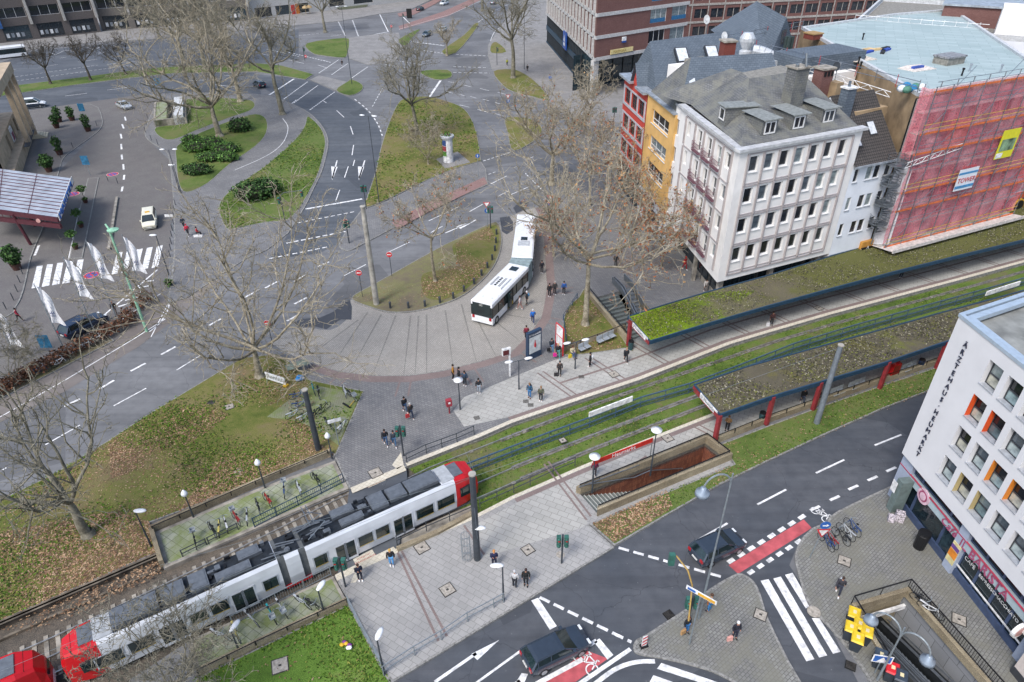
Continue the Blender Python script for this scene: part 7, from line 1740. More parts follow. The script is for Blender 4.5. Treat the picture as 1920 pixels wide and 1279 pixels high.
 m=MB();m.box(.95,10.7,n0+.22,n1-.1,zr,zr+.04,0,F);m.box(12.6,22.95,n0+.22,n1-.1,zr,zr+.04,0,F);m.box(11.0,12.3,n0+.3,n1-.2,zr,zr+.03,0,F);m.build('roof_trough',m_trd,ro,world=True)
 for k,(a,b,y0,y1,h_)in enumerate(((20.55,22.9,.45,1.75,.28),(19.1,20.4,.55,1.75,.3),(17.7,18.9,.4,1.85,.28),(15.0,16.6,1.25,2.0,.25),(15.3,17.0,.3,.9,.25),(1.0,3.6,.35,1.75,.28),(3.8,5.2,.45,1.75,.3),(5.5,6.6,.35,1.8,.28),(8.6,10.0,1.2,2.0,.25),(7.0,9.2,.3,1.0,.25))):
  m=MB();m.box(a,b,y0,y1,zr+.04,zr+.04+h_,0,F);m.box(a+.1,b-.1,y0+.1,y1-.1,zr+.04+h_,zr+.07+h_,0,F);m.build('roof_box',m_box,ro,world=True)
 m=MB();rr=random.Random(3)
 for _ in range(46):
  x=rr.choice((rr.uniform(9.8,14.8),rr.uniform(6.6,8.4),rr.uniform(16.8,17.7)));y=rr.uniform(.25,1.9);s=rr.uniform(.1,.5);m.box(x,x+s,y,min(2.0,y+rr.uniform(.05,.4)),zr+.04,zr+rr.uniform(.1,.35),rr.randrange(3),F)
 for _ in range(12):x=rr.uniform(9.5,13.5);y=rr.uniform(.3,1.9);m.tube(W(F,x,y,zr+.3),W(F,x+rr.uniform(.6,2),y+rr.uniform(-.4,.4),zr+.25),.045,n=5,mi=1)
 m.build('roof_equipment',[m_trd,m_box,m_black],ro,world=True)
 p=MB();cx_=13.7
 for y in(.45,1.7):p.tube(W(F,cx_-.7,y,zr+.2),W(F,cx_+.7,y+(1.07-y)*.4,zr+1.0),.035,n=5);p.tube(W(F,cx_+.7,y+(1.07-y)*.4,zr+1.0),W(F,cx_-.4,y+(1.07-y)*.3,zr+1.75),.03,n=5)
 for dx in(0,.3):p.tube(W(F,cx_-.4+dx,.1,zr+1.75),W(F,cx_-.4+dx,2.05,zr+1.75),.035,n=5)
 p.build('pantograph',m_steel,ro,world=True)
 u=MB();u.box(.5,23.5,.15,2.0,-.1,.25,0,F);u.build('underframe',m_black,ro,world=True)
 u=MB();u.box(10.8,12.6,n0-.02,n1+.02,.12,.36,0,F);u.build('red_skirt',m_tr,ro,world=True)
 c=MB();c.box(-3.0,-2.0,.9,1.3,.1,.4,0,F);c.box(-3.2,-2.9,.6,1.6,.2,.7,1,F);c.build('coupler',[m_black,m_white],ro,world=True)
FT=frm(T0,TA);tram('white tram with red cab passing the crossing',FT)
FT2=frm(T0-td*29.0-tn*.15,TA);tram('second white and red tram unit cut by the lower left corner',FT2)
m_conc_p=plain('concrete_pole','#a8a49a',.85,var=.2,scale=1.5);m_lampw=plain('lamp_white','#e3e5e6',.35,var=.04);m_green=plain('signal_green','#35655a',.5,var=.15);m_galv=plain('rail_galv','#8f989d',.5,.4)
def mast(name,label,cat,b,ytop,r0,r1,mat,cap=None,z=PZ,dx=0):
 c=G(*b,z);h=zat(c,ytop)-z;ro=root(name,label,cat,tuple(c));m=MB();m.tube((0,0,-.1),(0,0,h),r0,r1,14);m.build('pole',mat,ro,smooth=False)
 if cap:m=MB();m.lathe([(r1*1.25,h),(r1*1.25,h+.1),(r1*.5,h+.12)],(0,0,0),14);m.build('cap',cap,ro)
 return ro,h
mast('catenary_mast','tall pale concrete mast on the bare soil island','mast',(706,570),388,.34,.24,m_conc_p,m_conc_p)
ro,h=mast('catenary_mast','dark round mast with wire cage at the tram nose','mast',(895,1048),890,.25,.2,m_pole,m_conc_p)
m=MB()
for k in range(10):a=2*PI*k/10;m.tube((-.75+.32*math.cos(a),.0+.32*math.sin(a),0),(-.75+.32*math.cos(a),.32*math.sin(a),2.6),.015,n=4)
for z in(.3,1.0,1.8,2.5):
 for k in range(10):a,b=2*PI*k/10,2*PI*(k+1)/10;m.tube((-.75+.33*math.cos(a),.33*math.sin(a),z),(-.75+.33*math.cos(b),.33*math.sin(b),z),.015,n=4)
m.build('wire_cage',m_galv,ro)
mast('catenary_mast','dark slanting steel mast behind the bicycles on the leafy lawn','mast',(597,843),732,.26,.2,m_pole,m_conc_p)
mast('catenary_mast','grey round mast in front of the south platform roof','mast',(1531,793),648,.26,.2,plain('mast_grey','#7c848c',.5,.2),m_conc_p)
ro,h=mast('street_lamp','pale green lamp post leaning over the flagpoles','street lamp',(275,620),428,.15,.11,plain('pale_green','#8fc0a2',.5),z=.1)
m=MB();m.lathe([(.1,h-.35),(.5,h-.3),(.55,h-.15),(.1,h)],(.35,0,0),14);m.tube((0,0,h-.1),(-.3,.2,h+.35),.09);m.build('lamp_head',plain('pale_green','#8fc0a2',.5),ro)
def lamp(label,b,ytop,kind,az=0,z=PZ,group=None,mat=None):
 c=G(*b,z);h=zat(c,ytop)-z;ro=root('street_lamp',label,'street lamp',tuple(c),az,group);mat=mat or m_pole;m=MB();m.tube((0,0,0),(0,0,h*.5),.075,.06,8);m.tube((0,0,h*.5),(0,0,h-.1),.05,.045,8)
 if kind=='double':m.tube((-.7,0,h-.12),(.7,0,h-.05),.035,n=6)
 if kind in('bell','bells'):
  for s in((1,)if kind=='bell' else(1,-1)):
   pts=[Vector((s*(1-math.cos(t))*.8,0,h-.95+math.sin(t)*.95))for t in[PI*k/10 for k in range(11)]];m.path(pts,.055,6)
 m.build('pole',mat if kind not in('bell','bells')else m_galv,ro);L=MB()
 if kind=='double':
  L2=MB();L2.ell((-.95,0,h),.42,.2,.1,10,5);L2.build('lamp_head',m_lampw,ro,smooth=True);L.ell((.95,0,h),.42,.2,.1,10,5)
 elif kind=='single':L.ell((.35,0,h),.48,.2,.11,10,5)
 elif kind=='disc':L.lathe([(.1,h-.22),(.42,h-.05),(.43,h+.02),(.2,h+.08),(.16,h+.16)],(0,0,0),20)
 elif kind=='drop':L.lathe([(.06,h-.3),(.24,h-.05),(.22,h+.1),(.05,h+.38)],(0,0,0),12)
 elif kind in('bell','bells'):
  if kind=='bells':L2=MB();L2.lathe([(.42,h-1.35),(.38,h-1.15),(.18,h-1.0),(.16,h-.85),(.05,h-.8)],(-1.6,0,0),14);L2.build('lamp_head',plain('bell_grey','#8f9caa',.4,.3),ro,smooth=True)
  for s in(1,):L.lathe([(.42,h-1.35),(.38,h-1.15),(.18,h-1.0),(.16,h-.85),(.05,h-.8)],(s*1.6,0,0),14)
 elif kind=='board':L.box(-.5,.5,-.04,.04,h-.1,h+.15)
 L.build('lamp_head',m_lampw if kind not in('bell','bells')else plain('bell_grey','#8f9caa',.4,.3),ro,smooth=True);return ro
for a in(('tall double-headed lamp beside the curved road',(711,380),217,'double',-.3),('tall double-headed lamp near the far crossing',(660,158),12,'double',.1),('double-headed lamp on the path by the underpass entrance',(340,362),280,'double',0),('white double-headed lamp left of the advertising board',(973,730),675,'double',.3),('white double-headed lamp over the seated person',(1078,692),640,'double',.3),('round disc lamp near the red ticket machine',(863,768),712,'disc'),('round disc lamp at the left end of the red name board',(1110,924),856,'disc'),('round disc lamp at the right end of the red name board',(1219,892),806,'disc'),('teardrop lamp on the wall near the bicycle area mast',(623,860),818,'drop'),('teardrop lamp on the wall left of the upper bicycles',(497,915),868,'drop'),('teardrop lamp at the left end of the upper bicycle standing',(363,970),926,'drop'),('white flat lamp on the leafy lawn near the standing',(284,1025),958,'single'),('white-headed lamp at the lower left plaza corner',(720,1263),1198,'single',1.3),('white-headed lamp where the plaza railing ends',(944,1126),1060,'single',PI),('white-headed lamp in the middle of the lower bicycles',(608,1150),1106,'single',1.2),('white-headed lamp at the left end of the lower bicycles',(449,1222),1182,'single',1.2),('big curved lamp with bell shade hanging over the stairwell verge',(1310,1160),885,'bell',PI+.2),('twin curved lamp with bell shades over the escalator shaft',(1645,1275),1175,'bells',-.9),('white-headed lamp by the hotel flags, behind the zebra stripes',(317,516),441,'single',PI),('slim lamp post at the path corner with blank white board',(337,360),310,'board'),('slim lamp by the brick arcade',(983,130),18,'double'),('white lamp by the mast cage',(893,1050),990,'single',0)):
 lamp(*a)
def flag(label,b,top,w_=1.25,emblem=True):
 c=G(*b,.1);h=zat(c,top[1])-.1;ro=root('flagpole',label,'flag',tuple(c));m=MB();m.tube((0,0,0),(0,0,h),.06,.04,8);m.build('pole',m_galv,ro)
 f=MB();n=10;H_=4.2
 for side in(0,):
  g=[[(.05+(w_*(j/6))*(.55+.45*i/n)+.1*math.sin(i*.9+j),-.12*math.sin(j*1.4+i*.7),h-.2-H_*i/n-.5*(j/6))for j in range(7)]for i in range(n+1)]
  for i in range(n):
   for j in range(6):f.quad(g[i][j],g[i+1][j],g[i+1][j+1],g[i][j+1])
 f.build('flag',plain('flag_white','#e2e3e6',.8,var=.04),ro,smooth=True)
 if emblem:
  e=MB();q=Vector(g[7][3])+Vector((0,-.14,0))
  for k,(dx,hh)in enumerate(((-.18,.3),(0,.5),(.18,.35))):e.add([q+Vector((dx-.07,0,0)),q+Vector((dx+.07,0,0)),q+Vector((dx,0,hh))],[(0,1,2)])
  for k in(1,2):e.box(q.x-.25,q.x+.25,q.y,q.y+.01,q.z-.12*k-.04,q.z-.12*k)
  e.build('emblem',plain('emblem_blue','#2a3f6e',.6),ro)
for a in(('white sailing-emblem flag, topmost, beside the green lamp',(270,556),(217,440)),('white flag crossing the left zebra stripes',(218,595),(163,450)),('white sailing-emblem flag in front of the taxi strip',(180,628),(107,482)),('white sailing-emblem flag over the left courtyard',(120,655),(70,532)),('white sailing-emblem flag cut by the left edge',(32,672),(-15,575))):flag(*a)
def signal(label,b,ytop,heads=2,az=0,z=PZ,arm=None,mat=None):
 c=G(*b,z);h=min(6,zat(c,ytop)-z);ro=root('traffic_light',label,'traffic light',tuple(c),az);m=MB();m.tube((0,0,0),(0,0,h),.07,n=8)
 if arm:m.path([Vector((0,0,h)),Vector((arm*.2,0,h+.5)),Vector((arm,0,h+.7))],.05,6)
 m.build('pole',mat or m_pole,ro)
 for k in range(heads):
  s=1 if k%2==0 else -1;b_=MB();x=s*.26 if not(arm and k==0)else arm;z0=h-1.1 if not(arm and k==0)else h-.2
  b_.box(x-.15,x+.15,-.14,.14,z0,z0+.95)
  for j in range(3):b_.tube((x,-.14,z0+.17+.3*j),(x,-.28,z0+.15+.3*j),.11,n=8)
  b_.build('signal_head',m_green,ro);l=MB();l.tube((x,-.281,z0+.75),(x,-.285,z0+.75),.09,n=8);l.build('lens',m_tl,ro)
for a in(('green pedestrian signal at the crossing beside the ramp railing',(757,855),798),('green signal in front of the tram at the white strip',(648,1100),1045),('green signal on the plaza beside the round cover',(1053,1056),1003),('green signal on the island beneath the direction board',(1290,1165),1118),('signal on the curved road stop line, right side',(687,392),346),('arm signal on the long lawn beside the stop line',(535,416),368,2,.1,PZ,3.0),('signal at the tip of the red cycle lane island',(655,456),412),('signal at the right end of the soil island',(920,428),385),('signal behind the far crossing tree',(572,115),88,1),('signal by the underpass corner near red house',(1150,240),200,2),('signal at the right far pavement',(932,122),88,1),('signal at the top crossing beside the white stripes',(757,55),25,1)):signal(*a)
def rsign(label,b,ytop,kind,z=PZ,az=0,lean=0):
 c=G(*b,z);h=zat(c,ytop)-z;ro=root('road_sign',label,'sign',tuple(c),az);m=MB();m.tube((0,0,0),(lean,0,h),.04,n=6);m.build('pole',m_galv if kind!='noentry' else m_pole,ro)
 def disc(zc_,r_,mt,y=-.05,nm='sign_face'):d=MB();d.tube((lean,y,zc_),(lean,y-.025,zc_),r_,n=22);return d.build(nm,mt,ro)
 if kind=='noentry':disc(h-.35,.36,m_white);disc(h-.35,.34,plain('sign_red','#c8323a',.5),-.08);d=MB();d.box(lean-.24,lean+.24,-.115,-.107,h-.41,h-.29);d.build('bar',m_white,ro)
 if kind in('yield','yieldblue'):
  for s,mt,y in((.5,plain('sign_red','#c8323a',.5),-.06),(.34,m_white,-.09)):d=MB();d.add([(lean-s,y,h-.05-(.5-s)*.5),(lean,y,h-.05-(.5-s)*.5-s*1.7),(lean+s,y,h-.05-(.5-s)*.5)],[(0,1,2)]);d.build('sign_face',mt,ro)
 if kind=='yield':disc(h+.33,.36,plain('sign_blue','#2c5fa8',.5));d=MB();d.box(lean-.2,lean+.08,-.09,-.08,h+.27,h+.35);d.add([(lean+.05,-.09,h+.2),(lean+.26,-.09,h+.34),(lean+.05,-.09,h+.46)],[(0,1,2)]);d.build('arrow',m_white,ro)
 if kind in('blue','yieldblue'):
  zc_=h-.35 if kind=='blue' else h-1.3;disc(zc_,.34,plain('sign_blue','#2c5fa8',.5));d=MB();d.box(lean-.04,lean+.04,-.09,-.08,zc_-.2,zc_+.1);d.add([(lean-.14,-.09,zc_+.05),(lean+.14,-.09,zc_+.05),(lean,-.09,zc_+.24)],[(0,1,2)]);d.build('arrow',m_white,ro)
 if kind=='ped':d=MB();d.box(lean-.55,lean+.55,-.08,-.05,h-.7,h);d.box(lean-.48,lean+.48,-.09,-.08,h-.63,h-.07,1);d.add([(lean-.3,-.095,h-.6),(lean+.3,-.095,h-.6),(lean,-.095,h-.12)],[(0,1,2)],0);d.build('sign_face',[m_white,plain('sign_blue','#2c5fa8',.5)],ro)
 if kind=='board':d=MB();d.box(lean-.55,lean+.55,-.07,-.04,h-.35,h);d.build('sign_face',m_white,ro)
 if kind=='bluepanel':d=MB();d.box(lean-.6,lean+.6,-.07,-.04,h-1.5,h);d.build('sign_face',plain('sign_teal','#2f6f93',.5,var=.25,scale=3),ro)
for a in(('no entry sign on the soil island, beside the concrete mast',(680,557),506,'noentry'),('no entry sign at the upper edge of the soil island',(735,518),472,'noentry'),('no entry sign on the cycle lane island with the signal',(654,455),410,'noentry'),('no entry sign on the leafy lawn corner',(512,648),600,'noentry'),('no entry sign at the far green triangle',(574,112),103,'noentry'),('small no entry sign beside the top cycle lane',(735,62),47,'noentry'),('give way and blue arrow sign at the right tip of the soil island',(914,425),378,'yieldblue'),('give way and blue arrow sign among the rust leaves',(1031,420),365,'yieldblue'),('give way and blue sign on the right far lawn',(953,222),177,'yieldblue'),('blue round sign by the dashed line right of the advertising column',(897,332),288,'blue'),('give way and blue sign on the round corner beside the bicycles',(1518,1046),990,'yield',PZ,0,.25),('blue pedestrian crossing sign over the bins',(1640,1262),1228,'ped',PZ,-.2),('white board sign beside the courtyard bollards',(328,440),402,'board'),('white board sign over the corner bicycles',(636,835),785,'board',PZ,.4),('white and red panel sign on the small bicycle path',(378,466),440,'board'),('tall blue map panel next to the white van, left of two',(163,232),194,'bluepanel'),('blue and white sign beside the dark tree trunk',(306,190),146,'bluepanel'),('small blue sign in the courtyard',(170,330),292,'bluepanel'),('blue round sign far right by the arcade',(1031,170),142,'blue'),('small blue sign in front of the flags',(98,672),628,'bluepanel')):rsign(*a)
p=G(1287,1100,5.2);ro=root('road_sign','white and yellow direction board on the signal at the round corner','sign',tuple(p),rad(-38));m=MB();m.box(0,1.9,-.03,.03,-.14,.16);m.box(.75,1.8,-.045,-.03,-.1,.12,1);m.build('board',[m_white,plain('sign_amber','#d9a63c',.5)],ro);m=MB();m.tube((.9,.05,0),(.9,.05,-5.1),.05);m.build('pole',m_galv,ro);m=MB();m.box(.1,.6,-.05,-.03,-.08,.1);m.build('arrow_field',plain('sign_blue','#2c5fa8',.5),ro)
m=MB();m.path([G(1291,1165,3.6),G(1298,1098,4.6),G(1290,1070,5.4),G(1268,1042,5.7)],.05,6);m.build('arm',plain('ochre_pole','#a78a4a',.6),ro,world=True);m=MB();q=G(1266,1042,5.7);m.box(q.x-.35,q.x+.0,q.y-.14,q.y+.14,4.9,5.85);m.build('signal_head',m_green,ro,world=True)
p=G(1207,1212,PZ);ro=root('traffic_beacon','red and white striped beacon at the sharp island tip','beacon',tuple(p),.3);m=MB();m.box(-.16,.16,-.03,.03,.1,1.05)
m.build('panel',m_white,ro);m=MB()
for k in range(3):m.add([(-.16,-.035,.15+k*.33),(.16,-.035,.3+k*.33),(.16,-.035,.45+k*.33),(-.16,-.035,.3+k*.33)],[(0,1,2,3)])
m.build('stripe',plain('sign_red','#c8323a',.5),ro);m=MB();m.box(-.25,.25,-.15,.15,0,.1);m.build('foot',m_black,ro)
p=G(841,303,.15);ro=root('advertising_column','round white advertising column with posters and plants on its crown','advertising column',tuple(p));ro.scale=(1.15,1.15,1.3);m=MB();m.lathe([(.75,0),(.75,3.1)],(0,0,0),24);m.build('shaft',m_white,ro,smooth=False)
m=MB();m.lathe([(.78,3.1),(1.02,3.2),(1.04,3.45),(.95,3.5)],(0,0,0),24);m.build('crown',plain('crown_grey','#b9bcc0',.6),ro);m=MB()
for k,(z0,z1)in enumerate(((.9,1.5),(1.55,2.2),(2.25,2.95))):
 n=8
 for i in range(n):a,b=PI*1.08+.14*i,PI*1.08+.14*(i+1);m.quad((.765*math.cos(a),.765*math.sin(a),z0),(.765*math.cos(b),.765*math.sin(b),z0),(.765*math.cos(b),.765*math.sin(b),z1),(.765*math.cos(a),.765*math.sin(a),z1),k)
m.build('poster',[plain('poster_g','#5c8c3f',.6,var=.4,scale=5),plain('poster_r','#a84a52',.6,var=.4,scale=5),plain('poster_b','#3e5c9a',.6,var=.4,scale=5)],ro);m=MB();foliage(m,(0,0,3.5),.8,.8,.35,260,random.Random(2),.12);m.build('foliage',[m_hedge[0],m_bush2[0],m_bush2[1]],ro,uv=False)
raised('paving',px([(818,300),(858,286),(882,306),(835,318)]),.16,m_far)
def bollards(pts,r_,h,mat,label,group,cat='bollard',z=PZ):
 m=MB();m.lathe([(r_,0),(r_,h-.05),(r_*.6,h)],(0,0,0),10);me=m.mesh('bollard',mat)
 for i,q in enumerate(pts):o=bpy.data.objects.new('bollard',me);COL.objects.link(o);o.location=G(*q,z);tag(o,label%'first second third fourth fifth sixth seventh eighth ninth tenth eleventh twelfth thirteenth fourteenth'.split()[i],cat,group)
bollards([(931,440),(930,456),(928,471),(923,488),(914,503),(903,517),(889,533),(870,547),(850,560),(825,568),(797,575),(766,578),(732,578)],.13,.85,m_pole,'short dark bollard on the soil island kerb, %s from the tip by the bus','bollards round the soil island')
bollards([(277,222),(275,235),(273,248),(284,263),(296,271),(329,384),(328,397),(327,408),(326,421),(324,433),(323,445),(322,458),(321,470),(320,483)],.05,1.0,m_pole,'slim dark bollard on the courtyard path kerb, %s from the underpass entrance','slim bollards along the path')
bollards([(182,236),(137,277),(114,296),(203,340),(221,344),(198,487),(43,514),(38,530),(33,547),(26,563),(12,580)],.05,1.0,m_pole,'slim dark post in the hotel courtyard, %s from the top','slim posts by the hotel')
p,q=G(988,676,PZ),G(1013,664,PZ);an=math.atan2(q.y-p.y,q.x-p.x);L=(q-p).length;ro=root('advertising_board','dark blue poster board headed with a U sign and the stop name','advertising board',tuple(p),an);m=MB();m.box(0,L,-.18,.18,0,3.2);m.build('case',plain('case_blue','#2a3f58',.4),ro)
m=MB();m.box(.15,L-.15,-.20,-.185,.75,2.65);m.build('poster',plain('poster_pale','#ccd2d2',.4),ro);m=MB();m.lathe([(.1,1.4),(.12,1.7),(.04,2.0),(.04,2.2)],(L*.5,-.21,0),8);m.build('bottle_picture',plain('bottle_red','#a8262c',.5),ro)
text('U Heumarkt',.3,m_white,ro,Matrix.Translation(p)@Matrix.Rotation(an,4,'Z')@Matrix.Translation((.12,-.2,2.8))@Matrix.Rotation(PI/2,4,'X'),'lettering',.005)
p,q=G(1042,656,PZ),G(1055,668,PZ);an=math.atan2(q.y-p.y,q.x-p.x);L=(q-p).length;ro=root('map_board','red-framed white route map board beside the grass corner','notice board',tuple(p),an);m=MB()
for x in(0,L):m.box(x-.05,x+.05,-.06,.06,0,3.3)
for z in(.9,2.0,3.25):m.box(0,L,-.05,.05,z,z+.07)
m.build('frame',plain('sign_red','#c8323a',.5),ro);m=MB();m.box(.06,L-.06,-.03,.03,.97,3.25);m.build('panel',m_white,ro)
p=G(956,705,PZ);ro=root('stop_totem','slim white stop pole with dark red display box','stop sign',tuple(p),.4);m=MB();m.box(-.07,.07,-.07,.07,0,3.3);m.build('pole',m_white,ro);m=MB();m.box(-.75,.1,-.12,.12,2.6,3.35);m.build('display_box',m_white,ro);m=MB();m.box(-.7,-.1,-.14,-.12,2.65,3.2);m.build('display',plain('display_red','#5a1f24',.3),ro)
p=G(843,775,PZ);ro=root('ticket_machine','small red ticket machine on a post','ticket machine',tuple(p),.4);m=MB();m.tube((0,0,0),(0,0,.9),.07);m.build('post',m_redsteel,ro);m=MB();m.box(-.25,.25,-.18,.18,.9,1.6);m.build('case',plain('case_red','#9c3540',.5),ro);m=MB();m.box(-.1,.1,-.19,-.18,1.2,1.4);m.build('display',m_white,ro)
m_seat=plain('seat_alu','#b9c0c6',.4,.4)
def seats(label,a,b,n,z=PZ,rev=False):
 p,q=G(*a,z),G(*b,z);an=math.atan2(q.y-p.y,q.x-p.x);ro=root('bench',label,'bench',tuple(p),an);L=(q-p).length/n
 for k in range(n):m=MB();x=k*L;m.box(x+.05,x+L-.05,-.5,-.02,.42,.47);m.box(x+.05,x+L-.05,-.03,.03,.45,.95);m.build('seat',m_seat,ro)
 m=MB();m.bar((0,-.2,.4),(n*L,-.2,.4),.08,.08)
 for x in(.2,n*L-.2):m.box(x-.04,x+.04,-.26,-.14,0,.4)
 m.build('frame',m_pole,ro)
seats('row of three silver seats by the wall under the plane tree',(1117,646),(1150,632),3);seats('row of two silver seats beside the seated person',(1083,661),(1103,652),2);seats('silver seats under the south roof, left pair',(1553,745),(1578,735),2);seats('silver seats under the south roof, middle row',(1587,733),(1619,720),3);seats('silver seats under the south roof beside the red vending box',(1686,700),(1715,688),3)
p=G(1668,706,PZ);ro=root('vending_box','bright red rounded vending box under the south roof','vending machine',tuple(p),.4);m=MB();m.box(-.5,.5,-.4,.4,0,1.7);m.lathe([(.5,1.7),(.4,1.95),(.2,2.0)],(0,0,0),14);m.build('case',plain('vend_red','#c0141a',.4),ro);m=MB();m.box(-.35,.35,-.42,-.4,.5,1.5);m.build('front_panel',plain('vend_dark','#7e1014',.4),ro)
def bin_(label,q,mat,s=1.0,z=PZ):p=G(*q,z);ro=root('litter_bin',label,'litter bin',tuple(p));m=MB();m.lathe([(.24*s,0),(.28*s,.9*s),(.22*s,.95*s)],(0,0,0),14);m.build('body',mat,ro);m=MB();m.lathe([(.29*s,.95*s),(.27*s,1.05*s)],(0,0,0),14);m.build('rim',m_black,ro)
bin_('dark teal litter bin at the post of the bright mossy roof',(1182,655),plain('bin_teal','#26464c',.5));bin_('dark litter bin under the south roof by the first inner post',(1427,790),plain('bin_teal','#26464c',.5));bin_('dark litter bin left of the red vending box post',(1530,752),plain('bin_teal','#26464c',.5));bin_('dark blue litter bin at the far post of the south roof',(1724,690),plain('bin_blue','#1f2f4c',.5))
bin_('fat black barrel in front of the cafe window',(1722,1026),m_black,1.5)
def wheelie(label,q,az,lid,z=PZ,body='#303840'):
 ro=root('wheelie_bin',label,'wheelie bin',tuple(G(*q,z)),az);m=MB();m.add([(-.26,-.3,.06),(.26,-.3,.06),(.26,.28,.06),(-.26,.28,.06),(-.33,-.38,1.05),(.33,-.38,1.05),(.33,.38,1.05),(-.33,.38,1.05)],[(0,3,2,1),(4,5,6,7),(0,1,5,4),(1,2,6,5),(2,3,7,6),(3,0,4,7)]);m.build('body',plain('bin'+body,body,.6),ro)
 m=MB();m.add([(-.36,-.42,1.06),(.36,-.42,1.06),(.36,.42,1.12),(-.36,.42,1.12),(-.3,-.34,1.14),(.3,-.34,1.14),(.3,.34,1.2),(-.3,.34,1.2)],[(4,5,6,7),(0,1,5,4),(1,2,6,5),(2,3,7,6),(3,0,4,7)]);m.build('lid',plain('lid'+lid,lid,.45,var=.15),ro);m=MB();m.box(-.1,.1,-.12,.12,1.17,1.2);m.build('sticker',plain('sticker','#d9cba0',.6),ro)
 for s in(-1,1):m=MB();m.tube((s*.24,.34,.12),(s*.3,.34,.12),.12,n=10);m.build('wheel',m_tyre,ro)
 m=MB();m.tube((-.25,.46,1.0),(.25,.46,1.0),.025);m.build('handle',m_black,ro)
for q,lb in(((1594,1168),'yellow-lidded bin at the back of the group, alone'),((1604,1189),'yellow-lidded bin against the shaft wall, upper'),((1588,1195),'yellow-lidded bin on the road side of the group'),((1617,1203),'yellow-lidded bin against the shaft wall, lower'),((1600,1215),'yellow-lidded bin nearest the viewer')):wheelie(lb,q,-.5,'#e0bd2a')
wheelie('grey bin with dark lid above the pedestrian sign',(1643,1247),-.5,'#3d4a58');wheelie('red-lidded bin below the pedestrian sign',(1664,1272),-.5,'#c8202a');wheelie('dark-lidded bin beside the red-lidded one',(1680,1286),-.5,'#343f4c')
ro=root('leaflet_stand','white leaflet stand with printed sides beside the entrance pillar','leaflet stand',tuple(G(1684,975,PZ)),-.4);m=MB();m.box(-.3,.3,-.25,.25,0,.8);m.build('body',plain('leaflet_print','#c9c0c6',.7,var=.5,scale=9),ro);m=MB();m.box(-.75,-.3,-.5,0,0,.45);m.build('lower_box',plain('leaflet_print','#c9c0c6',.7),ro)
ro=root('barrier','white slatted barrier board lying beside the gnarled plane tree','barrier',tuple(G(500,712,.15)),-.45);m=MB();m.box(0,2.4,-.03,.03,.15,.3);m.box(0,2.4,-.03,.03,.75,.95)
for k in range(12):m.box(.05+k*.2,.15+k*.2,-.02,.02,.3,.75)
m.build('board',m_lampw,ro);m=MB();m.box(2.2,2.6,-.2,.2,0,.15);m.build('foot',plain('foot_yellow','#c9a02c',.6),ro)
ro=root('table','weathered grey-green table top at the corner of the lawn','table',tuple(G(560,695,.15)),.55);m=MB();m.box(-1.1,1.1,-.5,.5,.7,.76);m.build('table_top',plain('table_top','#7f8a7c',.7,var=.2),ro)
for x in(-1,1):
 for y in(-.4,.4):m=MB();m.tube((x,y,0),(x,y,.7),.03);m.build('leg',m_pole,ro)
m=MB();r_=random.Random(1)
for k in range(5):m.ell((r_.uniform(-.2,.2),r_.uniform(-.2,.2),.22),.3,.25,.22,8,5)
o=m.build('bag',plain('bag_blue','#2a7fc0',.4));o.location=G(564,712,.15);tag(o,'bright blue plastic bag below the weathered table','bag')
o=MB().box(-.9,.9,-.15,.15,0,3.0).build('advertising_board',plain('black','#141414',.8));o.location=G(768,34,PZ);tag(o,'dark upright board beside the top red cycle lane','board')
m=MB()
for k in range(6):m.ell((r_.uniform(-.3,.3),r_.uniform(-.2,.2),.12),.16,.14,.1,8,5,k%3)
o=m.build('litter',[plain('lit_purple','#7d3a8c',.5),m_white,plain('lit_yellow','#d9b02c',.5)]);o.location=G(650,1211,.14);tag(o,'crumpled purple and yellow wrapper on the vivid green lawn','litter')
for k,(a,b)in enumerate((((1010,605),(1085,700)),)):pass
W_=MB()
for a,b in(((880,856,5.6),(895,1010,5.6)),((893,892,6.2),(300,1060,5.3)),((893,892,6.2),(-100,1300,5.3)),((893,892,6),(1580,650,6)),((870,842,5.6),(893,892,6.2))):W_.tube(G(*a),G(*b),.012,n=3)
tag(W_.build('overhead_wire',m_galv,uv=False),'thin overhead tram wires spanning from the caged mast','wire')
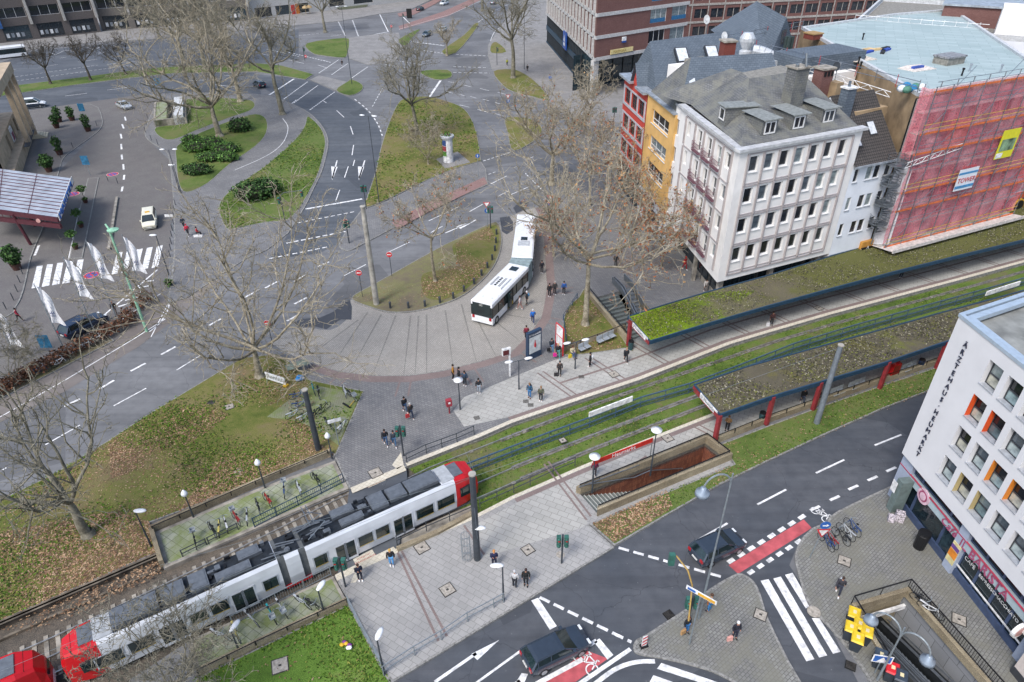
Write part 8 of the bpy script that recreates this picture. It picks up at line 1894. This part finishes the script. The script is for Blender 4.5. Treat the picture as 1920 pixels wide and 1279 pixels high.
def bicycle(label,q,az,col,basket=False,z=.15,group=None,tilt=.12):
 ro=root('bicycle',label,'bicycle',tuple(G(*q,z)),az,group);ro.rotation_euler=(tilt,0,az);key=('bike',basket)
 if key not in _wc:
  L={}
  for nm,x in(('rear_wheel',-.52),('front_wheel',.52)):
   m=MB();n=20
   for i in range(n):a,b=2*PI*i/n,2*PI*(i+1)/n;m.tube((x+.33*math.cos(a),0,.34+.33*math.sin(a)),(x+.33*math.cos(b),0,.34+.33*math.sin(b)),.022,n=5,caps=False)
   for i in range(8):a=PI*i/4;m.tube((x,0,.34),(x+.33*math.cos(a),0,.34+.33*math.sin(a)),.006,n=3,mi=1)
   L[nm]=(m.mesh(nm,[m_tyre,m_galv],uv=False),None)
  f=MB()
  for a,b in(((-.52,.34),(-.1,.3)),((-.1,.3),(-.22,.82)),((-.52,.34),(-.2,.72)),((-.1,.3),(.36,.72)),((-.2,.72),(.34,.82)),((.52,.34),(.34,.9))):f.tube((a[0],0,a[1]),(b[0],0,b[1]),.03,n=6)
  f.box(-.75,-.25,-.06,.06,.70,.72)
  L['frame']=(f.mesh('frame',m_black,uv=False),1);h=MB();h.path([Vector((.2,-.3,1.0)),Vector((.33,-.12,1.02)),Vector((.33,.12,1.02)),Vector((.2,.3,1.0))],.02,5);h.tube((.34,0,.88),(.33,0,1.02),.02);L['handlebar']=(h.mesh('handlebar',m_galv,uv=False),None)
  s=MB();s.ell((-.24,0,.93),.14,.08,.04,8,5);s.tube((-.22,0,.8),(-.24,0,.92),.02);L['saddle']=(s.mesh('saddle',m_black,uv=False),None)
  if basket:k=MB();k.box(.4,.72,-.18,.18,.78,.80);[k.box(x-.008,x+.008,-.18,.18,.8,1.02)for x in(.4,.72)];[k.box(.4,.72,y-.008,y+.008,.8,1.02)for y in(-.18,.18)];L['basket']=(k.mesh('basket',plain('basket_grey','#a9b0b4',.5),uv=False),None)
  _wc[key]=L
 for nm,(me,c)in _wc[key].items():
  o=bpy.data.objects.new(nm,me);COL.objects.link(o);o.parent=ro
  if c:o.material_slots[0].link='OBJECT';o.material_slots[0].material=col
 return ro
bc={k:plain('bike_'+k,v,.4,.2)for k,v in dict(black='#1f2226',silver='#b9bec2',white='#d9dadb',teal='#1f9aa0',blue='#2f4a7a',yellow='#cfc06a',red='#9a2a2e').items()}
up_=rad(120);B=[((366,1020),'black','black bicycle leaning on the left hoop rail, leftmost'),((399,1000),'black','black bicycle with child seat, second from the left in the upper row'),((412,996),'yellow','pale yellow bicycle in the upper row'),((424,990),'white','white bicycle next to the pale yellow one'),((443,978),'red','red bicycle behind the middle hoop rail'),((464,975),'silver','silver bicycle at the left end of the blue-grey railing'),((484,956),'black','dark bicycle in the upper row, left of the orange one'),((502,944),'red','orange-red bicycle in the upper row'),((533,925),'blue','blue bicycle with bright wheels in the upper row'),((560,922),'silver','silver bicycle lying behind the railing, second from right in the upper row'),((592,905),'black','black bicycle at the right end of the upper row')]
for k,(q,c,lb)in enumerate(B):bicycle(lb,q,up_+.25*math.sin(k*2.1),bc[c],k%4==0)
for q,c,lb,az,bs in(((570,1135),'silver','silver bicycle beside the lamp in the lower standing',-.6,False),((532,1147),'silver','silver bicycle with front basket in the lower standing',-.9,True),((513,1158),'teal','turquoise bicycle with basket in the lower standing',-.95,True),((476,1166),'silver','grey bicycle left of the turquoise one',-.7,False),((447,1192),'yellow','yellow-green bicycle by the left lamp of the lower standing',-1.0,False),((418,1196),'silver','pale bicycle at the left end of the lower standing',-.4,False),((590,1140),'black','black bicycle lying behind the silver one by the lamp',-.5,False),((590,735),'teal','green bicycle in the mossy corner, upper left',-1.2,False),((600,742),'black','black bicycle beside the green one in the mossy corner',-1.3,False),((646,740),'silver','silver bicycle near the tip of the mossy corner',2.0,False),((662,748),'black','black bicycle with basket nearest the corner tip',-.8,True),((560,748),'blue','blue-grey bicycle beside the dark mast, upper',.2,True),((565,765),'blue','blue-grey bicycle beside the dark mast, lower',.2,True),((553,782),'silver','pale bicycle among the leaves left of the mast',.6,False),((595,780),'black','dark bicycle right of the mast in the row',.9,False),((607,770),'black','dark bicycle right of the mast, second in the row',.9,False),((618,800),'black','dark bicycle under the white board sign',-.9,False),((643,805),'white','white bicycle by the edge of the mossy corner',1.1,False),((572,788),'silver','silver bicycle in the leaf pile left of the mast',.7,False),((1546,1022),'blue','blue bicycle nearest the give way sign',1.9,False),((1553,1018),'red','red bicycle among those by the give way sign',1.9,False),((1574,1012),'black','black bicycle in the middle of the corner group',2.0,False),((1583,1004),'silver','silver bicycle in the middle of the corner group',2.0,False),((1595,995),'blue','blue bicycle standing alone at the right of the corner group',1.9,False),((1728,1135),'black','dark bicycle leaning on the shaft railing, upper',-.9,False),((1742,1150),'white','pale bicycle leaning on the shaft railing, lower',-.9,False),((115,685),'white','white bicycle on the left strip below the hedge',.7,False),((165,654),'silver','silver bicycle on the left strip beside the hedge',.6,False),((185,643),'white','white bicycle on the left strip nearest the parked car',.6,False),((80,700),'blue','blue-grey bicycle on the left strip, leftmost',.6,False)):
 bicycle(lb,q,az,bc[c],bs)
p=G(650,762,.16);ro=root('scooter','yellow and black kick scooter lying in the mossy corner','scooter',tuple(p),-.7);m=MB();m.box(-.5,.3,-.08,.08,.08,.16);m.build('deck',m_black,ro);m=MB();m.tube((.35,0,.1),(.0,.9,.12),.03);m.build('stem',plain('foot_yellow','#c9a02c',.6),ro);m=MB();m.tube((.4,-.04,.1),(.4,.04,.1),.1,n=10);m.build('wheel',m_tyre,ro)
def skin_mesh(name,verts,edges,radii,sub=1):
 me=bpy.data.meshes.new(name);me.from_pydata(verts,edges,[]);o=bpy.data.objects.new(name,me);COL.objects.link(o)
 md=o.modifiers.new('s','SKIN');sk=me.skin_vertices[0].data
 for i,r_ in enumerate(radii):sk[i].radius=r_ if isinstance(r_,tuple)else(r_,r_)
 sk[0].use_root=True;md.use_smooth_shade=True;s=o.modifiers.new('u','SUBSURF');s.levels=sub;s.render_levels=sub
 dg=bpy.context.evaluated_depsgraph_get();out=bpy.data.meshes.new_from_object(o.evaluated_get(dg));bpy.data.objects.remove(o);out.name=name
 out.materials.clear();out.materials.append(None);return out
def poses():
 P={}
 for nm,st,arm,sit in(('stand',.05,.05,0),('walk',.24,.2,0),('sit',0,.1,1),('phone',.05,0,0)):
  hz=.92 if not sit else .5
  J=dict(pel=(0,0,hz),sp=(0.01,0,hz+.25),ch=(.02,0,hz+.45),nk=(.02,0,hz+.58),hd=(.05,0,hz+.70),tp=(.05,0,hz+.80))
  for s,k in((1,'l'),(-1,'r')):
   f=s*st
   if not sit:J['hip'+k]=(0,.1*s,hz-.04);J['kn'+k]=(.04+f*.55,.1*s,.48);J['an'+k]=(f*1.15-.04,.1*s,.09+(.05 if f<-.1 else 0));J['to'+k]=(f*1.15+.14,.11*s,.05)
   else:J['hip'+k]=(0,.1*s,hz);J['kn'+k]=(.42,.12*s,hz);J['an'+k]=(.46,.12*s,.09);J['to'+k]=(.64,.12*s,.05)
   J['sh'+k]=(.02,.19*s,hz+.47)
   if nm=='phone' or sit:J['el'+k]=(.02,.24*s,hz+.2);J['wr'+k]=(.24,.12*s,hz+(.32 if nm=='phone' else .12));J['ha'+k]=(.31,.09*s,hz+(.36 if nm=='phone' else .1))
   else:J['el'+k]=(-f*.4*arm*5,.25*s,hz+.2);J['wr'+k]=(-f*.9*arm*5+.08,.25*s,hz-.03);J['ha'+k]=(-f*1.0*arm*5+.1,.25*s,hz-.11)
  def mk(keys,ed,rad_):return skin_mesh(nm,[J[k]for k in keys],[(keys.index(a),keys.index(b))for a,b in ed],[rad_[k[:2]]if k[:2]in rad_ else rad_['*']for k in keys])
  arms=[x+k for k in 'lr' for x in('sh','el','wr','ha')];legs=[x+k for k in 'lr' for x in('hip','kn','an','to')]
  ek=[('pel','sp'),('sp','ch')];ea=[e for k in 'lr' for e in(('ch','sh'+k),('sh'+k,'el'+k),('el'+k,'wr'+k))]
  body=mk(['pel','sp','ch','nk','hd','tp']+arms+legs,ek+[('ch','nk'),('nk','hd'),('hd','tp')]+ea+[('wr'+k,'ha'+k)for k in 'lr']+[e for k in 'lr' for e in(('pel','hip'+k),('hip'+k,'kn'+k),('kn'+k,'an'+k),('an'+k,'to'+k))],{'pe':.07,'sp':.06,'ch':.06,'nk':.05,'hd':(.095,.08),'tp':(.07,.065),'sh':.03,'el':.03,'wr':.028,'ha':.035,'hi':.05,'kn':.045,'an':.04,'to':.035,'*':.05})
  jk=mk(['pel','sp','ch']+[a for a in arms if a[:2]!='ha'],ek+ea,{'pe':(.165,.14),'sp':(.17,.14),'ch':(.18,.145),'sh':.085,'el':.068,'wr':.052,'*':.1})
  tr=mk(['pel']+[l for l in legs if l[:2]!='to'],[e for k in 'lr' for e in(('pel','hip'+k),('hip'+k,'kn'+k),('kn'+k,'an'+k))],{'pe':.13,'hi':.095,'kn':.075,'an':.055,'*':.08})
  hr=MB();hx,hy,hzz=J['hd'];hr.ell((hx-.025,hy,hzz+.045),.115,.10,.125,12,8);hr=hr.mesh('hair',None,True,False)if False else hr
  hm=bpy.data.meshes.new('hair');hm.from_pydata(hr.v,[],hr.f);hm.materials.append(None);hm.polygons.foreach_set('use_smooth',[True]*len(hr.f))
  fc=MB();fc.ell((hx+.1,hy,hzz-.01),.03,.02,.03,6,4);[fc.ell((hx+.095,s*.035,hzz+.02),.015,.015,.012,6,4)for s in(-1,1)]
  fm=bpy.data.meshes.new('face');fm.from_pydata(fc.v,[],fc.f);fm.materials.append(None)
  sms=[]
  for k in 'lr':sh=MB();sh.ell(((J['an'+k][0]+J['to'+k][0])/2+.02,J['an'+k][1],J['to'+k][2]+.0),.14,.055,.055,8,5);sm=bpy.data.meshes.new('shoe');sm.from_pydata(sh.v,[],sh.f);sm.materials.append(None);sms.append(sm)
  fg=MB()
  for k in 'lr':
   h_=Vector(J['ha'+k]);d=(h_-Vector(J['wr'+k])).normalized()
   for i in range(4):fg.tube(h_+Vector((.012*(i-1.5),0,0)),h_+d*(.07-.006*abs(i-1))+Vector((.016*(i-1.5),0,0)),.009,.007,4)
   fg.tube(h_,h_+d*.03+Vector((.045,0,0)),.009,.007,4)
  gm=bpy.data.meshes.new('fingers');gm.from_pydata(fg.v,[],fg.f);gm.materials.append(None)
  P[nm]=dict(body=body,jacket=jk,trousers=tr,hair=hm,face=fm,shoe=sms[0],shoe_=sms[1],fingers=gm)
 return P
PO=poses();m_skin=plain('skin','#b98a72',.6,var=.05);cl={}
def cloth(c):return plain('cloth'+c,c,.85,var=.12,scale=6)
def person(label,q,az,pose,jk,tr,hair='#2a211c',shoes='#dcdcdc',extra=None,z=PZ+.01,s=1.0):
 ro=root('person',label,'person',tuple(G(*q,z)),rad(az));ro.scale=(s,s,s)
 for nm,mt in(('body',m_skin),('jacket',cloth(jk)),('trousers',cloth(tr)),('hair',cloth(hair)),('face',m_skin),('shoe',cloth(shoes)),('shoe_',cloth(shoes)),('fingers',m_skin)):
  o=bpy.data.objects.new(nm.rstrip('_'),PO[pose][nm]);COL.objects.link(o);o.parent=ro;o.material_slots[0].link='OBJECT';o.material_slots[0].material=mt
 if extra:
  kind,c=extra;m=MB()
  if kind=='backpack':m.ell((-.2,0,1.25),.12,.16,.22,10,6);m.build('backpack',cloth(c),ro,smooth=True)
  else:
   m.box(-.06,.06,-.18,.18,0,.38);m.tube((0,-.1,.38),(0,-.1,.55),.012,n=4);m.tube((0,.1,.38),(0,.1,.55),.012,n=4);m.tube((0,-.1,.55),(0,.1,.55),.012,n=4);p=ro.matrix_world@Vector((.12,-.36,.32 if kind=='bag' else .02))
   o=m.build('bag',cloth(c));o.location=p;o.rotation_euler=(0,0,rad(az));tag(o,{'bag':' '.join(('bag held by the '+label.split(' ',1)[1]).split()[:16])}.get(kind,kind),'bag')
D='#23252c'
for a in(('person in black jacket and blue jeans walking on the plaza, left of a pair',(760,772),-60,'walk','#1f2126','#2f4a6e','#1c1a18'),('person in dark coat with grey cap walking beside the jacketed one',(771,784),-60,'walk','#33302f','#26334a','#b9b6b0','#b9b9b9',('bag','#b4373a')),('long-coated person in black crossing towards the tram',(724,834),-75,'walk','#1e2028','#3a5478','#2a1c16'),('person in grey jacket and jeans beside the signal post',(740,836),-75,'walk','#3c444e','#3f6286','#2c2a2a'),('person in mustard jacket under the disc lamp',(850,711),0,'stand','#a8772c','#22242a'),('person in black with pink scarf under the disc lamp',(861,716),20,'stand','#1d1f25','#26282e','#1c1a18','#26282e',('bag','#c0606c')),('person in dark blue backpack jacket right of the disc lamp',(872,723),-90,'stand','#33475e','#1f2228','#26211d','#cfcfcf',('backpack','#2a3340')),('lone person in black jacket and pale jeans between lamp and totem',(898,737),-80,'stand','#212329','#9aa3ad','#1e1c1b'),('person in blue jacket at the lower double lamp',(993,746),-110,'stand','#24506e','#3a6ea0','#7a5a40','#6a4a3a',('backpack','#22303c')),('person in olive parka with fur hood',(1014,752),-90,'stand','#5c6050','#1f2126','#8a6a48'),('person in long dark coat pulling a trolley',(1049,704),-90,'stand','#3a3434','#2a2728','#211f1f','#2a2728',('small dark trolley behind the long-coated person','#2c2a2c')),('person in dark jacket with black bag by the route map',(1034,661),-70,'walk','#26303a','#5a83a8','#1c1a18','#3a3a3a',('bag','#1c1c20')),('person in black with pink bag by the route map',(1046,671),-80,'walk','#22242a','#4f8f8a','#c9a27a','#7ab0c0',('bag','#d0228a')),('person in black with white backpack on the platform',(1106,688),170,'stand','#202228','#1d1e22','#1a1818','#cfcfcf',('backpack','#c9ccd0')),('person in black with yellow scarf beside the litter bin',(1173,679),-90,'walk','#24262a','#1d1f24','#a8826a'),('person in wine-red jacket behind the poster board',(987,637),90,'walk','#7a2438','#2a2226'),('person in bright blue jacket on the turning loop',(999,606),90,'walk','#2266b8','#1f2f5a','#c9ccd0'),('person in pale coat with pushchair at the bus door',(975,580),150,'walk','#b9b3b4','#a88078','#3a2f2a'),('person in dark jacket with white cap at the bus door',(988,571),200,'stand','#2a2e36','#1f2228','#dcdcdc','#333333',('backpack','#5a8fb8')),('person in black coat on the pavement behind the bus',(1030,556),-90,'stand','#1c1d22','#22242a'),('person with grey hair behind the bus beside the black-coated one',(1040,552),-90,'stand','#3c3a3a','#22242a','#a8a29a'),('dark-clothed person under the leafy branches near the bus bellows',(1016,512),-90,'stand','#22242e','#26262c'),('long-haired person in black and white jacket on the plaza by the tram',(735,1060),-80,'stand','#1b1d22','#5b9ad0','#c9a050','#ececec'),('person in navy tracksuit looking at a phone by the white strip',(676,1088),-60,'phone','#1f2438','#1c2030','#4a3328','#ececec'),('person with orange hair holding both hands up, in dark blue',(927,1062),-80,'phone','#23294a','#1c2038','#c98a4a','#26262c'),('person in white and black hooded jacket on the plaza',(965,1101),80,'stand','#c9c8c8','#2a2c32','#d4d2d0','#d4d4d4'),('person in black coat on the plaza beside the hooded one',(986,1097),-90,'stand','#1c1e20','#1f2226','#3a2a28','#1f2226'),('person in black with tan bag at the signal post on the island',(1285,1186),-60,'stand','#1d2026','#2f6ea8','#6a3a28','#2a2a2a',('bag','#b08a5c')),('person in beige coat with orange bag by the big lamp post',(1329,1145),160,'phone','#a89a84','#3a7ab0','#5a4030','#2c2c34',('bag','#c97a2c')),('person in black with white cap pushing a pink shopping trolley',(1376,1196),-80,'stand','#1f2230','#26283a','#e4e4e4','#2a2a2a',('pink shopping trolley on the island beside its owner','#d9a298')),('person in striped top and white bag on the right pavement',(1570,1113),-120,'walk','#33333a','#2c3140','#3a2a22','#ececec',('backpack','#d4d8dc')),('person in red jacket striding in the hotel courtyard',(38,603),20,'walk','#9a2038','#23232c','#2a2422','#2f2f33'),('person in dark jacket by the cycle path',(346,428),-80,'walk','#26303c','#2a2c34'),('child in red coat beside the cycle path',(354,442),-80,'walk','#b8203c','#2a2c34','#b8203c'),('cyclist in red beside the child in the red coat',(371,442),10,'sit','#c0343c','#26262e'),('person beside the pushed bicycle near the hedge',(218,590),-60,'walk','#3a342f','#4a3f3a','#a8826a'),('cyclist in black on the far crossing',(642,122),-90,'sit','#1d1e22','#3a3a3a'),('person in yellow vest at the far right pavement',(951,124),-90,'walk','#a8b024','#22242a'),('person in black on the pavement of the brick arcade',(989,135),-90,'walk','#1c1e22','#22242a'),('person in red tracksuit by the corner building column',(1283,505),-60,'walk','#b0242e','#a0202a','#d0402a','#e0e0e0'),('person in pale clothes beside the corner shop',(1322,548),-90,'walk','#b9b4b0','#6a6460'),('person in dark jacket above the stairs',(1154,500),-90,'stand','#2a2c30','#33302f','#b89a7a'),('blue-jacketed person beneath the leafy branches',(1057,552),-90,'stand','#2a5aa0','#26262e'),('person in brown coat on the covered platform',(1445,610),-90,'stand','#4a2c2c','#2c2a2c','#33241f','#33241f',('white bag on the platform floor by the brown-coated person','#d9d9d9')),('blue-jacketed person under the long mossy roof',(1688,521),-90,'stand','#28507a','#26303c'),('person in fur jacket beside the red post of the south roof',(1362,808),-110,'phone','#8a6a44','#1f1e20','#7a5a3c','#1f1e20'),('person in black and pale jeans under the south roof',(1503,757),-100,'walk','#1f2024','#3c4454','#1a1818','#dcdcdc'),('person in wine-red jacket under the name board',(1114,893),90,'stand','#6a2240','#2c262c','#8a3a4a'),('person standing in blue at the office arcade column',(1211,430),-90,'stand','#2c5c86','#2c5c86')):
 person(*a)
person('seated person in cream coat and jeans with shopping',(1073,668),-60,'sit','#c4b898','#2f5078','#4a3328','#2a2a2a',('yellow and white shopping bag beside the seated person','#d9c22a'))
